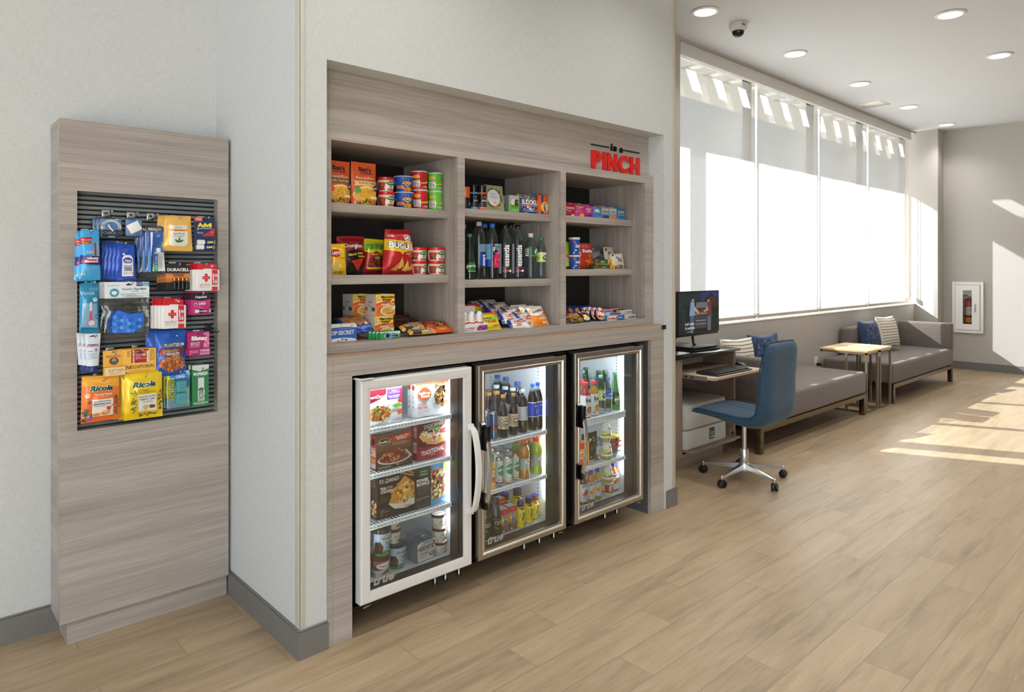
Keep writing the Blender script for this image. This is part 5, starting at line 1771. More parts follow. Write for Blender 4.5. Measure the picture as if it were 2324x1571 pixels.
# peanuts
o = POUCH('peanut_bag', '', 'snack bag', 0.855, 2.955, 0.984, 0.1150, 0.1810, 0.030, '1f56b4', [
    ('P', [(.44, .94), (.75, .94), (.75, .84), (.60, .82), (.44, .86)], '174a9c'), ('T', 'PLANTERS', .55, .68, .075, 'd8c23a', {'b': .03, 'W': .56}), ('P', [(.10, .44), (.96, .48), (.96, .60), (.12, .62)], '7c2f34'), ('T', 'SWEET N SPICY', .5, .565, .03, 'f0d8b0', {'w': .5}), ('T', 'CHIPOTLE', .5, .53, .04, 'e8c8a0', {'w': .45}), ('T', 'PEANUTS', .54, .485, .05, 'ffffff', {'b': .03, 'w': .52}), ('E', .54, .28, .40, .17, '9c4a26'), ('F', .54, .28, .40, .17, ['c8824a', 'b86a38', 'd89a5c', 'a85a30'], 90, 8, .13), ('E', .86, .69, .04, .03, 'e8eef8')],
    seed=8, wr=.006, ts=.06, bs=.06)
STACK(o, 'blue bag of spicy peanuts', 'right of the wide yellow cartons', 2, -0.026, 0.03, 0.004, 'blue peanut bags')
HOOK(0.874, 2.935, 1.143, 0.0007, 0.0020, 'blue peanut bags')
# berry lip balm
t = CARD('lip_balm_card', '', 'lip balm', 0.961, 2.950, 1.056, 0.0860, 0.0970, 'b01f6c', [
    ('P', [(.52, .0), (1, .0), (1, .98), (.78, .98), (.86, .55)], 'e070a0'), ('F', .84, .55, .13, .2, ['f4a8c8', 'e888b0', 'f0c0d4'], 12, 3, .3), ('T', 'Blistex', .53, .74, .19, 'ffffff', {'b': .05, 'W': .70, 'o': '5a0c38'}), ('T', 'MEDICATED', .35, .54, .07, 'f4d0e0', {'b': .03, 'w': .42}), ('T', 'BERRY BALM', .33, .46, .07, 'f4d0e0', {'b': .03, 'w': .40}), ('L', .12, .55, .38, .05, 3, 'e0a0c4'), ('R', .50, .24, .62, .28, 'e8c23a')])
m = MB().box(-.042, -.012, 0, .043, 0, .030, mat('a81c64'), .0015, 1)
art(m, [('R', .52, .15, .98, .85, 'd8a0b8'), ('T', 'Blistex', .75, .5, .4, '8a1c50'), ('L', .05, .45, .65, .2, 3, 'e8a0c4', .5)], .085, .03, flat(-.012))
m.build('tray', t)
STACK(t, 'magenta berry lip balm card', 'right of the peanut bags', 3, -0.006, 0.016, 0.0, 'magenta lip balm cards')
HOOK(0.979, 2.935, 1.144, 0.0007, 0.0020, 'magenta lip balm cards')
t = thing('display_hook', 'empty black display hook at the right edge of the board', 'hook', (1.028, 3.036, 1.148))
MB().box(-0.014, -0.005, -0.002, 0.014, 0.001, 0.026, mat('1c1c1e', 'g'), 0.002).build('bracket', t)
MB().tube([(0, -.004, .004), (.004, -.10, .0), (.006, -.118, .006)], .0024, mat('2a2a2c', 'g'), 8).build('prong', t)
# cough drops
RIC = lambda: ('T', 'Ricola', .50, .735, .115, '1f4a38', {'b': .05, 'sh': .25, 'W': .62, 'o': 'ffffff', 'ob': .06})
o = POUCH('cough_drop_bag', 'orange bag of cough drops at the bottom left of the board', 'cough drops', 0.608, 2.950, 0.839, 0.1260, 0.1720, 0.035, 'ee7a34', [
    ('P', [(0, .80), (1, .74), (1, 1), (0, 1)], 'f0a838'), RIC(), ('T', 'Honey-Herb', .55, .595, .065, 'f8ead8', {'b': .03, 'w': .46}), ('L', .3, .8, .54, .03, 1, 'f8d0a8'), ('R', .26, .13, .80, .50, 'f4f0ea'), ('T', 'Naturally Soothing', .52, .45, .043, '2f3f4a', {'w': .48, 'b': .02}), ('T', 'Relief that Lasts', .52, .40, .043, '2f3f4a', {'w': .44, 'b': .02}), ('T', 'From Switzerland', .46, .355, .028, '7a6a6a', {'w': .32}), ('E', .68, .29, .05, .045, 'b8452a', 40), ('P', [(.71, .31), (.80, .385), (.81, .375), (.73, .30)], 'a8502a'), ('E', .60, .20, .12, .05, 'e08a3a', 10), ('E', .38, .17, .10, .03, 'd88a3a'), ('E', .60, .22, .07, .03, 'f0b060'),
    ('E', .14, .60, .07, .06, 'f0c8b0'), ('F', .12, .16, .12, .13, ['4a6a3a', '7a5a9a', '9a80b8', '3f5a34'], 26, 2, .25), ('F', .88, .35, .05, .22, ['4a6a2a', '8a5a2a', '6a3a5a'], 18, 3, .5), ('F', .19, .45, .05, .03, ['7a4a5a', '5a5a2a'], 6, 9, .5)],
    tw=.98, bw=1.03, seed=9, wr=.006)
HOOK(0.614, 2.922, 0.998, 0.0006, 0.0010, 'orange cough drop bag')
o = POUCH('cough_drop_bag', '', 'cough drops', 0.755, 2.950, 0.827, 0.1320, 0.1860, 0.026, 'ecc81e', [
    RIC(), ('T', 'The Original', .45, .61, .042, '4f7a3a', {'w': .34}), ('T', 'Natural Herb Cough Drops', .47, .565, .042, '4f7a3a', {'w': .66}), ('R', .34, .16, .82, .52, 'f4f2ea'), ('T', 'Naturally Soothing', .58, .47, .043, '2f3f4a', {'w': .44, 'b': .02}), ('T', 'Relief that Lasts', .58, .42, .043, '2f3f4a', {'w': .40, 'b': .02}), ('T', 'From Switzerland', .58, .365, .028, '5a5a5a', {'w': .28}), ('F', .50, .25, .10, .04, ['d8b04a', 'c89a3a'], 10, 4, .5), ('P', [(.63, .22), (.76, .22), (.78, .28), (.64, .29)], '7a3028'),
    ('F', .22, .38, .06, .25, ['4a6a2a', '8a6a1a', '5a7a34'], 20, 5, .4), ('F', .91, .38, .05, .22, ['4a6a2a', '8a6a1a', '3f5a24'], 20, 6, .5), ('F', .55, .10, .25, .03, ['5a7a34', '8a6a1a'], 12, 7, .6)],
    bw=1.05, seed=10, wr=.006)
STACK(o, 'yellow bag of herb cough drops', 'at the bottom middle', 3, -0.012, 0.026, 0.0, 'yellow cough drop bags')
HOOK(0.758, 2.922, 0.998, 0.0007, 0.0010, 'yellow cough drop bags')
# floss
def floss(x, y, z, w, h):
    t = thing('dental_floss', '', 'dental floss', (x, y, z))
    m = MB().box(-w / 2, 0, 0, w / 2, CARDT, h, mat('a8d0e0'), .0007, 1)
    art(m, [('P', [(.22, .98), (.78, .98), (.98, .85), (.98, .55), (0.05, .60), (.05, .85)], '3a90d0'), ('R', .0, .28, .12, .88, 'e8dc2a'), ('R', .12, .22, .32, .82, 'ece42a'), ('T', 'VALUE 2 PACK', .22, .5, .115, '2a3a5a', {'r': -90, 'b': .02, 'w': .55}), ('T', 'Glide', .58, .85, .085, 'ffffff', {'b': .02, 'sh': .2, 'w': .46}), ('T', 'Oral-B', .68, .905, .03, 'e0f0fa'), ('R', .83, .1, .97, .5, 'd4e6f0'), ('L', .84, .96, .46, .035, 9, '7a9ab4')], w, h, flat(0.0))
    m.build('card', t)
    for z0 in (.42, .09):
        q = MB().box(-w * .12, -.016, h * z0, w * .32, 0, h * (z0 + .31), mat('5ac4be', 'g'), .004, 2)
        art(q, [('E', .5, .68, .38, .16, '2a6ab0'), ('E', .5, .68, .34, .13, '8ad8dc'), ('T', 'Glide', .5, .68, .15, '1f5aa4', {'b': .03}), ('L', .25, .8, .38, .1, 1, '2a8a90')], w * .44, h * .31, lambda u, v, s_: (u + w * .10, -.016 - s_, h * z0 + v))
        q.build('floss_case', t)
    MB().box(-w * .48, -.018, h * .015, w * .48, -.0005, h * .80, CLEAR, .008, 2).build('blister', t)
    return t
t = floss(0.885, 2.955, 0.852, 0.0860, 0.1470)
STACK(t, 'blue dental floss twin pack with teal cases', 'under the peanut bags', 3, -0.006, 0.024, 0.0, 'dental floss packs')
HOOK(0.884, 2.922, 0.998, 0.0007, 0.0010, 'dental floss packs')
# pain relief gel
o = BOX('pain_relief_box', '', 'medicine', 0.968, 2.945, 0.846, 0.0660, 0.1710, 0.020, '2f7d4c', [
    ('P', [(0, .90), (.5, .84), (1, .90), (1, 1), (0, 1)], 'd8dcda'), ('T', 'BIOFREEZE', .5, .79, .065, 'ffffff', {'b': .04, 'W': .84}), ('T', 'COOL THE PAIN', .5, .745, .022, 'cfe4d6', {'w': .7}), ('R', .33, .12, .72, .70, 'a8c0b4'), ('R', .36, .14, .69, .40, '2a6f44'), ('P', [(.36, .40), (.69, .40), (.52, .46)], '2a6f44'), ('R', .36, .46, .69, .68, 'e0e4e4'), ('R', .36, .53, .69, .54, 'b8c0c0'), ('T', 'BIOFREEZE', .53, .27, .16, 'e8f4ec', {'r': 90, 'w': .24}), ('T', 'PRECISION RELIEF PEN', .5, .085, .035, 'ffffff', {'w': .85}), ('L', .2, .8, .05, .02, 1, 'b8d4c2')], side='2a7044')
STACK(o, 'green and silver pain relief box', 'at the bottom right', 4, -0.0075, 0.023, 0.0, 'green pain relief boxes')
HOOK(0.970, 2.922, 1.003, 0.0007, 0.0010, 'green pain relief boxes')

# ================================================================ goods on the niche shelving, left column
G1, G2, G3 = 1.679, 1.388, 1.1218
YEL = ['e8b23a', 'd89a2a', 'f0c85a', 'c8862a', 'e4a83c']
def rice(x, y, z, w, h, kind, label):
    veg = kind == 'v'
    return POUCH('rice_pouch', label, 'rice pouch', x, y, z, w, h, 0.05, 'd9581f', [
        ('T', "Ben's", .52, .84, .115, '3a1c3a', {'b': .045, 'W': .50}), ('T', 'Original', .55, .745, .075, '3a1c3a', {'b': .03, 'W': .46}), ('T', 'ReadyRice', .50, .625, .085, 'f6e8d4', {'sh': .3, 'b': .0, 'W': .74})] +
        ([('P', [(.05, .49), (.97, .49), (.97, .575), (.05, .575)], '2f5a34'), ('T', 'GARDEN VEGETABLE', .48, .533, .045, 'f0ecd8', {'w': .86}), ('L', .1, .7, .49, .03, 1, '6a8a5a')] if veg else
         [('P', [(.06, .44), (.97, .44), (.97, .56), (.06, .56), (.12, .50)], 'eecb84'), ('T', 'ROASTED CHICKEN', .60, .51, .05, '4a2a1a', {'w': .70, 'b': .015}), ('L', .2, .85, .455, .02, 1, 'a88a5a')]) +
        [('E', .55, .22, .52, .22, 'f2dc9a'), ('E', .55, .20, .50, .20, 'e0a83a'), ('F', .52, .20, .46, .19, YEL, 130, 3 if veg else 4, .07, 2.2), ('F', .40, .08, .3, .05, ['3f6a2a', '5a7a34', 'd8702a'], 10, 5, .5), ('F', .65, .09, .25, .05, ['4a6a2a', 'd8702a', 'c85a2a'], 9, 6, .6),
         ('R', .82, .33, .96, .47, '2a2a2a'), ('T', '8.8', .89, .40, .04, 'f0f0f0'), ('E', .16, .33, .11, .065, '4a9a3a' if not veg else 'd9581f'), ('R', .62, .14, .92, .20, 'e8d8a8')],
        stand=True, seed=11 if veg else 12, wr=.003, ts=.08, fin='g')
rice(1.358, 2.515, 1.679, 0.1100, 0.1730, 'v', 'orange rice pouch with a green band, leftmost on the upper left shelf')
rice(1.478, 2.515, 1.679, 0.1170, 0.1780, 'c', 'orange rice pouch with a cream chicken banner, second on the upper left shelf')

def pasta(x, y, z, w, h, label, rot=8, group=None):
    return CUP('pasta_cup', label, 'food tub', x, y, z, w, h, .86, 'efe9e0', [
        ('R', -.3, .10, 1.3, .80, 'b3202a'), ('R', -.3, .80, 1.3, .97, 'ecd9a8'), ('L', .1, .9, .86, .08, 1, 'b89a5a', .6), ('P', [(.36, .06), (.80, .06), (.86, .50), (.80, .80), (.60, .90), (.40, .78), (.34, .4)], 'f2eddc'), ('E', .62, .70, .22, .16, '2f6a3a'), ('E', .55, .84, .05, .08, '3a7a40'), ('E', .66, .88, .05, .08, '3a7a40'), ('L', .46, .78, .70, .09, 1, 'e8f0e0', .7),
        ('T', 'Beef', .60, .46, .13, '3a3a6a', {'b': .04, 'w': .26}), ('T', 'Ravioli', .60, .34, .08, '6a5a5a', {'w': .26}), ('E', .60, .17, .17, .10, 'b8602a'), ('F', .18, .5, .13, .16, ['4a7a34', 'd8432a', '8a1a20'], 8, 2, .4), ('R', -.12, .12, .05, .78, 'efe9ea')],
        'c81f2a', .22, group, rot, 1.07)
GP = 'red lidded pasta tubs'
pasta(1.600, 2.535, 1.679, 0.0751, 0.0660, 'red and cream pasta tub under another one, beside the orange rice pouch', group=GP)
pasta(1.598, 2.535, 1.745, 0.0759, 0.0620, 'red and cream pasta tub stacked on top, beside the orange rice pouch', group=GP)
def mac(x, y, z, w, h, label):
    return CUP('macaroni_cup', label, 'food tub', x, y, z, w, h, .74, '1f56b8', [
        ('R', -.3, .08, 1.3, .16, '1a48a0'), ('E', .58, .82, .13, .10, '1f4ab0'), ('T', 'Kraft', .58, .83, .11, 'e8eefa', {'b': .03, 'w': .2}), ('E', .58, .60, .26, .26, '173a86'), ('T', 'MACARONI', .58, .70, .06, 'f0a83a', {'w': .34}), ('T', 'CHEESE', .58, .58, .15, 'f2c23a', {'b': .05, 'W': .38, 'arc': .2}), ('P', [(.46, .48), (.58, .34), (.70, .48), (.64, .50), (.58, .43), (.52, .50)], 'f4c83a'),
        ('R', .12, .22, .44, .40, 'ee8a2a'), ('T', 'original', .28, .31, .11, '3a2410', {'b': .03, 'w': .28}), ('E', .62, .18, .20, .14, 'c8762a'), ('F', .62, .18, .18, .12, ['e8a83a', 'd8922a', 'f0b84a'], 26, 4, .25), ('R', .84, .3, 1.0, .7, 'd8dce8'), ('L', .85, .99, .64, .07, 5, '5a5a7a'), ('L', .02, .18, .78, .16, 3, '6a8ad0'), ('R', .04, .52, .16, .64, '8aa4dc')],
        'e9ecf2', .06, 'blue macaroni cups', -4, 1.05)
mac(1.698, 2.545, 1.679, 0.0897, 0.0720, 'blue macaroni cup at the bottom of its pair on the upper left shelf')
mac(1.697, 2.545, 1.751, 0.0901, 0.0700, 'blue macaroni cup on top of another one on the upper left shelf')
def chips_can(x, y, z, w, h, col, flav, label):
    return BOTTLE('crisp_can', label, 'crisp can', x, y, z, w, h, [(.02, 0), (1, 0), (1, .02), (1, .95)], col, ('e9e6e2', .94, 1.03, 1.0), None, None, 14, 'short crisp cans',
        24, [('R', -.4, .0, 1.4, .02, 'd8d4cc'), ('E', .20, .72, .15, .09, 'f0b832'), ('T', 'NEW', .20, .74, .05, 'c8322a', {'b': .03}), ('L', .1, .3, .69, .04, 1, 'c8322a'), ('T', 'Pringles', .56, .38, .12, 'f2d23a', {'b': .05, 'sh': .15, 'W': .46, 'r': 12, 'o': '2a1410', 'ob': .05}), ('R', .06, .15, .36, .50, 'eeeae6'), ('L', .10, .33, .44, .05, 6, '3a3a3a', .6), ('T', flav, .60, .17, .05, 'f4f0ea', {'w': .34, 'b': .02}), ('L', .45, .75, .11, .04, 1, 'f4f0ea')], 'g', 'can', 'lid')
RD, GN = 'c4202a', '5fb83a'
chips_can(1.781, 2.540, 1.679, 0.0696, 0.0880, RD, 'ORIGINAL', 'red crisp can under another red one on the upper left shelf')
chips_can(1.777, 2.540, 1.767, 0.0716, 0.0840, RD, 'ORIGINAL', 'red crisp can on top of another red one on the upper left shelf')
chips_can(1.864, 2.540, 1.679, 0.0658, 0.0880, GN, 'SOUR CREAM', 'green crisp can under another green one on the upper left shelf')
chips_can(1.863, 2.540, 1.767, 0.0666, 0.0840, GN, 'SOUR CREAM', 'green crisp can on top of another green one on the upper left shelf')

# middle shelf of the left column: crisps
POUCH('crisp_bag', 'yellow crisp bag at the left end of the middle left shelf', 'crisp bag', 1.357, 2.520, 1.388, 0.0830, 0.1290, 0.06, 'f0c41c', [('E', .30, .70, .24, .13, 'c4202a'), ('T', "LAY'S", .32, .70, .10, 'ffffff', {'b': .05, 'w': .4}), ('P', [(.0, .0), (.6, 0), (.4, .35), (0, .4)], 'f4d86a'), ('F', .30, .32, .22, .12, ['f0d88a', 'e4c05a'], 8, 3, .5), ('L', .3, .75, .1, .04, 2, '6a5a1a'), ('T', 'classic', .62, .55, .05, '5a4a1a', {'sh': .3})], seed=13, tw=.92, bw=1.05, wr=.006)
POUCH('crisp_bag', 'black and red tortilla chip bag on the middle left shelf', 'crisp bag', 1.460, 2.592, 1.388, 0.1300, 0.1630, 0.07, '1c1718', [
    ('P', [(0, 1), (1, 1), (1, .72), (.85, .62), (.5, .66), (.15, .60), (0, .64)], '9c1620'), ('P', [(.0, .3), (.12, .5), (.0, .62)], 'a41a22'), ('P', [(1, .5), (.88, .58), (1, .66)], '8a1620'), ('T', 'Doritos', .50, .755, .10, 'f4f2f0', {'b': .05, 'W': .70, 'o': '2a1210', 'ob': .05}), ('P', [(.52, .72), (.60, .72), (.56, .64)], 'f0e0d0'), ('T', "Flamin' Hot", .55, .545, .062, 'f0c83a', {'b': .03, 'sh': .3, 'r': 8, 'W': .60}), ('T', 'NACHO', .80, .48, .05, 'f0c83a', {'b': .03, 'sh': .2}),
    ('P', [(.36, .36), (.86, .44), (.70, .10)], 'c4321e'), ('F', .64, .32, .14, .08, ['e0522a', 'a82a18', 'd0441f'], 22, 3, .18), ('P', [(.2, .46), (.34, .40), (.26, .36)], '8a1a18'), ('F', .2, .2, .14, .1, ['3a2a2a', '2a2020'], 6, 2, .4)], seed=14, tw=1.0, bw=.92, wr=.008)
POUCH('crisp_bag', 'yellow and red onion ring snack bag on the middle left shelf', 'crisp bag', 1.585, 2.610, 1.388, 0.1090, 0.1560, 0.06, 'd8d428', [
    ('P', [(0, .0), (1, 0), (1, .62), (.7, .60), (.5, .66), (.25, .60), (0, .64)], 'a81c20'), ('R', 0, .0, 1, .08, '8a181c'), ('T', 'FUNYUNS', .50, .775, .15, '4fa83a', {'b': .06, 'W': .88, 'arc': .2, 'o': '1a3a18', 'ob': .05}), ('T', "Flamin' Hot", .52, .575, .06, 'f0b83a', {'b': .03, 'sh': .3, 'W': .62}), ('E', .52, .34, .44, .16, '3a1414'), ('F', .52, .34, .40, .14, ['7a1c1c', '92261f', '5a1616', 'a83226'], 40, 3, .22, 2.4), ('E', .50, .47, .14, .04, '5aa83a'), ('R', .10, .155, .95, .21, 'e8d028'), ('T', 'Onion Flavored Rings', .52, .182, .04, '5a1414', {'w': .78, 'b': .02})], seed=15, tw=.92, bw=1.03, wr=.007)
POUCH('crisp_bag', 'tall red and yellow corn horn snack bag leaning on the middle left shelf', 'crisp bag', 1.663, 2.540, 1.388, 0.1510, 0.2000, 0.08, 'b81e24', [
    ('P', [(0, .54), (.4, .50), (.5, .44), (.58, .50), (1, .52), (1, .72), (0, .78)], 'ecc02a'), ('T', 'BUGLES', .50, .635, .145, 'f4f2ee', {'b': .05, 'W': .86, 'r': -6, 'o': '1c2440', 'ob': .10}), ('E', .74, .81, .12, .075, 'e8e2dc'), ('E', .74, .81, .10, .06, '8a5a5a'), ('E', .74, .81, .05, .03, 'e8e2dc'), ('T', 'Original', .72, .46, .05, 'f4e8e0', {'sh': .3, 'b': .02, 'r': 6}), ('T', 'FLAVOR', .80, .41, .03, 'f0c83a'),
    ('P', [(.34, .16), (.46, .40), (.58, .18), (.46, .12)], 'e0a850'), ('P', [(.18, .10), (.42, .30), (.40, .08)], 'd89a44'), ('P', [(.55, .10), (.66, .33), (.80, .14), (.70, .06)], 'e4b05a'), ('P', [(.72, .08), (.86, .28), (.94, .12)], 'd8983e'), ('P', [(.40, .14), (.46, .36), (.50, .16)], 'f0c878'), ('P', [(.60, .12), (.66, .29), (.70, .12)], 'f0c878'), ('L', .03, .2, .86, .03, 2, 'f0d8d0')], seed=16, tw=.86, bw=1.06, wr=.008, ts=.05)
GP2 = 'red lidded pasta tubs'
pasta(1.779, 2.545, 1.388, 0.0734, 0.0610, 'red lidded tub at the lower left of a block of four', rot=25, group=GP2)
pasta(1.776, 2.545, 1.449, 0.0800, 0.0610, 'red lidded tub at the upper left of a block of four', group=GP2)
pasta(1.875, 2.545, 1.388, 0.0788, 0.0610, 'red lidded tub at the lower right of a block of four', group=GP2)
pasta(1.876, 2.545, 1.449, 0.0797, 0.0620, 'red lidded tub at the upper right of a block of four', group=GP2)

# bottom of the left column
BOX('popcorn_box', 'blue and white popcorn box at the left end of the bottom left bay', 'popcorn', 1.354, 2.462, 1.122, 0.1240, 0.0702, 0.05, 'e9e6de', [
    ('P', [(0, .80), (.2, .83), (.5, .85), (.8, .83), (1, .78), (1, .12), (.8, .20), (.5, .24), (.2, .22), (0, .18)], '2f5fae'), ('T', 'POP·SECRET', .45, .53, .24, 'e6e6ec', {'b': .03, 'W': .92, 'o': '1a3a7a', 'ob': .05}), ('L', .35, .9, .74, .05, 1, '9ab4dc'), ('F', .5, .92, .42, .04, ['d8dce8', '8a9ac8'], 8, 2, 1.0, 1.1), ('F', .55, .10, .4, .06, ['f4f4f0', '6a84bc', 'd0d8e8'], 14, 3, .8, 1.1), ('E', .35, .17, .05, .07, 'f0f0ee'), ('E', .70, .12, .05, .06, 'f0f0ee')], side='cfcac0', sops=[('T', 'PREMIUM', .5, .5, .3, '2f5fae', {'r': 90})])
def cookie_pack(x, y, z, w, h, label, rz):
    o = POUCH('cookie_pack', label, 'cookies', x, y, z, w, h, 0.045, '1f3f98', [('P', [(.05, .30), (.95, .30), (.90, .92), (.10, .92)], 'a8704a'), ('F', .5, .6, .36, .24, ['c08850', '8a5430', 'b0784a'], 22, 3, .16), ('P', [(.35, .24), (.65, .24), (.5, .36)], 'f0e8d8'), ('T', 'COOKIES', .5, .16, .09, '8aa8e8', {'b': .03})], rz=rz, tilt=62, seed=17, wr=.005)
    return o
cookie_pack(1.425, 2.475, 1.150, 0.074, 0.125, 'blue cookie pack lying beside the popcorn box, left one', 6)
cookie_pack(1.488, 2.480, 1.150, 0.074, 0.135, 'blue cookie pack lying between the popcorn box and the gum', 14)
def noodle(x, y, z, w, h, label):
    return BOX('noodle_box', label, 'noodles', x, y, z, w, h, 0.088, 'f0c02a', [
        ('R', 0, 0, 1, .52, 'e8762a'), ('P', [(0, .46), (.3, .54), (.7, .48), (1, .60), (1, .72), (.7, .60), (.3, .66), (0, .58)], 'e2552a'), ('P', [(0, .58), (.3, .66), (.7, .60), (1, .72), (1, .75), (.7, .64), (.3, .70), (0, .62)], 'f6e6c0'), ('R', .3, .965, .72, 1.0, 'efeae0'), ('E', .16, .82, .085, .08, '8a8ab0'), ('E', .16, .82, .055, .05, 'e8e6ee'), ('T', 'Maruchan', .62, .875, .115, '181a24', {'b': .04, 'W': .70}), ('T', 'Instant', .58, .755, .09, '181a24', {'b': .045, 'W': .48}), ('T', 'Lunch', .56, .665, .085, '181a24', {'b': .045, 'W': .38}), ('T', 'Chicken', .50, .525, .085, 'f8f0e4', {'b': .04, 'W': .46, 'r': 3}), ('T', 'Flavor', .85, .56, .05, 'f8f0e4', {'r': 3}),
        ('P', [(.0, .10), (.2, .40), (.35, .44), (.2, .2)], 'b8622a'), ('E', .66, .24, .44, .23, 'f0ead8'), ('E', .66, .24, .38, .19, 'd8a83a'), ('F', .64, .24, .32, .15, ['e8c45a', 'c8962a', 'f0d47a', 'a8843a'], 50, 3, .12, 2.0), ('E', .58, .28, .16, .06, 'b89a4a'), ('R', .5, .08, .95, .16, 'd86a5a'), ('P', [(.8, .3), (1, .5), (.98, .3)], 'e8ead8')], side='dcd9d4', sops=[('L', .30, .62, .64, .04, 2, '5a3a4a', .6), ('L', .30, .66, .50, .05, 3, '9a7a80'), ('R', .62, .22, .92, .40, '7a4a5a'), ('R', .05, .22, .2, .40, 'c86a3a'), ('L', .1, .25, .36, .05, 3, '6a2a2a', .6)], group='yellow noodle boxes', top='d8d4cc')
x_, y_, z_, w_, h2 = 1.566, 2.495, 1.122, 0.0920, 0.0842
hh = 1.568, 2.495, 1.122, 0.0880, 0.1832
h1 = hh[4] / 2
noodle(x_, y_, z_, w_, h1, 'front noodle box at the bottom of its stack')
noodle(x_ + .006, y_, z_ + h1 + .0006, w_, h1, 'front noodle box on top of its stack')
noodle(x_ - .046, 2.595, 1.1218, w_, h1, 'noodle box behind, at the bottom of the rear stack')
noodle(x_ - .046, 2.595, 1.1224 + h1, w_, h1, 'noodle box behind, on top of the rear stack')
x_, y_, z_, w_, h_ = 1.554, 2.430, 1.122, 0.0970, 0.0322
o = BOX('gum_pack', '', 'gum', x_, y_, z_, w_, h_, 0.013, '2f9a52', [
    ('P', [(0, .95), (0, .8), (.4, .95)], 'e8efe8'), ('P', [(.2, .97), (1, .97), (1, .6), (.7, .75)], 'cfe4da'), ('E', .42, .46, .20, .42, 'eef4f6'), ('E', .42, .46, .17, .36, '1a2a44'), ('P', [(.42, .12), (.55, .25), (.58, .46), (.55, .68), (.42, .80)], '3aa0e0'), ('E', .42, .46, .07, .16, '1a2a44'), ('T', 'rbit', .74, .45, .42, '142030', {'b': .05, 'W': .36, 'o': 'eef4f6', 'ob': .1})], side='3a8a56')
o['label'] = 'green and white gum pack, front one of a row in the bottom left bay'; o['group'] = 'green gum packs'
for i, q in enumerate(('second', 'third', 'fourth')):
    c_ = dup(o, (x_ - .009 * (i + 1), y_ + .0138 * (i + 1), z_), 'green and white gum pack, %s from the front in the bottom left bay' % q)

def snack_bar(name, label, x, y, z, w, h, body, ops, rz=0, tilt=62, group=None, d=.022, seed=20, cat='snack bar', fin='f'):
    return POUCH(name, label, cat, x, y, z, w, h, d, body, ops, rz=rz, tilt=tilt, group=group, seed=seed, n=10, wr=.002, bs=.05, ts=.05)
def lying(label, x, y, z, L, W, D, body, ops, rz=0, name='snack_bar', group=None, seed=30, tilt=60, cat='snack bar'):
    """a wrapped bar lying along x, its face leaning up to the viewer; crimped at its two ends"""
    m = MB()
    n, k = 16, 6
    def S(u, v, o, side=-1):
        e = abs(2 * u / L)
        g = 1.0 if e < .86 else max(0.05, 1 - (e - .86) / .10)
        c = math.sqrt(max(0.0, 1 - (2 * (v / W) - 1) ** 4))
        nz = noise.noise(Vector((u * 60 + seed, v * 60, side))) * .0012
        return (u, side * (D / 2 * g * c + o) + nz, v if e < .86 else W / 2 + (v - W / 2) * (1.0 + .06 * (e - .86) / .14))
    for side in (-1, 1):
        vv = [S(-L / 2 + L * i / n, W * j / k, 0, side) for j in range(k + 1) for i in range(n + 1)]
        m.add(vv, grid(vv, n + 1, k + 1, side > 0), mat(body, 'f'))
    art(m, ops, L, W, lambda u, v, o: S(u, v, o + .0005), 'f', cut=(L / n, W / k))
    return place(m.build(name, angle=80), x, y, z, label, cat, group, rz, tilt)
GB = [('R', 0, 0, .13, 1, 'c8963a'), ('R', .87, 0, 1, 1, 'd8a850'), ('R', .13, 0, .45, 1, '2a2622'), ('R', .45, .1, .87, .95, 'b89a6a'), ('F', .66, .5, .2, .38, ['e8d8b0', '8a6a3a', 'd8c090', '6a4a2a'], 40, 3, .2, 1.3), ('T', 'KIND', .29, .62, .3, 'e8e4d8', {'b': .03}), ('L', .16, .42, .3, .2, 1, 'b8a88a')]
GG = 'nut bars in the bottom left bay'
lying('nut bar with a gold end, front one beside the gum packs', 1.722, 2.432, 1.132, .135, .038, .020, 'c8a050', GB, -4, group=GG, seed=31)
lying('nut bar lying on the front one beside the gum packs', 1.700, 2.462, 1.146, .135, .038, .020, '3a352e', GB, 6, group=GG, seed=32)
lying('nut bar with a cream end, behind the other nut bars', 1.745, 2.505, 1.150, .135, .038, .020, 'd8ccb0', GB, 14, group=GG, seed=33)
OB = [('R', 0, 0, 1, 1, 'd8521f'), ('R', .32, .35, .74, .75, 'e8b82a'), ('T', 'NATURE VALLEY', .53, .57, .2, '5a3414', {'b': .03, 'w': .38}), ('L', .4, .7, .28, .15, 1, 'f0d8a0'), ('R', .0, 0, .05, 1, 'b03a1a')]
OB2 = [('R', .3, .1, .85, .9, '7a3418'), ('F', .55, .5, .25, .35, ['c88a4a', '5a2814', 'e0a860'], 18, 4, .25)]
GO = 'orange granola bars in the bottom left bay'
lying('orange granola bar in front at the right end of the bottom left bay', 1.853, 2.437, 1.130, .118, .042, .022, 'c84a1e', OB, 2, group=GO, seed=34)
lying('orange granola bar with nuts pictured, on top of the front one', 1.848, 2.470, 1.150, .118, .040, .020, 'b8401c', OB2, -3, group=GO, seed=35)
lying('orange granola bar at the back of the orange bars', 1.850, 2.520, 1.152, .118, .040, .020, '9a3418', OB2, 8, group=GO, seed=36)
for i, (x, y, z, rz, c_, lb) in enumerate(((1.70, 2.60, 1.15, 12, '4a1c14', 'dark red bar at the back, left of the pile'), (1.74, 2.64, 1.175, -10, '3a1a10', 'brown bar on top of the pile at the back'), (1.80, 2.62, 1.15, 20, '5a2a18', 'russet bar at the back, right of the pile'))):
    lying(lb + ' in the bottom left bay', x, y, z, .125, .042, .022, c_, [('R', .2, .2, .8, .8, ['6a2a1a', '5a3018', '7a3a1a'][i]), ('L', .3, .7, .5, .2, 1, 'c8a060')], rz, seed=37 + i)

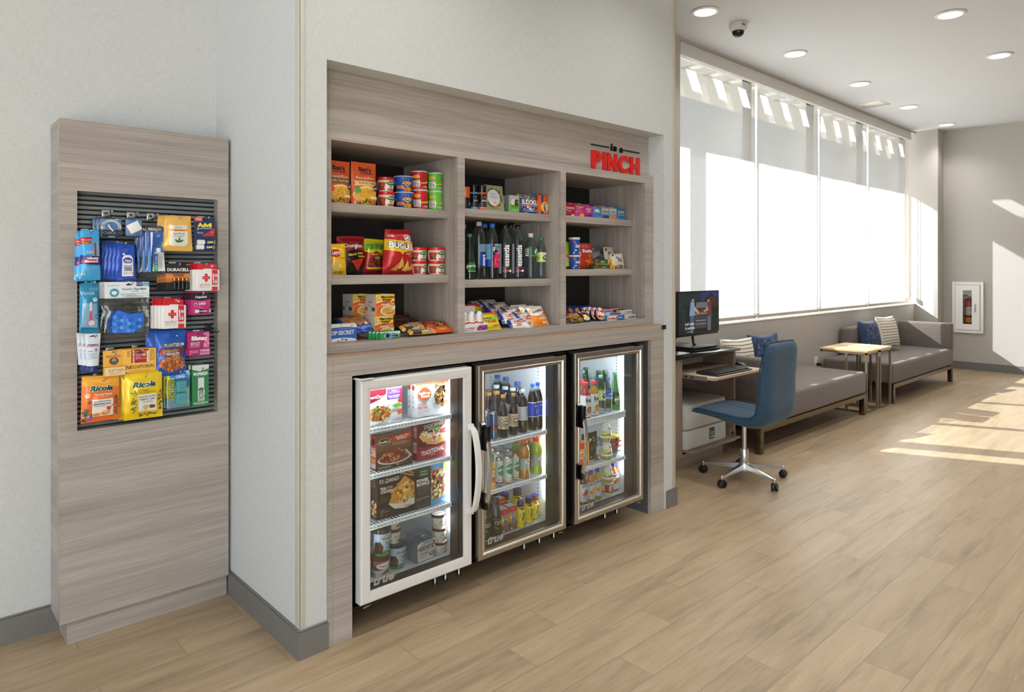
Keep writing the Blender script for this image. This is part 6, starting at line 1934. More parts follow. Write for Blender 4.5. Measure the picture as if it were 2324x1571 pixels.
# ================================================================ middle column
BOTTLE('body_spray', 'orange capped body spray at the left end of the upper middle shelf', 'body spray', 2.037, 2.535, 1.695, 0.0475, 0.1070, [(.02, 0), (.95, 0), (1, .02), (1, .52)], '151214', ('e8601f', .52, 1.0, 1.0), None, (.04, .50, '151214', [('T', 'edge', .70, .45, .17, 'e8e4e0', {'r': 80, 'b': .03, 'sh': .3})], 'g'), 0, None)
def spray(x, y, z, w, h, col, label):
    return BOTTLE('body_spray', label, 'body spray', x, y, z, w, h, [(.02, 0), (.95, 0), (1, .02), (1, .70), (.96, .72)], '17161a', ('1c1a1e', .72, .98, 1.0), None,
        (.01, .71, '17161a', [('R', -.5, .96, 1.5, 1.0, col), ('R', -.5, .90, 1.5, .945, col), ('T', 'AXE', .62, .52, .11, 'c8c6cc', {'b': .05, 'W': .55}), ('E', .64, .72, .14, .07, col), ('E', .67, .72, .10, .05, '17161a'), ('R', .1, .0, 1.2, .17, col), ('R', .1, .19, 1.2, .40, '3a3a40'), ('L', .3, .9, .10, .06, 1, 'e8e8ea')], 'g'), 0, 'black body spray cans')
spray(2.099, 2.545, 1.695, 0.0359, 0.1230, '5aa8d8', 'black body spray can with blue bands')
spray(2.133, 2.525, 1.695, 0.0441, 0.1210, 'e0682a', 'black body spray can with orange bands')
BOX('coloring_book', 'sage green pattern coloring book leaning between the cans and the earbud packs', 'book', 2.213, 2.515, 1.695, 0.1210, 0.1300, 0.010, '8f9a72', [('F', .5, .55, .5, .45, ['96a27a', '87936a', '9aa680'], 60, 2, .10), ('E', .46, .50, .42, .40, '7a6a3a'), ('F', .46, .50, .42, .40, ['b8963a', '8a3a34', '4a5a6a', 'd0b050', '6a4a3a'], 60, 3, .12), ('E', .44, .52, .34, .31, 'e6e6ea'), ('T', 'Magical', .42, .66, .075, '7a7a80', {'b': 0, 'sh': .2, 'w': .42}), ('T', 'Patterns', .45, .55, .075, '7a7a80', {'b': 0, 'sh': .2, 'w': .46}), ('T', 'Color', .46, .44, .03, '8a8a90'), ('R', .40, .30, .58, .33, 'b0484a')], side='d8d4c4', tilt=8)
for i, (nm, lb) in enumerate((('front', 'earbud pack with a green base beside the puzzle book, front one'), ('back', 'earbud pack with a green base, rear one beside the coloring book'))):
    x, y, z, w, h = 2.346, 2.520, 1.695, 0.0760, 0.0880
    BOX('earbud_pack', lb, 'earbuds', x - i * .030, y + i * .045, z, w, h, .035, 'c6c8cc', [('R', .04, .06, .96, .50, '5ab82a'), ('P', [(.1, .46), (.9, .46), (.8, .30), (.2, .30)], '4a9a22'), ('P', [(.16, .45), (.20, .75), (.34, .80), (.48, .72), (.44, .45)], 'f2f2f2'), ('P', [(.5, .45), (.5, .72), (.72, .80), (.84, .70), (.80, .42)], '221c1a'), ('E', .70, .62, .08, .10, 'b88a6a'), ('L', .2, .9, .16, .06, 2, 'e8f4e0'), ('T', 'Earbuds', .6, .13, .05, 'e8f4e0')], side='8a8c90', group='earbud packs')
BOX('puzzle_book', 'colourful sudoku puzzle book on the upper middle shelf', 'book', 2.441, 2.515, 1.695, 0.1340, 0.1000, 0.022, '3a2a6a', [
    ('F', .5, .85, .5, .18, ['e8b02a', '3aa04a', '7a3a9a', '2a7ac0', 'd8423a', '2aa0a0', 'f0d02a'], 46, 3, .35, 1.3), ('F', .5, .28, .5, .14, ['e8a82a', '3a5aa0', '8a3a9a', 'c8322a', 'eeeae0', '2a8a6a'], 40, 4, .4, 1.3), ('F', .06, .5, .06, .4, ['7a3a9a', '2aa06a', '3a5ab0'], 14, 5, .7), ('F', .95, .5, .05, .4, ['8a3a9a', '2a7a6a', '3a4ab0'], 14, 6, .7), ('T', 'SUDOKU', .50, .585, .27, 'fafafa', {'b': .05, 'W': .84, 'o': '2a1a4a', 'ob': .06}), ('T', 'THE ULTIMATE BRAIN CHALLENGE', .5, .40, .06, 'e8e8f0', {'w': .84}), ('R', .12, .09, .90, .19, '2a80d0'), ('T', 'Over 200 fun puzzles', .5, .14, .06, 'd8ecfa', {'w': .66}), ('E', .3, .0, .12, .06, 'f0b02a')], side='d8c060', group=None)
BOX('detergent_box', 'orange laundry detergent box at the right end of the upper middle shelf', 'detergent', 2.544, 2.515, 1.695, 0.0700, 0.1000, 0.05, 'e8621c', [('R', .30, 0, .52, 1, '2a2f7a'), ('E', .66, .40, .40, .27, 'f2b82a'), ('E', .66, .40, .33, .22, 'f6d84a'), ('T', 'Tide', .66, .40, .20, '2a3a9a', {'b': .05, 'r': -72, 'W': .62, 'o': 'ffffff', 'ob': .06}), ('L', .85, .97, .9, .03, 6, '3a2a1a')], side='c8521a', sops=[('L', .2, .8, .8, .1, 6, '5a2a10')])

# middle shelf of the middle column: water bottles
BW = 'water bottles on the middle shelf'
WB = 'dce8ee'
BOTTLE('water_bottle', 'green sparkling water bottle at the left end of the water shelf', 'bottle', 2.060, 2.530, 1.362, 0.0591, 0.2170, DROP, GREENP, ('2f7a48', .93, .44, 1.0), ('2c6a3c', .62), (.16, .44, GREENP, [('E', .56, .42, .36, .40, '2f6a2f'), ('T', 'perrier', .58, .46, .30, 'f0f0ea', {'b': .02, 'W': .66, 'arc': .15}), ('L', .3, .8, .06, .1, 1, 'cfe0cc')], 'g'))
BOTTLE('water_bottle', 'tall clear water bottle with a grey cap and blue panel', 'bottle', 2.123, 2.535, 1.362, 0.0663, 0.2780, [(.02, 0), (.9, 0), (1, .02), (1, .70), (.94, .78), (.78, .86), (.5, .915), (.42, .93)], CLEAR, ('b4b6b8', .93, .42, 1.0), None, (.20, .62, CLEAR, [('P', [(.42, .10), (.75, .06), (.75, .56), (.52, .60), (.42, .66)], '1f3f9c'), ('R', .42, .66, .78, .98, '6a8aa4'), ('T', 'smart', .62, .32, .14, 'f4f6fa', {'r': 90, 'b': .05, 'w': .5})], 'g'))
BOTTLE('water_bottle', 'clear water bottle with a bright blue cap and pink flower label', 'bottle', 2.208, 2.535, 1.362, 0.0675, 0.2730, WATER, CLEAR, ('2460c8', .93, .42, 1.0), None, (.20, .64, CLEAR, [('R', .02, .05, .30, .98, '6ab0dc'), ('R', .08, .05, .14, .98, 'b8dcf0'), ('R', .02, .05, .3, .35, '3a5ac0'), ('R', .48, .90, 1.1, .98, '6ab8dc'), ('T', 'FIJI', .66, .74, .24, 'f4f4f4', {'b': .0, 'W': .46, 'o': '2a3a5a', 'ob': .03}), ('R', .52, .02, 1.1, .56, 'b81c58'), ('F', .66, .30, .22, .20, ['e02a6a', 'd01c5c', 'f0487c'], 16, 3, .5), ('E', .70, .34, .04, .04, 'f0c83a'), ('L', .5, .9, .6, .05, 1, 'd8e4ee')], 'g'))
for xa, lb in (((2.298, 2.540, 1.362, 0.0706, 0.2740), 'large clear water bottle with a black label, left of the pair'), ((2.385, 2.540, 1.362, 0.0692, 0.2760), 'large clear water bottle with a black label, right of the pair')):
    BOTTLE('water_bottle', lb, 'bottle', *xa, WATER, CLEAR, ('141416', .93, .40, 1.0), None, (.10, .64, 'a9b2b8', [('R', .20, 0, .78, 1, '131316'), ('R', -.3, 0, .02, 1, '131316'), ('R', -.5, .185, 1.5, .195, '8a8a90'), ('T', 'essentia', .44, .60, .19, 'f4f4f4', {'r': 90, 'b': .03, 'w': .74}), ('R', .27, .04, .50, .14, 'b01c2a'), ('R', .50, .075, .72, .105, 'f2f2f2'), ('R', .58, .04, .64, .14, 'f2f2f2')], 'g'), group='black labelled water bottles')
BOTTLE('water_bottle', 'clear water bottle with a white sports cap and green label', 'bottle', 2.472, 2.535, 1.362, 0.0669, 0.2340, TALL, CLEAR, ('ecebe8', .91, .40, 1.0), None, (.47, .70, '2a5a3c', [('R', .06, .12, .26, .85, 'e8ece8'), ('L', .08, .24, .76, .1, 6, '2a2a2a', .6), ('E', .80, .52, .24, .34, 'e0e6e2'), ('E', .80, .50, .18, .26, '3a7a4a'), ('T', 'Poland', .80, .60, .16, 'f4f8f4', {'b': .03}), ('T', 'Spring', .80, .42, .14, 'f4f8f4'), ('L', .4, .62, .12, .1, 1, 'b8d0c0')], 'g'))
BOTTLE('water_bottle', 'clear lime water bottle with a green cap, rightmost on the water shelf', 'bottle', 2.550, 2.535, 1.362, 0.0545, 0.2160, SODA, CLEAR, ('2a7a4a', .93, .44, 1.0), None, (.40, .63, 'c8d85a', [('R', -.3, .85, 1.3, 1, 'e8ecd8'), ('E', .66, .46, .30, .36, 'e8ecd8'), ('E', .66, .44, .24, .28, '2f6a3a'), ('T', 'Poland', .66, .52, .15, 'f4f8f4', {'b': .03, 'w': .4}), ('T', 'Spring', .66, .36, .14, 'f4f8f4', {'w': .4}), ('E', .15, .4, .12, .2, '9ab83a')], 'g'))
for (x, y, h, cp, lb) in ((2.075, 2.66, .30, '1f3f8a', 'blue capped water bottle behind the green sparkling bottle'), (2.155, 2.64, .27, '6a8ab0', 'clear water bottle behind the grey capped one'), (2.30, 2.65, .28, '2460c8', 'water bottle with blue cap behind the flower label bottle'), (2.475, 2.64, .29, '141416', 'clear water bottle behind the black labelled pair'), (2.545, 2.64, .215, '2a7a4a', 'green capped water bottle behind the white sports cap')):
    BOTTLE('water_bottle', lb, 'bottle', x - .045, y, 1.362, .072, h, WATER, CLEAR, (cp, .93, .42, 1.0), None, (.3, .6, CLEAR, [('R', -.4, .1, 1.4, .9, '4a6a8a')], 'g'), group='water bottles in the back row')

# bottom of the middle column
m = MB()
t = thing('chocolate_egg_box', 'white tray of chocolate eggs at the left end of the bottom middle bay', 'chocolate', (2.03, 2.430, 1.1218))
m.box(-.085, 0, 0, .060, .10, .040, mat('e9e4e2'), .001, 1)
m.box(-.085, .095, .04, .060, .10, .115, mat('d8d4d4'), .001, 1)
art(m, [('R', .0, .62, 1, .98, 'f2eeea'), ('P', [(0, .7), (.2, 1.0), (.3, .8), (.5, 1.05), (.62, .82), (.8, 1.02), (1, .8), (1, .62), (.5, .7)], 'd8402f'), ('R', .60, .15, .98, .72, '7a3a8a'), ('F', .8, .42, .16, .25, ['5a2a7a', 'a04aa0', 'd85a4a', '3a5ab0'], 16, 3, .3), ('E', .56, .36, .04, .2, '9a5a3a'), ('T', 'Kinder', .34, .50, .22, 'd0342a', {'b': .03}), ('T', 'JOY', .34, .26, .22, 'e87a2a', {'b': .03}), ('L', .05, .25, .4, .2, 2, '4a6ab0')], .145, .04, lambda u, v, o: (u - .0125, -o, v))
m.build('tray', t)
for i in range(3):
    e = thing('chocolate_egg', ['chocolate egg at the left of the white tray', 'chocolate egg in the middle of the white tray', 'chocolate egg at the right of the white tray'][i], 'chocolate egg', (2.03 - .072 + .046 * i, 2.447, 1.1618), 0, 'chocolate eggs')
    prof = [(.012, -.012), (.0195, 0), (.0215, .012), (.0205, .026), (.0165, .040), (.010, .050), (.004, .0545), (.001, .0552)]
    q = MB().lathe(prof, mat('f1eeee', 'g'), 20)
    def ES(u, v, o):
        rr = 0.0215
        for (r0, z0), (r1, z1) in zip(prof[:-1], prof[1:]):
            if z0 <= v <= z1:
                rr = r0 + (r1 - r0) * (v - z0) / (z1 - z0)
        a = u / .0215
        return ((rr + o + .0004) * math.sin(a), -(rr + o + .0004) * math.cos(a), v)
    art(q, [('T', 'Kinder', .62, .58, .12, 'd0342a', {'b': .04, 'w': .5}), ('T', 'JOY', .58, .36, .22, 'e8922a', {'b': .05, 'w': .4}), ('E', .6, .76, .2, .08, '8ac8e0'), ('P', [(0, 0), (1, 0), (1, .1), (.7, .16), (.4, .08), (0, .14)], 'd8402f')], .0215 * pi, .05, ES, 'g', cut=(.006, .006))
    q.build('egg', e, angle=80)
SPK = [('E', .5, .72, .5, .22, 'f0dc1a'), ('R', 0, .0, 1, .72, 'f0dc1a'), ('T', 'SOUR', .44, .62, .10, '161a14', {'b': .06, 'W': .46, 'o': '5ab82a', 'ob': .04}), ('T', 'PATCH', .50, .52, .12, '8ac83a', {'b': .06, 'W': .56, 'o': '161a14', 'ob': .05}), ('T', 'KIDS', .54, .41, .11, 'e8762a', {'b': .06, 'W': .44, 'o': '161a14', 'ob': .05}), ('E', .84, .74, .12, .06, '8ac83a', 20), ('E', .22, .76, .08, .06, 'd8a83a'), ('P', [(.56, .10), (.92, .16), (.92, .26), (.56, .20)], 'e88a9a'), ('T', 'SOFT & CHEWY', .74, .18, .04, 'b8324a', {'r': 6, 'w': .34}), ('L', .08, .45, .10, .03, 2, '8a8a1a'), ('E', .14, .22, .1, .04, 'e8e8d8')]
POUCH('candy_bag', 'yellow sour candy bag with a red top, front one in the bottom middle bay', 'candy', 2.113, 2.440, 1.122, 0.1380, 0.0922, .035, 'd8463a', SPK, tilt=28, seed=40, stand=False, wr=.003, ts=.1)
POUCH('candy_bag', 'red topped candy bag behind the chocolate eggs', 'candy', 2.105, 2.545, 1.1218, .135, .125, .035, 'c23a34', SPK, tilt=20, seed=41, wr=.003, ts=.1)
COM = [('P', [(0, .0), (.12, .0), (.12, 1), (0, 1)], '2a3f9a'), ('F', .06, .5, .05, .45, ['4a62b8', '1f2f7a', 'e8eaf4'], 14, 2, .4), ('E', .26, .82, .16, .08, 'c8863a', 30), ('E', .24, .80, .08, .04, 'e0a85a', 30), ('E', .56, .52, .40, .20, 'f8f6f4', 14), ('T', 'Combos', .57, .55, .19, 'b01c2a', {'b': .05, 'W': .72, 'r': 16, 'sh': .15}), ('P', [(.26, .34), (.5, .32), (.92, .50), (.90, .56), (.55, .40), (.30, .40)], 'b01c2a'), ('L', .5, .85, .40, .03, 1, 'f0d8d8'), ('R', .3, .10, .55, .22, 'd8902f'), ('L', .2, .8, .08, .03, 1, 'a8a8b0')]
GC = 'white pretzel snack bags'
def combo(x, y, z, w, h, tilt, rz, label, sd):
    POUCH('pretzel_bag', label + ' in the bottom middle bay', 'pretzel snack', x, y, z, w, h, .032, 'eeecea', COM, rz=rz, tilt=tilt, seed=sd, wr=.003, group=GC)
x0, y0, z0, w0, h0 = 2.383, 2.432, 1.122, 0.1190, 0.0662
combo(x0, 2.440, 1.1218, w0 * 1.0, .105, 46, 8, 'white pretzel bag leaning in front', 42)
combo(x0 - .028, 2.490, 1.140, w0 * 1.05, .115, 46, 8, 'white pretzel bag second from the front', 43)
combo(x0 - .058, 2.545, 1.162, w0 * 1.05, .115, 48, 6, 'white pretzel bag third from the front', 44)
combo(x0 - .082, 2.605, 1.178, w0 * 1.05, .115, 50, 2, 'white pretzel bag at the top of the heap', 45)
combo(x0 - .075, 2.436, 1.1218, w0 * .95, .075, 55, -14, 'white pretzel bag lying beside the yellow candy', 46)
combo(x0 - .088, 2.482, 1.142, w0 * .95, .085, 50, -10, 'white pretzel bag lying second beside the candy', 47)
combo(x0 - .105, 2.545, 1.160, w0 * .95, .09, 50, -6, 'white pretzel bag behind the yellow candy', 48)
combo(x0 - .150, 2.620, 1.150, w0 * .95, .12, 35, -4, 'white pretzel bag deep behind the candy', 49)
GOF = [('E', .45, .66, .48, .24, 'e8862a', 8), ('E', .45, .67, .43, .20, 'f4efe4', 8), ('T', 'Goldfish', .46, .70, .13, '2a2622', {'b': .03, 'W': .66, 'r': 8, 'o': 'f8f4ea', 'ob': .03}), ('P', [(0, 0), (1, 0), (1, .62), (.7, .44), (.3, .40), (0, .48)], 'ee8a1f'), ('E', .84, .58, .08, .04, '2a2a20'), ('T', 'CHEDDAR', .62, .32, .10, 'f8f0e0', {'b': .03, 'w': .56}), ('R', .52, .08, .86, .18, 'f4c88a'), ('T', 'BAKED', .68, .13, .06, 'ffffff', {'b': .03}), ('E', .86, .12, .08, .1, 'f6b04a')]
x0, y0, z0, w0, h0 = 2.463, 2.445, 1.122, 0.1160, 0.0972
for i, lb in enumerate(('cheddar cracker bag, front one of the row in the bottom middle bay', 'cheddar cracker bag, second of the row in the bottom middle bay', 'cheddar cracker bag, third of the row in the bottom middle bay')):
    POUCH('cracker_bag', 'orange and white ' + lb, 'crackers', x0 - .018 * i, 2.445 + .038 * i, 1.1218 + .004 * i, w0 * 1.02, h0 * 1.16, .032, 'efece6', GOF, tilt=30, rz=4, seed=50 + i, wr=.003, group='cracker bags')
for i, (x, rz) in enumerate(((2.115, 20), (2.165, -15))):
    lying('dark green bar standing at the back of the bottom middle bay, ' + ('left one' if i == 0 else 'right one'), x, 2.66, 1.125, .06, .10, .02, '1f4a2c', [('R', .2, .2, .8, .8, '8a2a2a'), ('L', .3, .7, .6, .1, 2, 'd8d8c8')], rz, tilt=20, seed=60 + i)

# ================================================================ right column
MED = [
    ('b81c28', 'a8182a', [('R', 0, .8, 1, .97, 'a81424'), ('T', 'TYLENOL', .5, .66, .17, 'ffffff', {'b': .04, 'W': .9, 'sh': .1}), ('L', .1, .7, .50, .06, 2, 'f4d8d8', .6), ('T', 'Extra Strength', .45, .36, .07, 'f4e0e0', {'w': .7}), ('R', 0, 0, 1, .12, '8a1420'), ('E', .8, .05, .16, .1, 'f4f0f0')], 'dark red pain reliever box at the left end of the medicine row'),
    ('d03a90', 'c83088', [('T', 'Pepto', .55, .80, .20, 'f2d02a', {'b': .06, 'W': .76, 'o': '7a2a6a', 'ob': .05}), ('T', 'Bismol', .42, .63, .12, 'f0c82a', {'b': .04, 'w': .5}), ('L', .15, .85, .46, .06, 2, 'f4c8e0', .6), ('L', .15, .85, .34, .06, 1, 'f0d02a', .6), ('E', .74, .06, .24, .22, 'f0c42a'), ('T', 'Upset', .74, .12, .08, '7a3a1a')], 'pink box with yellow lettering in the medicine row'),
    ('e02080', 'd01a74', [('E', .5, .68, .36, .13, '7a2a9a'), ('E', .5, .68, .32, .10, 'e8e0f4'), ('T', 'Benadryl', .5, .68, .12, '2a3a9a', {'b': .04, 'w': .54}), ('T', 'ALLERGY', .5, .48, .09, 'ffffff', {'b': .04, 'w': .5}), ('R', .05, .06, .95, .26, '5a2a6a'), ('L', .12, .88, .16, .1, 1, 'e870a8', .5)], 'bright pink allergy box in the medicine row'),
    ('2f80cc', '2a70ba', [('E', .4, .66, .2, .10, 'f4f8fa'), ('E', .58, .68, .18, .11, 'f4f8fa'), ('E', .5, .62, .3, .08, 'f4f8fa'), ('E', .85, .6, .07, .07, 'f0c84a'), ('T', 'Claritin', .5, .53, .15, 'f6f8fa', {'b': .04, 'W': .68, 'o': '2f80cc'}), ('L', .15, .8, .34, .06, 1, 'd8ecf8'), ('L', .2, .7, .22, .05, 2, 'c86a8a'), ('L', .6, .95, .08, .05, 1, 'f0f0f0'), ('E', .16, .84, .06, .06, 'e8f4fa')], 'sky blue allergy box with white clouds in the medicine row'),
    ('a4aba4', '8a928c', [('T', 'NyQuil', .5, .80, .19, 'f6f8f4', {'b': .05, 'W': .84, 'o': '5a665a', 'ob': .05}), ('E', .5, .60, .14, .06, '2f5a4a'), ('T', 'Severe', .5, .52, .10, 'e8ece8', {'b': .04, 'w': .6}), ('R', 0, .34, 1, .40, '3a9ae0'), ('R', .05, .02, .95, .30, '2a3f80'), ('L', .12, .88, .22, .07, 2, '6a8ac8')], 'silver and navy cold medicine box in the medicine row'),
    ('aab0a8', '90968e', [('T', 'DayQuil', .5, .80, .19, 'f6f8f4', {'b': .05, 'W': .88, 'o': '5a665a', 'ob': .05}), ('E', .5, .60, .14, .06, '2f6a4a'), ('T', 'Severe', .5, .52, .10, 'e8ece8', {'b': .04, 'w': .6}), ('R', 0, .34, 1, .40, '3a9ae0'), ('R', .05, .02, .95, .30, 'e07a3a'), ('L', .12, .88, .22, .07, 2, 'f0b890')], 'silver and orange cold medicine box in the medicine row'),
    ('1f70b8', '1a5ea0', [('E', .55, .78, .32, .06, '2f90d8'), ('T', 'ALEVE', .5, .68, .20, 'f4d43a', {'b': .05, 'W': .78, 'o': '123a70', 'ob': .05}), ('L', .18, .9, .46, .06, 2, 'e0ecf6', .6), ('E', .18, .14, .08, .07, '6aa8dc')], 'blue pain reliever box at the right end of the medicine row')]
BXS = [(2.766, 2.530, 1.702, 0.0810, 0.0660), (2.846, 2.530, 1.702, 0.0780, 0.0650), (2.922, 2.530, 1.702, 0.0720, 0.0660), (2.994, 2.530, 1.702, 0.0710, 0.0650), (3.069, 2.530, 1.702, 0.0690, 0.0640), (3.140, 2.530, 1.702, 0.0680, 0.0650), (3.212, 2.530, 1.702, 0.0750, 0.0660)]
BC = ['a81c28', 'b8288a', 'c01870', '2a78c4', '2a2f70', 'e0762a', '1f70c0']
for (bd, sd, ops, lb), q, bc in zip(MED, BXS, BC):
    BOX('medicine_box', lb, 'medicine', *q, .045, bd, ops, side=sd, group='medicine boxes')
    BOX('medicine_box', lb.replace('medicine row', 'back row of medicine'), 'medicine', q[0] - .012, q[1] + .075, q[2], q[3], q[4] * 1.28, .04, bc, [('R', .55, .86, .95, .97, 'd8a8b8'), ('L', .1, .5, .9, .06, 1, 'f0e0e4')], side=bc, group='medicine boxes in the back row')

# middle shelf of the right column
POUCH('snack_bag', 'lime green snack bag at the left end of the cookie shelf', 'snack bag', 2.788, 2.580, 1.410, 0.0550, 0.1500, .04, 'b8cc3a', [('T', 'Cheez', .6, .5, .12, 'c8242a', {'b': .05}), ('T', 'Crunch', .6, .35, .12, 'e8e8f4', {'b': .05, 'o': '3a4ab0'}), ('R', 0, 0, 1, .1, '5a2a3a')], seed=70, stand=True)
def oreo(x, y, z, w, h, label):
    return CUP('cookie_cup', label, 'cookie cup', x, y, z, w, h, .86, '1f4fb0', [('E', .42, .62, .05, .05, 'f4f4f4'), ('P', [(.2, .92), (.26, .94), (.44, .72), (.40, .70)], '8a9ad8'), ('P', [(.60, .80), (.70, .80), (.66, .70)], 'f4f6fa'), ('E', .22, .88, .08, .08, 'a83a5a'), ('T', 'OREO', .66, .56, .20, 'f6f8fc', {'b': .06, 'W': .62, 'o': '123a8a', 'ob': .05}), ('T', 'mini', .72, .38, .12, 'f0d23a', {'b': .05, 'sh': .3, 'r': 14}), ('E', .38, .28, .14, .09, '14161e'), ('E', .38, .30, .09, .05, 'e8e8ec'), ('R', .55, .08, .85, .34, '2a7ad8'), ('E', .26, .14, .05, .06, 'd8e0f4'), ('L', .5, .9, .12, .08, 1, 'c8d4f0')], 'e6e6ea', .13, 'blue cookie cups', 10, 1.10)
oreo(2.825, 2.550, 1.410, 0.0668, 0.0780, 'blue cookie cup under another one on the cookie shelf')
oreo(2.825, 2.550, 1.489, 0.0652, 0.0970, 'blue cookie cup stacked on top on the cookie shelf')
POUCH('crisp_bag', 'red tortilla chip bag behind the blue cookie cups', 'crisp bag', 2.939, 2.570, 1.410, 0.1210, 0.1460, .05, 'b8341c', [('R', 0, .68, 1, 1, 'a02418'), ('T', 'Doritos', .52, .70, .13, 'f6f2ee', {'b': .05, 'W': .76, 'o': '2a0c08', 'ob': .06}), ('P', [(.46, .58), (.56, .50), (.66, .58), (.56, .46)], 'f0c83a'), ('P', [(.28, .34), (.72, .42), (.56, .08)], 'd8722a'), ('F', .54, .28, .14, .09, ['e88a3a', 'c05a1f', 'f0a04a'], 16, 3, .2), ('P', [(.70, .30), (.95, .36), (.88, .10)], 'd06a28')], seed=71, wr=.006)
BOTTLE('nut_can', 'small red and white can behind the red chip bag', 'can', 3.188, 2.735, 1.470, 0.0312, 0.0670, [(.02, 0), (1, 0), (1, .97), (.9, 1)], 'd8d2d0', None, None, (.1, .8, 'b8383a', [('T', 'NUTS', .5, .5, .3, 'f0e8e4', {'b': .04})], 'c'), part='can')
_c = 3.188, 2.735, 1.470, 0.0312, 0.0670
BOX('snack_carton', 'dim carton the small red and white can stands on', 'carton', _c[0], 2.703, 1.410, .07, .064, .0598, '4a2a24', [('L', .1, .9, .7, .2, 3, '8a5a4a')])
for i, (q, c_) in enumerate((((3.064, 2.585, 1.410, 0.0650, 0.1150), '6a6e6c'), ((3.174, 2.660, 1.410, 0.0680, 0.1160), '5a5e5e'), ((3.155, 2.615, 1.410, 0.0710, 0.1040), '4f5354'))):
    POUCH('foil_pouch', 'grey foil pouch behind the green granola boxes, ' + ('left', 'middle', 'right')[i] + ' of three', 'snack pouch', q[0], q[1], q[2], q[3], q[4], .03, c_, [('P', [(0, .3), (1, .55), (1, .75), (0, .5)], '2a2c2e'), ('L', .2, .8, .4, .06, 2, 'a8aaa8')], tilt=14, rz=-18 + 16 * i, seed=72 + i, wr=.004, group='grey foil pouches')
def gran(x, y, z, w, h, label):
    return BOX('granola_box', label, 'granola bars', x, y, z, w, h, .035, '1f5a34', [('R', .76, 0, 1, 1, 'e8a42a'), ('E', .16, .62, .07, .25, 'b8383a'), ('T', 'oats', .46, .52, .40, 'd8c84a', {'b': .03, 'w': .3}), ('L', .52, .72, .5, .2, 1, 'b8d0b0'), ('R', .06, .0, .72, .12, 'e0b878'), ('T', '6', .88, .6, .4, 'b86a1a'), ('L', .8, .96, .3, .15, 2, '8a4a1a')], top='d8b06a', side='1a4a2c', group='green granola boxes')
gran(3.060, 2.530, 1.410, 0.1980, 0.0220, 'green granola box underneath, on the cookie shelf')
gran(3.067, 2.545, 1.437, 0.1630, 0.0300, 'green granola box on top, on the cookie shelf')
for i, (q, lb) in enumerate((((3.200, 2.545, 1.410, 0.1110, 0.0930), 'beige cookie pouch in front at the right end of the cookie shelf'), ((3.220, 2.615, 1.410, 0.1050, 0.1330), 'beige cookie pouch behind, near the right end of the cookie shelf'))):
    POUCH('cookie_pouch', lb, 'cookies', *q, .045, 'd8ceb4', [('P', [(.04, .86), (.2, .97), (.26, .93), (.06, .78)], '2a2c34'), ('T', 'Famous', .50, .66, .12, '2f4f8a', {'b': .04, 'w': .6, 'r': -4}), ('T', 'Amos', .52, .52, .14, '2f4f8a', {'b': .05, 'w': .46, 'r': -4}), ('E', .36, .74, .12, .03, '4a6a9a'), ('F', .55, .12, .42, .12, ['8a5a34', 'a87a4a', '6a4226', '5a3820'], 34, 3, .25, 1.1), ('L', .2, .8, .38, .04, 1, '8a8a8a')], tilt=8, rz=(-6, 4)[i], seed=76 + i, tw=.92, bw=1.04, wr=.004, fin='c', group='beige cookie pouches')

# bottom of the right column
CB = 'candy bars in the bottom right bay'
lying('gold wrapped candy bar at the front left of the bottom right bay', 2.735, 2.440, 1.130, .105, .034, .02, '8a6a2a', [('R', .1, .1, .5, .9, '2a2018'), ('F', .6, .5, .3, .4, ['c8a04a', '4a3a1a', 'e8c87a'], 20, 3, .25), ('T', 'TWIX', .3, .5, .4, 'e8c02a', {'b': .04})], 5, group=CB, seed=80)
lying('tan candy bar above the gold one in the bottom right bay', 2.735, 2.475, 1.150, .11, .034, .02, 'b8864a', [('R', 0, .1, .22, .9, '8a2018'), ('F', .6, .5, .3, .3, ['d8b078', '8a5a2a'], 14, 4, .3)], -2, group=CB, seed=81)
lying('maroon candy bar behind the tan one in the bottom right bay', 2.725, 2.52, 1.158, .12, .04, .02, '4a1a1c', [('L', .1, .9, .6, .25, 2, 'b8484a', .6), ('R', .1, .2, .6, .3, 'c8343a')], 3, group=CB, seed=82)
lying('dark candy bar deep behind the maroon one in the bottom right bay', 2.735, 2.60, 1.168, .14, .05, .02, '2a1c1c', [('L', .2, .8, .6, .25, 2, '6a3a3a')], 0, group=CB, seed=83)
POUCH('candy_bag', 'brown candy coated chocolate pack leaning in the bottom right bay', 'candy', 2.828, 2.462, 1.124, .060, .085, .022, '2a1a16', [('R', .05, .70, .95, .94, 'eeeae4'), ('T', 'M&M', .5, .82, .18, '1c1412', {'b': .06, 'w': .8}), ('E', .50, .38, .22, .14, 'f0c42a'), ('E', .20, .56, .14, .10, 'c8242a'), ('E', .80, .30, .14, .10, '4aa03a'), ('E', .55, .16, .3, .10, 'f0ece6'), ('T', 'milk', .55, .16, .08, '3a1a10')], tilt=48, rz=-24, seed=84)
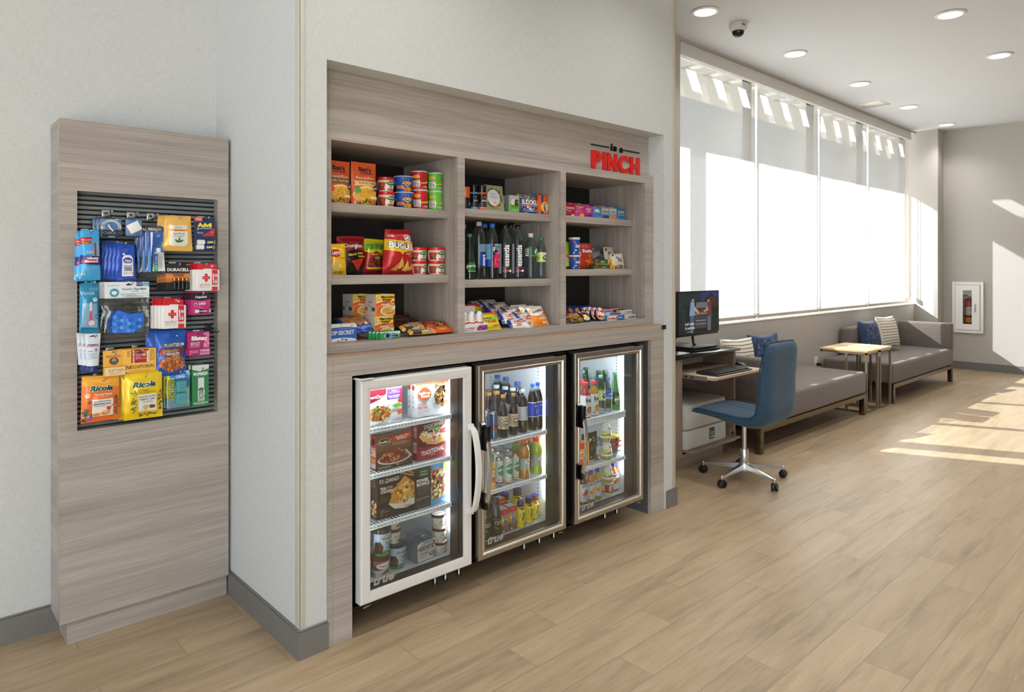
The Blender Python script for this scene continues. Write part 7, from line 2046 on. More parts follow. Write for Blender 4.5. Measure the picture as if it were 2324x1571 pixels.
for i in range(4):
    m = MB()
    y = 2.452 + .020 * i
    m.prism([(.036 * math.cos(R(a)), .040 + .036 * math.sin(R(a))) if a < 200 or a > 340 else (.034 * math.cos(R(a)), .004) for a in range(0, 360, 15)], lambda u, v, d: (u, d, v), 0, .014, mat('171213', 'g'))
    art(m, [('E', .5, .52, .44, .46, 'f0ece8'), ('E', .5, .54, .39, .40, 'c8201f'), ('T', 'Kit', .36, .56, .30, 'ffffff', {'b': .06, 'sh': .1, 'W': .36, 'o': 'a01418'}), ('T', 'Kat', .66, .50, .30, 'ffffff', {'b': .06, 'sh': .1, 'W': .36, 'o': 'a01418'}), ('P', [(.3, .80), (.5, .95), (.7, .80), (.6, .74), (.4, .74)], 'f0ece8'), ('E', .55, .18, .3, .10, 'c8a060')], .072, .078, flat(0.0), 'g')
    place(m.build('wafer_pack'), 2.945 - .018 * i, y, 1.1225, ('dark wafer candy pack with a round red label, front of four', 'dark wafer candy pack, second of four in the bottom right bay', 'dark wafer candy pack, third of four in the bottom right bay', 'dark wafer candy pack, last of four in the bottom right bay')[i], 'candy', 'round label wafer packs', -6, 16)
NUT = [('R', 0, 0, .62, .92, 'f0ece8'), ('T', 'n', .07, .45, .44, '1c1c1c', {'b': .05}), ('T', 'utella', .30, .45, .46, 'c8222a', {'b': .05, 'W': .36}), ('P', [(.44, .1), (.56, .88), (.70, .5), (.6, .1)], 'b8783a'), ('R', .62, .18, .98, .85, '3a6aa8'), ('T', 'biscuits', .80, .52, .3, 'e8eef6', {'b': .02, 'w': .3})]
x0, y0, z0, w0, h0 = 3.040, 2.432, 1.122, 0.1430, 0.0272
BOX('wafer_box', 'white hazelnut wafer box in front in the bottom right bay', 'wafers', x0, y0, z0, w0, h0, .03, '2f66a8', NUT, group='hazelnut wafer boxes', side='2a7ac0', top='e8e4e0')
BOX('wafer_box', 'white hazelnut wafer box behind and above the front one', 'wafers', x0 - .012, y0 + .04, z0 + .012, w0, h0, .03, '2f66a8', NUT, group='hazelnut wafer boxes', side='2a7ac0', top='e8e4e0')
BOX('wafer_box', 'hazelnut wafer box at the back of its row', 'wafers', x0 - .018, y0 + .08, z0 + .028, w0, h0, .03, 'd8dade', NUT, group='hazelnut wafer boxes', side='2a7ac0', top='d8504a')
for i in range(4):
    POUCH('biscuit_pack', 'blue biscuit pack, ' + ('first', 'second', 'third', 'fourth')[i] + ' from the left in the row behind the wafers', 'biscuits', x0 - .058 - .036 * i, 2.560 + .018 * i, 1.135, .052, .075, .025, '1f3a88', [('E', .52, .55, .30, .24, 'b8763a'), ('F', .52, .55, .26, .2, ['d89a4a', '9a5a24', 'e8b468'], 14, 3 + i, .3), ('R', 0, 0, 1, .14, '2a4aa8')], tilt=30, rz=-12, seed=86 + i, group='blue biscuit packs')
for i, (y, z, c_, lb) in enumerate(((2.435, 1.1218, 'd8d6d2', 'white candy carton at the right end of the bottom right bay'), (2.455, 1.148, 'e0deda', 'white candy carton stacked second at the right end'), (2.50, 1.150, '6a1c22', 'dark red candy carton behind the white cartons'), (2.54, 1.158, 'a8242a', 'red candy carton at the back of the right end'))):
    BOX('candy_carton', lb, 'candy', 3.192 - .010 * i, y, z, .090, .024, .022, c_, [('R', .04, .2, .96, .8, ['6a6a70', '8a8a90', 'e8d8d8', 'f0e0e0'][i]), ('L', .1, .9, .45, .3, 1, ['e8e8e8', 'f4f4f4', '8a2028', 'a82028'][i], .5)], rz=5, group='candy cartons')
for i, (x, y, z, rz, c_) in enumerate(((2.79, 2.655, 1.124, 14, '1c1a16'), (2.835, 2.66, 1.124, -12, '2a201a'), (2.885, 2.69, 1.124, 22, '7a4a2a'), (2.955, 2.665, 1.124, -6, '4a2018'))):
    POUCH('candy_bag', ('black', 'very dark', 'copper', 'dark brown')[i] + ' candy bag standing at the back of the bottom right bay', 'candy', x, y, z, .065, (.105, .10, .085, .075)[i], .025, c_, [('R', .1, .5, .9, .8, ['3a3a34', '3a2a22', '9a6a4a', '8a3a2a'][i]), ('T', 'DOVE' if i < 2 else 'ROLO', .5, .65, .14, 'c8b8a0', {'b': .02})], tilt=18, rz=rz, seed=90 + i)

# ================================================================ frozen meals in the left cooler
NOOD = ['e0a85a', 'd8904a', 'c8522a', '5a8a34', 'e8c07a', 'b8401f', '7aa848', 'f0d098']
BOX('frozen_meal_box', 'white and maroon noodle meal box on the top shelf of the left cooler', 'frozen meal', 1.517, 2.425, 0.773, 0.1830, 0.1465, .04, 'e4e6ea', [
    ('P', [(0, 1), (.58, 1), (.58, .86), (.42, .72), (.2, .64), (0, .62)], '8f1c34'), ('T', 'Smart', .20, .80, .085, 'f4ecee', {'b': .03, 'sh': .15, 'W': .26}), ('T', 'Ones', .43, .80, .11, 'f6f0f2', {'b': .02, 'sh': .15, 'W': .22}), ('R', .60, .68, .96, .98, '7a4ab8'), ('R', .95, .68, 1, .98, 'b82a3a'), ('T', 'SESAME', .78, .91, .035, 'e0d4f4', {'w': .2}), ('T', 'ASIAN INSPIRATIONS', .78, .86, .03, 'e0d4f4', {'w': .28}), ('T', 'Sesame Noodles', .78, .77, .045, 'ffffff', {'w': .30, 'b': .03}), ('T', 'with Vegetables', .78, .715, .045, 'ffffff', {'w': .30, 'b': .03}),
    ('P', [(.05, .10), (.18, .02), (.60, .10), (.76, .42), (.40, .58), (.10, .44)], 'f4f4f4'), ('E', .40, .32, .31, .21, 'c8843a'), ('F', .40, .32, .30, .20, NOOD, 110, 3, .13, 2.0), ('F', .28, .42, .12, .06, ['4a7a2a', '2f5a24', '6a9a3a'], 8, 4, .4), ('P', [(.72, .50), (.90, .56), (.98, .46), (.80, .42)], '7ab83a'), ('P', [(.84, .34), (1, .38), (1, .24), (.88, .22)], 'd8622a'), ('E', .94, .62, .07, .06, 'd0303a'), ('L', .60, .9, .64, .025, 1, '8a8a9a'), ('L', .72, .98, .1, .04, 2, '9a9aa0')], side='8f1c34', top='8f1c34')
def saff(x, y, z, w, h, label):
    return BOX('frozen_meal_box', label, 'frozen meal', x, y, z, w, h, .028, 'e6eaee', [
        ('R', 0, .90, 1, 1, 'e0582a')] + [('P', [(.06 * i, .905), (.06 * i + .03, .96), (.06 * i + .06, .905)], 'f4b89a') for i in range(17)] + [('E', .26, .66, .20, .16, 'd8602a'), ('E', .26, .76, .12, .10, 'd8602a'), ('E', .26, .57, .12, .09, 'd8602a'), ('T', 'Saffron', .26, .69, .085, 'ffffff', {'b': .04, 'W': .34}), ('T', 'Road', .28, .60, .085, 'ffffff', {'b': .04, 'W': .24}), ('T', 'CHICKEN', .19, .37, .075, 'b8452a', {'b': .03, 'W': .25}), ('T', 'PAD THAI', .20, .285, .075, 'b8452a', {'b': .03, 'W': .27}), ('L', .06, .45, .22, .03, 1, 'd8906a'), ('L', .06, .40, .17, .035, 3, 'a8a8b0'),
        ('E', .82, .52, .32, .36, 'b8d0d8'), ('E', .82, .53, .27, .31, '6a3a1f'), ('F', .82, .53, .26, .30, ['c8923a', '8a4a1f', 'e0b85a', '5a2f18', 'b8602a', 'f0d890', '4a6a2a'], 90, 6, .14, 1.8), ('R', .55, .84, 1, .92, 'e8722a'), ('T', 'GLUTEN FREE', .78, .88, .04, 'ffffff', {'w': .36, 'b': .02}), ('L', .05, .3, .06, .03, 1, '8a8a90')],
        side='dfe3e8', sops=[('E', .5, .86, .40, .08, 'b84a2a'), ('E', .5, .58, .12, .02, '5a5a60'), ('E', .5, .44, .12, .02, '8a6a5a'), ('E', .5, .30, .14, .03, '4a6a4a')], group='white noodle meal boxes')
x, y, z, w, h = 1.785, 2.430, 0.773, 0.1780, 0.1495
saff(x, y, z, w, h, 'white chicken noodle meal box, front one at the right of the top shelf')
saff(x - .008, y + .03, z, w, h, 'white chicken noodle meal box, rear one at the right of the top shelf')
BOX('frozen_meal_box', 'brown spaghetti and meatballs box on the second shelf of the left cooler', 'frozen meal', 1.570, 2.425, 0.588, 0.1750, 0.1405, .035, '5a3a26', [
    ('R', 0, .52, 1, 1, '6f4a32'), ('P', [(.40, .74), (1, .80), (1, .97), (.40, .88)], 'b8342a'), ('T', 'SPAGHETTI WITH', .72, .88, .05, 'f4e4d8', {'w': .38, 'b': .02, 'r': 3}), ('T', 'MEATBALLS', .72, .82, .055, 'f4e4d8', {'w': .28, 'b': .02, 'r': 3}), ('E', .22, .80, .19, .10, 'c8a85a'), ('E', .22, .80, .175, .085, '1c2420'), ('T', "Stouffer's", .22, .80, .075, 'f4f0e4', {'b': .02, 'sh': .3, 'W': .30}), ('L', .45, .95, .72, .035, 3, 'c8a890'), ('E', .50, .26, .46, .16, 'd4d4da'), ('E', .50, .28, .42, .14, '7a3a20'), ('E', .50, .38, .30, .14, '8f4a26'), ('F', .50, .36, .34, .17, ['d8904a', 'e0a860', 'c8703a', 'b8562a'], 90, 7, .10, 3.0), ('E', .28, .30, .09, .08, '6a2f1c'), ('E', .58, .42, .10, .09, '7a3a20'), ('E', .72, .34, .09, .08, '6a2f1c'), ('E', .44, .50, .08, .07, '7f4024'), ('P', [(.78, .46), (.96, .22), (1, .26), (.82, .48)], 'b8bcc4'), ('R', 0, 0, 1, .06, '3a2a1c'), ('R', .04, .03, .40, .09, '8a7a5a'), ('E', .58, .07, .03, .025, 'c8b86a'), ('L', .62, .9, .06, .03, 1, '9a8a6a')],
    side='a82a24', sops=[('R', .1, .05, .9, .18, 'e8ecf4'), ('L', .2, .8, .15, .03, 4, '3a3a5a', .6), ('R', 0, .2, 1, .34, 'c87a3a'), ('T', 'SPAGHETTI', .5, .52, .3, 'f4e8d8', {'r': 90, 'w': .26}), ('E', .5, .82, .36, .10, '1c2420')], top='5a3a26')
def pizza(x, y, z, w, h, label):
    return BOX('frozen_pizza_box', label, 'frozen pizza', x, y, z, w, h, .030, '7f1620', [
        ('P', [(.02, .34), (.98, .34), (1, .96), (.02, .90)], '4a2018'), ('P', [(.06, .62), (.2, .76), (.36, .68), (.66, .70), (.98, .90), (1, .48), (.6, .40), (.2, .46)], 'd8a868'), ('P', [(.10, .72), (.5, .60), (.98, .84), (1, .66), (.6, .52), (.3, .56)], 'ece0cc'), ('F', .60, .62, .38, .16, ['f4ead8', 'c8453a', 'e8d8c0', 'b83a34', '6a7a3a', 'f0e0c8'], 50, 8, .16, 1.5), ('E', .86, .68, .13, .07, 'b83a44'), ('P', [(.28, .40), (.6, .34), (.96, .42), (.98, .50), (.6, .43), (.3, .47)], 'd89a50'), ('T', 'DIGIORNO', .52, .865, .10, 'f2eef0', {'b': .0, 'W': .60, 'r': 5}), ('R', .36, .74, .72, .80, '6aa83a'), ('R', 0, 0, 1, .33, '8f1a26'), ('T', 'TRADITIONAL', .48, .20, .125, 'f0e4e0', {'b': .03, 'W': .74, 'r': 5}), ('T', 'CRUST', .48, .105, .04, 'e0c8c4', {'w': .2, 'r': 5}), ('E', .92, .13, .04, .03, 'c8a0a0'), ('L', .03, .25, .05, .02, 1, 'b87a7a')],
        side='8a1824', sops=[('R', .1, .5, .9, .62, 'a82a30'), ('T', 'DIGIORNO', .5, .75, .4, 'e0c0c0', {'r': 90, 'w': .3}), ('T', 'TRADITIONAL', .5, .34, .4, 'f4e8e8', {'r': 90, 'w': .30})], top='a82434', group='dark red pizza boxes')
x, y, z, w, h = 1.768, 2.425, 0.588, 0.1680, 0.1665
pizza(x, y, z, w, h, 'dark red pizza box, front one on the second shelf of the left cooler')
pizza(x - .008, y + .032, z, w, h * 1.02, 'dark red pizza box, rear one on the second shelf of the left cooler')
BOX('frozen_meal_box', 'black thai chicken meal box on the third shelf of the left cooler', 'frozen meal', 1.579, 2.425, 0.383, 0.1820, 0.1955, .05, '2a231d', [
    ('F', .78, .86, .2, .1, ['3f3626', '4a402c'], 10, 5, .35, 1.1), ('P', [(.26, .86), (.36, .88), (.36, .97), (.31, .95), (.26, .96)], 'b8482a'), ('T', "P.F. CHANG'S", .32, .80, .075, 'f0e8dc', {'b': .02, 'W': .52}), ('R', .06, .755, .56, .762, 'e0d8c8'), ('L', .22, .45, .73, .025, 1, 'a89a8a'), ('T', 'THAI', .15, .64, .065, 'f2ece2', {'b': .03, 'W': .16}), ('T', 'STYLE', .33, .645, .045, 'f2ece2', {'W': .14}), ('T', 'CHICKEN', .24, .57, .065, 'f2ece2', {'b': .03, 'W': .32}), ('L', .08, .32, .47, .03, 5, '6a5038'),
    ('P', [(.60, .98), (.98, .80), (1, .84), (.63, 1)], 'a87848'), ('P', [(.56, .90), (.96, .76), (.98, .79), (.58, .93)], 'b88858'), ('P', [(.28, .30), (.45, .16), (.75, .12), (1, .16), (1, .34)], 'ded8cc'), ('P', [(.30, .31), (.46, .60), (.72, .82), (1, .62), (1, .30), (.6, .24)], 'c88a34'), ('F', .68, .46, .32, .24, ['e0a84a', 'c88a34', 'f0c87a', 'a8682a', 'd8983e'], 60, 9, .15, 1.4), ('F', .72, .31, .30, .05, ['e8d8a0', '6a9a4a', 'f0e4b8', 'd8c07a'], 30, 4, .35), ('T', 'HOME MENU', .80, .17, .03, '8a3a24', {'w': .2}), ('L', .06, .3, .20, .03, 3, '9a8a7a'), ('F', .12, .08, .10, .03, ['6a5a3a'], 6, 2, .6)],
    side='352b22', sops=[('F', .5, .22, .4, .18, ['e0a84a', 'c88a34', 'f0d898', 'a8682a', 'e8dcc8'], 40, 3, .2), ('L', .2, .8, .86, .06, 4, '7a6a58', .5), ('E', .7, .72, .1, .02, 'c8402a')], top='3a3028')
BOX('frozen_meal_box', 'dark power bowl meal box with blue edge on the third shelf of the left cooler', 'frozen meal', 1.762, 2.425, 0.383, 0.1820, 0.1745, .05, '332a24', [
    ('R', .47, 0, 1, 1, '3f8ac0'), ('E', .66, .50, .33, .40, 'c0785a'), ('E', .66, .50, .29, .36, '8a3a24'), ('F', .66, .50, .28, .35, ['d8c89a', 'c84a2a', '6a8a34', 'e8dcc0', 'b83a24', 'a8c05a', '5a3a20', 'f0e4c8'], 130, 10, .12, 1.5), ('R', 0, 0, .47, 1, '332a24'), ('R', .11, .78, .40, .95, '2f5a34'), ('T', 'Healthy', .255, .895, .05, 'c8e0b8', {'w': .24, 'b': .01}), ('T', 'Choice', .255, .83, .05, 'c8e0b8', {'w': .24, 'b': .01}), ('T', 'POWER', .23, .685, .085, 'f0ece4', {'b': .045, 'W': .34}), ('T', 'BOWLS', .24, .595, .085, 'f0ece4', {'b': .045, 'W': .36}), ('L', .08, .4, .52, .03, 2, '6a7aa8'), ('L', .08, .4, .45, .03, 5, '6a6058'), ('T', 'LOW CARB LIFESTYLE', .23, .25, .03, 'c8c0b4', {'w': .36}), ('L', .06, .42, .20, .03, 1, 'a8a098'), ('L', .08, .4, .08, .03, 2, '7a7068'), ('P', [(.82, .82), (.84, 1), (1, 1), (1, .80), (.92, .84)], 'e8e02a'), ('T', 'RICED', .91, .95, .03, '5a6a2a', {'w': .13}), ('T', 'CAULI', .91, .905, .03, '5a6a2a', {'w': .13}), ('T', 'FLOWER', .91, .86, .03, '5a6a2a', {'w': .13}), ('R', .86, .3, .97, .38, 'd8e8f4'), ('R', .76, .06, .98, .12, '9ac8e8')], side='3f8ac0', top='4a90c4')

# ---- ice cream on the cooler floor
FLZ = 0.1502
def pint(x, y, z, w, h, label, kind):
    if kind == 'bj':
        return CUP('ice_cream_tub', label, 'ice cream', x, y, z, w, h, .84, 'b8d0ea', [('R', -.5, 0, 1.5, .22, '5a8a4a'), ('F', .5, .16, .6, .08, ['6a9a50', '4a7a3a', '88aa5a'], 20, 3, .4), ('P', [(.05, .15), (.14, .6), (.34, .66), (.46, .42), (.42, .12)], '4a2a20'), ('F', .26, .4, .15, .2, ['3a2018', '5a3426'], 10, 2, .3), ('F', .8, .8, .3, .1, ['e8f0f8', 'd0e0f0'], 10, 4, .5), ('R', .36, .70, .98, .88, '20201e'), ('R', .37, .71, .97, .87, 'ece8dc'), ('T', 'BEN&JERRY\'S', .67, .79, .12, '20201e', {'b': .04, 'W': .54}), ('T', 'Chocolate', .70, .61, .08, '5a3a2a', {'b': .02}), ('T', 'Fudge', .70, .51, .10, '5a3a2a', {'b': .03}), ('T', 'Brownie', .70, .41, .08, '5a3a2a', {'b': .02}), ('R', -.3, .3, -.02, .66, 'c8ccd8')], '3a4034', .17, 'ice cream pints', 6, 1.07)
    return CUP('ice_cream_tub', label, 'ice cream', x, y, z, w, h, .84, 'e4dcd2', [('P', [(-.5, .5), (.2, .42), (.6, .52), (1.5, .40), (1.5, 1), (-.5, 1)], '8a6250'), ('E', .62, .70, .36, .20, 'f0ece8'), ('T', 'Häagen-Dazs', .62, .70, .11, '5a2430', {'b': .02, 'sh': .2, 'W': .56}), ('E', .70, .32, .12, .09, '8a5030'), ('P', [(.44, .22), (.60, .34), (.64, .24)], '6a3a24'), ('R', -.05, .0, .22, .30, '5a88b0')], '5a2630', .16, 'ice cream pints', 4, 1.06)
def mini(x, y, z, w, h, label, lid='d8ccc0'):
    return CUP('ice_cream_cup', label, 'ice cream', x, y, z, w, h, .82, 'dcd6ce', [('F', .3, .55, .3, .3, ['e6e0d8', 'd0c8be'], 10, 2, .5), ('T', 'Häagen-Dazs', .66, .66, .13, '5a2430', {'b': .02, 'W': .44}), ('P', [(.54, .20), (.68, .42), (.84, .22)], '8a4a2a'), ('P', [(.62, .18), (.74, .34), (.90, .20)], '6a3420'), ('L', .2, .5, .3, .1, 2, 'b8a898')], '5f3a34', .20, 'small ice cream cups', 6, 1.09,
               lidops=[('E', .5, .5, .46, .46, lid), ('T', 'Dazs', .5, .5, .2, '5a2430')])
z = FLZ
pint(1.512, 2.440, z, .079, .083, 'brown ice cream pint underneath at the left of the cooler floor', 'h')
pint(1.522, 2.446, z + .0835, .080, .112, 'blue sky ice cream pint stacked on the brown pint', 'bj')
pint(1.606, 2.462, z, .077, .108, 'blue sky ice cream pint under two small cups', 'bj')
mini(1.590, 2.462, z + .1085, .062, .060, 'small ice cream cup directly on the blue pint')
mini(1.586, 2.462, z + .169, .062, .060, 'small ice cream cup at the top of the middle stack')
pint(1.432, 2.452, z, .078, .108, 'ice cream pint cut off by the door frame, lower one', 'h')
pint(1.432, 2.452, z + .1085, .078, .112, 'ice cream pint cut off by the door frame, upper one', 'h')
mini(1.823, 2.448, z, .066, .056, 'small ice cream cup at the bottom of the right stack')
mini(1.822, 2.448, z + .0565, .066, .061, 'small ice cream cup in the middle of the right stack')
mini(1.816, 2.448, z + .118, .066, .061, 'small ice cream cup at the top of the right stack', 'e8e4e0')
x, y, z, w, h = 1.722, 2.412, FLZ, .112, .122
t = thing('dessert_tub', 'clear domed dessert tub with a white band on the cooler floor', 'dessert', (x, y + .05, z), R(6))
m = MB()
def ring(wd, dp, zz, n=28):
    return [(wd / 2 * (abs(math.cos(a)) ** .5) * (1 if math.cos(a) >= 0 else -1), dp / 2 * (abs(math.sin(a)) ** .5) * (1 if math.sin(a) >= 0 else -1), zz) for a in [2 * pi * i / n for i in range(n)]]
def loft(m, rings, mt, top=True):
    n = len(rings[0])
    v = [p for r_ in rings for p in r_]
    f = [(j * n + i, j * n + (i + 1) % n, (j + 1) * n + (i + 1) % n, (j + 1) * n + i) for j in range(len(rings) - 1) for i in range(n)]
    f.append(tuple(range(n))[::-1])
    if top:
        f.append(tuple((len(rings) - 1) * n + i for i in range(n)))
    return m.add(v, f, mt)
loft(m, [ring(w * .72, .075, 0), ring(w * .95, .1, h * .64)], TINTB).build('base', t)
loft(MB(), [ring(w * .70, .073, .002), ring(w * .86, .092, h * .42)], mat('cfc4b4', 'g')).build('filling', t)
loft(MB(), [ring(w, .106, h * .64), ring(w * 1.02, .11, h * .68), ring(w * .94, .10, h * .72), ring(w * .78, .085, h * .93), ring(w * .6, .06, h)], CLEAR).build('lid', t)
m = MB()
def BS(u, v, o):
    k = v / (h * .74)
    return (u * (.80 + .22 * k), -.0385 - .0135 * k - o - .002, v + .004)
art(m, [('P', [(.04, 0), (.96, 0), (1, .92), (.85, 1), (.2, 1), (0, .92)], 'e6e2da'), ('R', .30, .88, .80, .98, 'a8a49a'), ('T', "HERSHEY'S", .46, .66, .24, '3a2a24', {'b': .03, 'W': .80}), ('T', 'COLLIDERS', .40, .37, .11, '3a3a3c', {'b': .03, 'W': .50}), ('R', .10, .48, .7, .51, '8aa8c8'), ('T', 'TWISTED', .32, .22, .09, 'b89a7a', {'b': .02}), ('E', .82, .28, .14, .12, '6a5a4a'), ('E', .82, .30, .10, .08, 'c8b8a0'), ('F', .84, .72, .1, .2, ['3a2a24', '5a3a2a'], 8, 3, .3)], w, h * .74, BS, 'c', cut=(.02, .02))
m.build('band', t)

# ================================================================ drinks in the middle cooler
SZ2, SM2 = 0.6055, 0.3825
COLA, ROOT = '170b08', '1a0d08'
SOFT = 'soda bottles in the middle cooler'
def soda(x, y, z, w, h, col, cap, ops, label, prof=SODA, lab=(.30, .62), liq=COLA, fill=.84, body=CLEAR, rot=0, group=None):
    return BOTTLE('soda_bottle', label, 'bottle', x, y, z, w, h, prof, body, (cap, .93, .44, 1.0), (liq, fill), (lab[0], lab[1], col, ops, 'g') if col else None, rot, group)
PEP = [('R', -.6, .93, 1.6, 1, 'eef0f4'), ('R', -.6, 0, 1.6, .04, 'eef0f4'), ('E', .72, .72, .15, .095, 'f2f2f4'), ('P', [(.585, .74), (.62, .80), (.72, .815), (.82, .80), (.855, .74), (.76, .70), (.68, .75)], 'c8202c'), ('P', [(.585, .70), (.62, .64), (.72, .625), (.82, .64), (.855, .69), (.76, .66), (.68, .69)], '1a3aa8'), ('T', 'pepsi', .73, .36, .15, 'f2f4f8', {'r': -90, 'b': .03, 'w': .42})]
x, y, z, w, h = 2.462, 2.440, 0.606, 0.0563, 0.2335
soda(x, y, z, w, h, '1f4fd0', '2a55d8', PEP, 'blue label cola bottle at the right end of the top shelf', rot=-14)
x, y, z, w, h = 2.394, 2.440, 0.606, 0.0505, 0.2315
soda(x, y, z, w, h, '1f4fd0', '2a6ae8', PEP, 'blue label cola bottle second from the right on the top shelf', rot=-14)
DP = [('R', -.6, 0, 1.6, .03, 'e8e8ec'), ('E', .76, .74, .13, .08, 'f2f2f4'), ('P', [(.64, .76), (.67, .80), (.76, .815), (.85, .80), (.88, .76), (.78, .73)], 'c8202c'), ('P', [(.64, .72), (.67, .68), (.76, .665), (.85, .68), (.88, .72), (.78, .70)], '1a3aa8'), ('T', 'diet', .76, .55, .10, '8a929c', {'r': -90}), ('T', 'pepsi', .76, .36, .17, '4a6aa0', {'r': -90, 'w': .34})]
x, y, z, w, h = 2.324, 2.440, 0.606, 0.0532, 0.2115
soda(x, y, z, w, h, 'c4c8cc', 'd4e0ea', DP, 'silver label diet cola bottle in the middle of the top shelf', rot=-14)
AWO = [('R', -.6, 0, 1.6, .98, 'cbb894'), ('R', -.6, .9, 1.6, .98, 'ddd0b0'), ('E', .58, .60, .40, .22, '7a3a20'), ('E', .58, .60, .36, .19, 'e8dcc8'), ('E', .58, .60, .30, .155, '8a2f1c'), ('E', .58, .60, .28, .14, 'efe6d6'), ('T', 'A&W', .58, .60, .20, '2a1410', {'b': .06, 'W': .52, 'sh': .15}), ('T', 'ROOT BEER', .56, .34, .08, '5a2a18', {'b': .03, 'w': .5}), ('L', .2, .9, .25, .06, 2, '7a5a3a'), ('R', .04, .04, .2, .24, 'e8e4dc')]
LONG = [(.02, 0), (.70, 0), (.93, .015), (1, .05), (1, .22), (.96, .27), (.96, .50), (1, .54), (.97, .60), (.80, .69), (.50, .80), (.38, .87), (.36, .94)]
for q, lb in (((2.185, 2.430, 0.606, 0.0538, 0.2035), 'root beer bottle with a tan cap, front one on the top shelf'), ((2.257, 2.435, 0.606, 0.0458, 0.2025), 'root beer bottle with a tan cap, right of the front one')):
    soda(*q, 'cbb894', 'b8803a', AWO, lb, LONG, (.22, .52), ROOT, .80, group='root beer bottles')
RB = [('P', [(-.6, 0), (.5, 0), (.5, 1), (-.6, 1)], '3a6ab8'), ('P', [(.5, 0), (1.6, 0), (1.6, 1), (.5, 1)], 'c0c8d0'), ('P', [(.1, 1), (.6, 1), (.9, 0), (.4, 0)], '6a9ad0'), ('E', .55, .38, .16, .06, 'e8b82a'), ('P', [(.25, .40), (.5, .45), (.45, .36)], 'c8202c'), ('P', [(.85, .40), (.6, .45), (.65, .36)], 'c8202c'), ('T', 'Red Bull', .55, .52, .085, 'c8202c', {'b': .04, 'W': .66})]
for (q, lb) in (((2.120, 2.425, 0.606, 0.0390, 0.1345), 'blue and silver energy drink can, front right one'), ((2.072, 2.425, 0.606, 0.0383, 0.1335), 'blue and silver energy drink can, cut by the door frame'), ((2.139, 2.495, 0.606, 0.0395, 0.1285), 'blue and silver energy drink can behind the front pair')):
    BOTTLE('energy_drink_can', lb, 'can', *q, CAN, mat('b8bec4', 'b'), None, None, (.06, .92, '8aa8cc', RB, 'b'), 0, 'energy drink cans', part='can')
BACK = [(.435, 2.545, 'b8803a', ROOT, 'root beer bottle behind the energy cans, left'), (.52, 2.535, 'b8803a', ROOT, 'root beer bottle behind the energy cans, right')]
for fr, c_, liq, lb, pr in (((2.205, 2.560, 0.606, 0.0316, 0.1935), 'b8803a', ROOT, 'root beer bottle behind the energy cans at the left', LONG), ((2.275, 2.640, 0.606, 0.0323, 0.1925), '9a6a34', ROOT, 'root beer bottle at the far left rear', LONG), ((2.209, 2.505, 0.606, 0.0323, 0.2085), 'b8803a', ROOT, 'root beer bottle behind the front root beer', LONG),
        ((2.292, 2.600, 0.606, 0.0348, 0.2165), 'c8d8e4', COLA, 'white capped cola bottle at the left of the second row', SODA), ((2.335, 2.580, 0.606, 0.0343, 0.2065), 'c8d8e4', COLA, 'white capped cola bottle in the middle of the second row', SODA), ((2.350, 2.540, 0.606, 0.0341, 0.2025), 'c8d8e4', COLA, 'white capped cola bottle at the right of the second row', SODA),
        ((2.406, 2.720, 0.606, 0.0347, 0.2425), '2a4ea8', COLA, 'blue capped cola bottle in the back row, leftmost', SODA), ((2.448, 2.700, 0.606, 0.0352, 0.2335), '2a4ea8', COLA, 'blue capped cola bottle in the back row, second', SODA), ((2.438, 2.600, 0.606, 0.0337, 0.2195), '2a58d8', COLA, 'blue capped cola bottle behind the silver label bottle', SODA), ((2.512, 2.580, 0.606, 0.0355, 0.2195), '2450b8', COLA, 'blue capped cola bottle behind the blue label bottles', SODA)):
    soda(fr[0], fr[1], fr[2], .068, fr[4], None if c_ != 'c8d8e4' else 'b8bcc2', c_, DP if c_ == 'c8d8e4' else [], lb, pr, liq=liq)
def gator(q, liq, cap, lb, ops=True):
    return BOTTLE('sports_drink_bottle', lb, 'bottle', *q, ATHL, CLEAR, (cap, .90, .60, 1.0), (liq, .84), (.22, .53, 'b4b8b4' if ops else CLEAR, [('E', .66, .72, .24, .22, 'e8e8e4'), ('E', .66, .72, .20, .18, 'f6f6f4'), ('T', 'G', .64, .72, .26, 'd8622a', {'b': .06}), ('P', [(.68, .62), (.78, .74), (.70, .72), (.76, .84), (.62, .72), (.70, .74)], 'd8522a'), ('T', 'Gatorade', .7, .28, .12, 'e8e8e0', {'sh': .2}), ('R', -.4, 0, 1.4, .06, liq)] if ops else [], 'g'), 0, 'sports drink bottles', part='bottle')
gator((2.328, 2.435, 0.383, 0.0591, 0.1885), 'e8962a', 'e8602a', 'orange sports drink bottle on the second shelf of the middle cooler')
gator((2.427, 2.445, 0.383, 0.0655, 0.1815), 'd8e03a', 'f0642a', 'yellow sports drink bottle in front at the right of the second shelf')
gator((2.377, 2.540, 0.383, 0.0514, 0.1695), 'b8c83a', 'd8562a', 'yellow sports drink bottle behind the orange one, left', False)
gator((2.473, 2.550, 0.383, 0.0560, 0.1635), 'b8c83a', 'd8562a', 'yellow sports drink bottle behind, between the front two', False)
PERC = lambda c: [('R', -.6, .97, 1.6, 1, c), ('R', -.6, 0, 1.6, .10, c), ('R', -.6, .0, 1.6, .04, 'b8d8b0'), ('E', .60, .56, .34, .22, '4a9a6a'), ('T', 'perrier', .60, .58, .16, 'f6f8f4', {'b': .02, 'W': .66, 'arc': .15}), ('E', .4, .82, .10, .05, 'a8ccb4'), ('L', .3, .9, .2, .04, 2, '8aa89a'), ('L', .3, .8, .44, .03, 1, '8aa89a')]
CN = 'slim sparkling water cans'
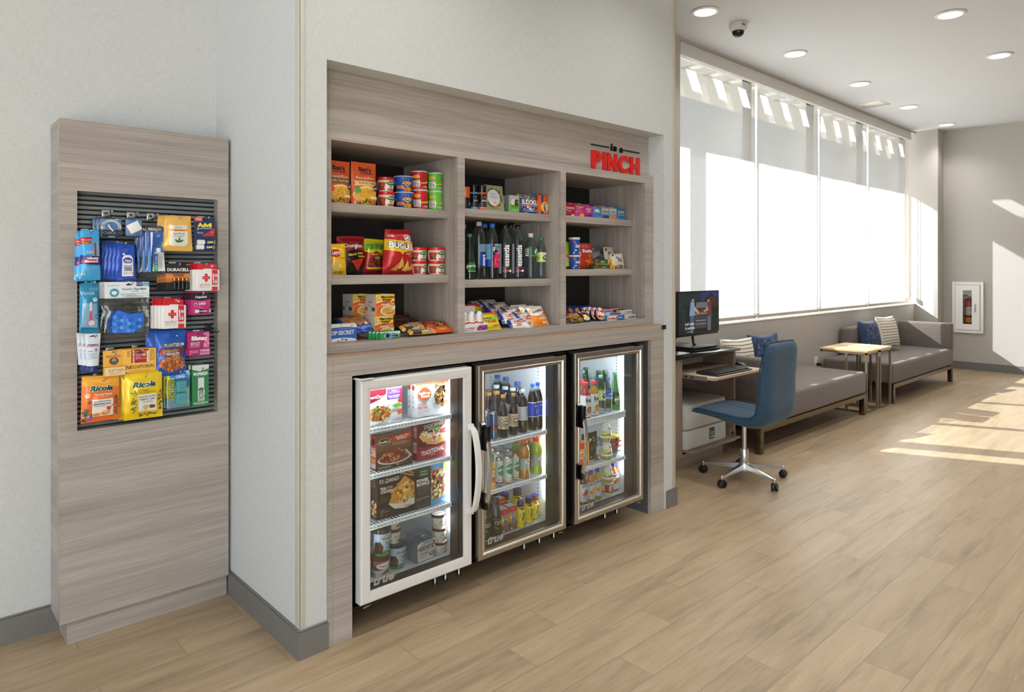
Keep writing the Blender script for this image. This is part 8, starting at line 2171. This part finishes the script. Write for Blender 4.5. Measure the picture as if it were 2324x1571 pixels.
for q, c_, lb in (((2.160, 2.430, 0.383, 0.0353, 0.1325), 'b03a5a', 'slim sparkling water can with maroon edges, left of three'), ((2.214, 2.430, 0.383, 0.0434, 0.1315), 'e8a090', 'slim sparkling water can with peach edges, middle of three'), ((2.276, 2.440, 0.383, 0.0349, 0.1255), 'e8a060', 'slim sparkling water can with orange edges, right of three')):
    BOTTLE('sparkling_water_can', lb, 'can', *q, CAN, mat('c8ccca', 'b'), None, None, (.05, .93, 'd8e2da', PERC(c_), 'g'), 0, CN, part='can')
for q, lb in (((2.208, 2.490, 0.383, 0.0476, 0.1445), 'left'), ((2.289, 2.510, 0.383, 0.0469, 0.1375), 'middle'), ((2.327, 2.600, 0.383, 0.0378, 0.1255), 'rear'), ((2.226, 2.550, 0.383, 0.0444, 0.1435), 'far left')):
    BOTTLE('sparkling_water_can', 'slim sparkling water can in the second rank, ' + lb + ' one', 'can', *q, CAN, mat('c8ccca', 'b'), None, None, (.05, .93, 'b8d8c8' if lb == 'far left' else 'd8e2da', PERC('c8a888'), 'g'), 0, 'slim cans in the second rank', part='can')
BOTTLE('juice_bottle', 'orange juice carafe bottle with a green cap at the left of the second shelf', 'bottle', 2.107, 2.425, 0.383, 0.0355, 0.1545, [(.02, 0), (1, 0), (1, .58), (.92, .70), (.62, .80), (.60, .86)], mat('eebe3a', 'k'), ('2f8a4a', .80, .66, 1.0), None, (.10, .60, 'f0e8d8', [('R', -.6, .9, 1.6, 1, 'e8703a'), ('T', 'Simply', .6, .76, .12, '5a6a4a', {'w': .6}), ('T', 'Orange', .6, .64, .10, '5a6a4a', {'w': .6}), ('E', .58, .34, .34, .18, 'ee7a24'), ('E', .55, .42, .16, .05, '4a8a34', 30), ('R', .3, .03, .9, .14, 'd8d8d0')], 'c'), 0)
# floor of the middle cooler
NQ = [('R', -.6, 0, 1.6, 1, 'f0d81e'), ('T', 'Nesquik', .58, .56, .17, '23306a', {'r': 82, 'b': .06, 'sh': .1, 'w': .62, 'o': 'f4ecc8', 'ob': .05}), ('E', .78, .14, .16, .07, '5a2f1c'), ('E', .90, .24, .10, .08, '5a2f1c'), ('L', .2, .6, .3, .03, 4, 'a8901a'), ('T', 'CHOCOLATE', .34, .62, .05, '6a4a1a', {'r': 82, 'w': .3}), ('P', [(.1, 1), (.9, 1), (.8, .90), (.66, .96), (.5, .88), (.3, .95)], '5a2f1c')]
def nesq(q, lb):
    return BOTTLE('chocolate_milk', lb, 'bottle', *q, [(.02, 0), (.9, 0), (1, .02), (1, .30), (.93, .36), (1, .44), (1, .60), (.92, .68), (.74, .74), (.74, .76)], 'e8cc1e', ('4a2a20', .76, .78, .985), None, (.02, .74, 'f0d81e', NQ, 'g'), 4, 'chocolate milk bottles', lidops=[('E', .5, .5, .5, .5, '3038b8')], capname='cap')
for q, lb in (((2.300, 2.430, 0.150, 0.0419, 0.1308), 'yellow chocolate milk bottle in front, left of three'), ((2.370, 2.445, 0.150, 0.0446, 0.1268), 'yellow chocolate milk bottle in front, middle of three'), ((2.452, 2.470, 0.150, 0.0456, 0.1158), 'yellow chocolate milk bottle in front, right of three')):
    nesq(q, lb)
w = 0.055
for (x, y, lb) in ((2.395, 2.555, 'behind the right front one'), (2.300, 2.545, 'behind the middle front one'), (2.247, 2.60, 'behind the left front one'), (2.345, 2.63, 'in the third rank at the right'), (2.165, 2.55, 'behind the milk cartons'), (2.303, 2.615, 'in the third rank at the left')):
    nesq((x, y, 0.1502, w, .135), 'chocolate milk bottle ' + lb)
HZ = [('R', 0, .70, 1, 1, 'c8322a'), ('T', 'low fat', .55, .88, .05, 'f0d8c8', {'w': .5}), ('R', 0, .66, 1, .76, 'd8c8c0'), ('T', 'HORIZON', .5, .71, .075, '8a1c24', {'b': .03, 'w': .9}), ('R', 0, .36, 1, .66, 'e8a83a'), ('E', .55, .54, .34, .11, 'f2f0ea'), ('F', .55, .56, .26, .07, ['1c1c1e', 'f4f4f0', '2a4a8a'], 14, 3, .4), ('E', .55, .45, .3, .05, '4a7ab0'), ('R', 0, 0, 1, .36, '6a4a36'), ('T', 'CHOCOLATE', .5, .31, .06, 'f0d8b0', {'b': .02, 'w': .8}), ('L', .2, .9, .22, .04, 3, 'b89a7a'), ('E', .3, .08, .12, .05, 'd8d0c4')]
for q, lb in (((2.192, 2.425, 0.150, 0.0490, 0.1108), 'small red and brown milk carton, left one on the cooler floor'), ((2.244, 2.425, 0.150, 0.0490, 0.1148), 'small red and brown milk carton, right one on the cooler floor'), ((2.241, 2.500, 0.150, 0.0460, 0.1328), 'small red and brown milk carton behind the front two')):
    BOX('milk_carton', lb, 'milk carton', *q, .045, '6a4a36', HZ, side='a83024', top='c8ccd0', group='small milk cartons')
PL = [('T', 'PURE', .60, .80, .10, 'c8c8b8', {'b': .02, 'W': .52}), ('T', 'LEAF', .60, .68, .10, 'c8c8b8', {'b': .02, 'W': .52}), ('R', .2, .94, 1, .97, '7a9a6a'), ('P', [(.2, .56), (.5, .44), (.62, .28), (.4, .36)], '5a7a2a'), ('P', [(.98, .60), (.74, .46), (.60, .28), (.84, .38)], '6a8a34'), ('T', 'unsweetened', .66, .18, .05, '8a9a7a', {'w': .5}), ('R', -.4, .0, .1, .3, '3a6a9a')]
TEA = [(.02, 0), (.88, 0), (.98, .015), (1, .04), (1, .50), (.95, .56), (.74, .72), (.54, .83), (.46, .88), (.46, .93)]
for q, lb in (((2.134, 2.425, 0.150, 0.0522, 0.1798), 'dark iced tea bottle in front on the cooler floor'), ((2.075, 2.430, 0.150, 0.0488, 0.1758), 'dark iced tea bottle cut by the door frame'), ((2.181, 2.510, 0.150, 0.0524, 0.1578), 'dark iced tea bottle behind the front one')):
    BOTTLE('iced_tea_bottle', lb, 'bottle', *q, TEA, CLEAR, ('3a3630', .90, .50, 1.0), ('2a1a10', .80), (.08, .50, '2c2c22', PL, 'g'), 0, 'iced tea bottles')

# ================================================================ drinks and dips in the right cooler
def bai(q, liq, fruit, lb):
    return BOTTLE('fruit_drink_bottle', lb, 'bottle', *q, JUICE, CLEAR, ('e03a4a', .90, .62, 1.0), (liq, .85), (.04, .645, 'eceef0', [('T', 'bai', .62, .78, .20, '2a2c34', {'b': .03, 'W': .48}), ('L', .42, .9, .62, .04, 2, 'e09aa0'), ('E', .66, .32, .24, .16, fruit[0]), ('E', .66, .33, .18, .11, fruit[1]), ('E', .60, .42, .12, .05, '4a8a34', 20), ('R', .34, .08, .44, .18, '6a7a9a'), ('L', .5, .9, .12, .04, 1, 'd8b8c0')], 'g'), 0, 'fruit drink bottles', square=True)
bai((2.773, 2.425, 0.614, 0.0563, 0.1895), 'd83a40', ('4a9a4a', 'e0505a'), 'red fruit drink bottle in front at the left of the top shelf, right cooler')
bai((2.847, 2.430, 0.614, 0.0519, 0.1895), 'e0a02a', ('e8862a', 'f0a03a'), 'amber fruit drink bottle beside the red one, right cooler')
bai((2.829, 2.500, 0.614, 0.0518, 0.1875), 'd8702a', ('e8862a', 'f0a03a'), 'fruit drink bottle behind the red one, right cooler')
BOTTLE('water_bottle', 'clear lime water bottle with a green cap on the top shelf, right cooler', 'bottle', 2.912, 2.435, 0.614, 0.0557, 0.2125, SODA, CLEAR, ('6ab88a', .93, .44, 1.0), None, (.36, .62, 'bcd05a', [('E', .66, .46, .30, .36, 'e0e8d0'), ('E', .66, .44, .24, .28, '2f5a3a'), ('T', 'Poland', .66, .5, .15, 'f0f4ec', {'w': .4})], 'g'))
BOTTLE('water_bottle', 'clear water bottle with a bright blue cap and label, right cooler', 'bottle', 2.991, 2.445, 0.614, 0.0440, 0.1885, WATER, CLEAR, ('2a6ae0', .93, .50, 1.0), None, (.38, .66, '2f66c8', [('R', -.5, .0, 1.5, .25, '8aa8d8'), ('T', 'AQUAFINA', .66, .52, .20, 'e8eefa', {'b': .03, 'w': .62}), ('P', [(.1, .6), (.3, .9), (.5, .6)], '1a4aa8')], 'g'))
BOTTLE('water_bottle', 'green sparkling water bottle in front at the right of the top shelf, right cooler', 'bottle', 3.079, 2.450, 0.614, 0.0629, 0.2105, DROP, clear('bright_green_plastic', '9fd4a0', .35, .05), ('4a9a7a', .93, .46, 1.0), ('8ac890', .10), (.14, .44, GREENP, [('E', .58, .46, .34, .40, '5a8a4a'), ('T', 'perrier', .60, .50, .28, 'f2f4ee', {'b': .02, 'W': .64, 'arc': .15}), ('L', .3, .8, .06, .1, 1, 'cfe0cc')], 'g'))
for i, (q, lb) in enumerate((((3.013, 2.630, 0.614, 0.0555, 0.2235), 'leftmost'), ((3.115, 2.620, 0.614, 0.0571, 0.2065), 'second'), ((3.065, 2.530, 0.614, 0.0550, 0.2135), 'third'))):
    BOTTLE('water_bottle', 'green sparkling water bottle in the back row, ' + lb + ' one', 'bottle', q[0], q[1], q[2], .066, q[4], DROP, GREENP, ('3a6a5a', .93, .46, 1.0), None, (.14, .44, GREENP, [('E', .58, .46, .34, .40, '4a7a3a')], 'g'), group='green bottles in the back row')
for q, lb, cp in (((2.909, 2.560, 0.614, 0.0443, 0.2255), 'clear water bottle behind the fruit drinks, left one', '7a9a90'), ((2.930, 2.520, 0.614, 0.0442, 0.2045), 'clear water bottle behind the fruit drinks, right one', '5a9a78'), ((2.986, 2.530, 0.614, 0.0319, 0.1825), 'clear water bottle peeking out behind the lime bottle', '2a6ae0')):
    BOTTLE('water_bottle', lb, 'bottle', *q, WATER, CLEAR, (cp, .93, .44, 1.0), None, (.36, .62, CLEAR, [('R', -.4, .1, 1.4, .9, '8aa8b8')], 'g'))
POUCH('protein_pack', 'black protein snack pouch on the second shelf, right cooler', 'snack pack', 2.865, 2.475, 0.357, 0.1160, 0.1525, .04, '2a2622', [('T', 'P', .44, .76, .12, 'f4f4f0', {'b': .05}), ('T', '3', .62, .78, .14, 'e8e03a', {'b': .05}), ('L', .42, .85, .52, .03, 6, 'a89a8a'), ('T', 'P3', .5, .12, .08, 'e8e4d8', {'b': .04}), ('P', [(0, .3), (.5, .26), (.3, .06), (0, .1)], '5a4a3a')], seed=100, wr=.006, rz=-6)
BOX('lunch_kit', 'yellow and red lunch kit standing at the left of the second shelf, right cooler', 'lunch kit', 2.761, 2.425, 0.357, 0.0750, 0.1285, .035, 'f0b01e', [('R', 0, .70, .85, .96, 'd8282a'), ('F', .4, .45, .35, .14, ['e8d8b0', 'c8643a', 'f4ead0', 'b84a2a'], 24, 3, .2), ('R', 0, .02, .85, .28, 'c8283a'), ('L', .1, .8, .22, .06, 3, 'e88a90')], side='d8902a', rz=-12)
t = POUCH('cheese_pack', 'clear pack of white cheese cubes leaning on the second shelf, right cooler', 'cheese', 2.923, 2.445, 0.357, 0.1190, 0.1275, .03, FILM, [('R', .08, .30, .92, .60, 'd8dce4'), ('E', .5, .78, .34, .12, '3a4a6a'), ('E', .5, .78, .30, .10, 'aab4c4'), ('T', 'CHEESE', .5, .78, .06, '3a4a7a', {'w': .5, 'b': .02}), ('F', .5, .22, .40, .18, ['e8e8e4', 'd8d4cc', 'f2f0ea'], 30, 4, .3, 1.1), ('L', .2, .8, .52, .04, 5, '9aa4b4'), ('E', .8, .62, .1, .05, 'e07a3a')], seed=101, wr=.006, tilt=4, rz=8)
def hummus(x, y, z, s, lb):
    t = thing('dip_cup', lb, 'dip', (x, y, z), 0, 'green banded dip cups')
    m = MB().lathe([(.026 * s, 0), (.032 * s, .022 * s)], mat('b8b060', 'g'), 24).lathe([(.032 * s, .022 * s), (.037 * s, .024 * s), (.037 * s, .030 * s), (.033 * s, .032 * s)], mat('eceade', 'g'), 24)
    m.build('bowl', t)
    prof = [(.032, .032), (.033, .036), (.021, .092), (.017, .100), (.001, .101)]
    m = MB().lathe([(a * s, b * s) for a, b in prof], mat('dfe2dc', 'g'), 24)
    def S(u, v, o):
        k = v / (.056 * s)
        rr = (.033 + (.021 - .033) * k) * s + .0006 + o
        a = u / (.027 * s)
        return (rr * math.sin(a), -rr * math.cos(a), .036 * s + v)
    art(m, [('R', -.3, 0, 1.3, .10, 'a8443a'), ('R', -.3, .10, 1.3, .45, 'b8cc3a'), ('R', .3, .10, 1.0, .95, 'eef0e2'), ('P', [(.3, .10), (1, .10), (1, .34), (.3, .22)], 'b8cc3a'), ('T', 'Sabra', .66, .66, .22, 'a82a3a', {'b': .04, 'W': .44}), ('E', .62, .34, .10, .10, 'd8c83a')], .027 * s * pi, .056 * s, S, 'g', cut=(.008 * s, .02))
    m.build('cover', t)
    return t
x, y, z, w, h = 3.016, 2.470, 0.357, 0.0638, 0.0665
x, y = 2.952, 2.427
hummus(x, y, z, 1.0, 'green banded dip cup, lower one of the stack on the second shelf')
hummus(x - .006, y, z + .1015, 1.0, 'green banded dip cup, upper one of the stack on the second shelf')
x0, y0, z0, w0, h0 = 3.036, 2.462, 0.3575, 0.094, 0.11
for i, (c1, c2) in enumerate((('d8d4c8', '6a8a5a'), ('d8683a', 'c8342a'), ('e0d0b0', 'd8302a'), ('e8a83a', 'e8d03a'))):
    t = thing('snack_tray', ('bottom', 'second', 'third', 'top')[i] + ' snack tray in the stack beside the dip cups', 'snack tray', (x0 + .003 * i, y0, z0 + .0272 * i), R(4 - 3 * i), 'stacked snack trays')
    loft(MB(), [ring(w0 * .8, .075, 0), ring(w0 * .96, .088, .024)], TINTB).build('tray', t)
    m = MB()
    m.box(-w0 * .36, -.036, .002, -w0 * .02, .035, .021, mat(c1), .003, 1).box(w0 * .02, -.036, .002, w0 * .36, .035, .021, mat('c8864a' if i > 1 else 'e0d4bc'), .003, 1)
    m.build('filling', t)
    m = MB().box(-w0 / 2, -.047, .0245, w0 / 2, .047, .0262, mat(c2, 'g'), .0006, 1)
    m.add([(-w0 * .4, -.04, .0265), (w0 * .1, -.04, .0265), (w0 * .1, .03, .0265), (-w0 * .4, .03, .0265)], [(0, 1, 2, 3)], mat('8a3a2a' if i == 3 else c2))
    m.build('film_lid', t)
NK = lambda c: [('R', .28, .80, .96, .95, '2a3f7a'), ('T', 'naked', .62, .875, .12, 'e8ecf4', {'b': .03, 'w': .55}), ('P', [(.25, .45), (.5, .32), (.66, .46), (.44, .60)], 'd8622a'), ('E', .66, .55, .22, .16, c), ('L', .4, .9, .30, .04, 4, 'a8b0b4'), ('R', -.4, 0, 1.4, .06, '9ab83a' if c != 'c8622a' else 'e8ecea')]
def naked(q, liq, fr, lb):
    return BOTTLE('smoothie_bottle', lb, 'bottle', *q, JUICE, clear('juice_plastic', 'f4efe4', .3, .05), ('3a2fa0', .88, .58, 1.0), (liq, .86), (.10, .64, 'dfe4e2', NK(fr), 'g'), 0, 'smoothie bottles', square=True)
naked((2.756, 2.425, 0.150, 0.0424, 0.1768), '6a3a2a', 'a8402a', 'brown smoothie bottle at the left of the cooler floor, right cooler')
naked((2.817, 2.425, 0.150, 0.0415, 0.1738), 'e0922a', 'f0b82a', 'orange smoothie bottle second from the left, right cooler')
naked((2.884, 2.435, 0.150, 0.0396, 0.1718), 'd8b83a', 'f0c83a', 'yellow smoothie bottle third from the left, right cooler')
naked((3.092, 2.470, 0.150, 0.0658, 0.1588), 'd87a2a', 'c8622a', 'deep orange smoothie bottle alone at the right, right cooler')
x, y, z, w, h = 2.979, 2.440, 0.150, 0.0710, 0.0768
CUP('dip_tub', 'red banded dip tub under a green banded cup on the cooler floor', 'dip', x, y, z, w, h * .92, .70, 'e0d8b0', [('R', -.6, .30, 1.6, 1, 'b8242a'), ('P', [(.40, .42), (.95, .36), (.98, .92), (.42, .95)], 'f2efe8'), ('P', [(-.1, .42), (.16, .45), (.16, .92), (-.1, .95)], 'f2efe8'), ('T', 'PRETZEL', .69, .76, .11, '3a3030', {'b': .02, 'w': .4}), ('T', 'HUMMUS', .69, .62, .12, '3a3030', {'b': .03, 'w': .42}), ('T', 'SNACK', .69, .49, .10, '3a3030', {'w': .34})], 'e8e4d8', .08, None, 0, 1.04)
hummus(x - .004, y, z + h * .92 + .0008, 1.02, 'green banded dip cup standing on the red banded tub')
naked((2.835, 2.535, 0.1502, .052, .175), 'c87a3a', 'f0b82a', 'smoothie bottle in the rear rank, left one')
naked((2.90, 2.545, 0.1502, .052, .180), 'c86a2a', 'f0b82a', 'smoothie bottle in the rear rank, right one')
# notice on the back wall of the middle cooler
m = MB()
m.box(-.055, -.0005, 0, .055, .0008, .055, mat('9fb4c4'))
art(m, [('T', 'KEEP DOOR', .5, .78, .16, '3a4450', {'w': .8, 'b': .02}), ('T', 'CLOSED', .4, .52, .16, '3a4450', {'w': .6, 'b': .02}), ('L', .1, .5, .3, .1, 1, '4a5460')], .11, .055, flat(-.0005))
place(m.build('notice'), 2.035, 2.8985, .815, 'small grey notice on the back wall of the middle cooler', 'notice')

# ---- nothing stands through the side of its cooler or bay
def extent(o):
    ms = [o] if o.type == 'MESH' else []
    st = list(o.children)
    while st:
        c_ = st.pop()
        st += list(c_.children)
        if c_.type == 'MESH':
            ms.append(c_)
    xs = [(q.matrix_world @ Vector(c_)).x for q in ms for c_ in q.bound_box]
    return min(xs), max(xs)
bpy.context.view_layer.update()
for o in list(COL.objects):
    if o.parent or not o.get('category') or o.name.split('.')[0] in ('niche_shelving', 'cooler_surround', 'glass_door_cooler', 'wall_sign', 'display_cabinet', 'display_hook'):
        continue
    x, y, z = o.location
    if not 2.40 < y < 2.88:
        continue
    spans = [(1.387, 1.859), (1.971, 2.462), (2.603, 3.095)] if z < 0.95 else BAY
    for lo, hi in spans:
        if lo - .03 < x < hi + .04:
            e0, e1 = extent(o)
            if e1 > hi - .002:
                d = e1 - hi + .002
                o.location.x -= d
                if y > 2.5:
                    o.location.y -= min(d * y / x, y - 2.5)
            elif e0 < lo + .001:
                o.location.x += lo + .001 - e0
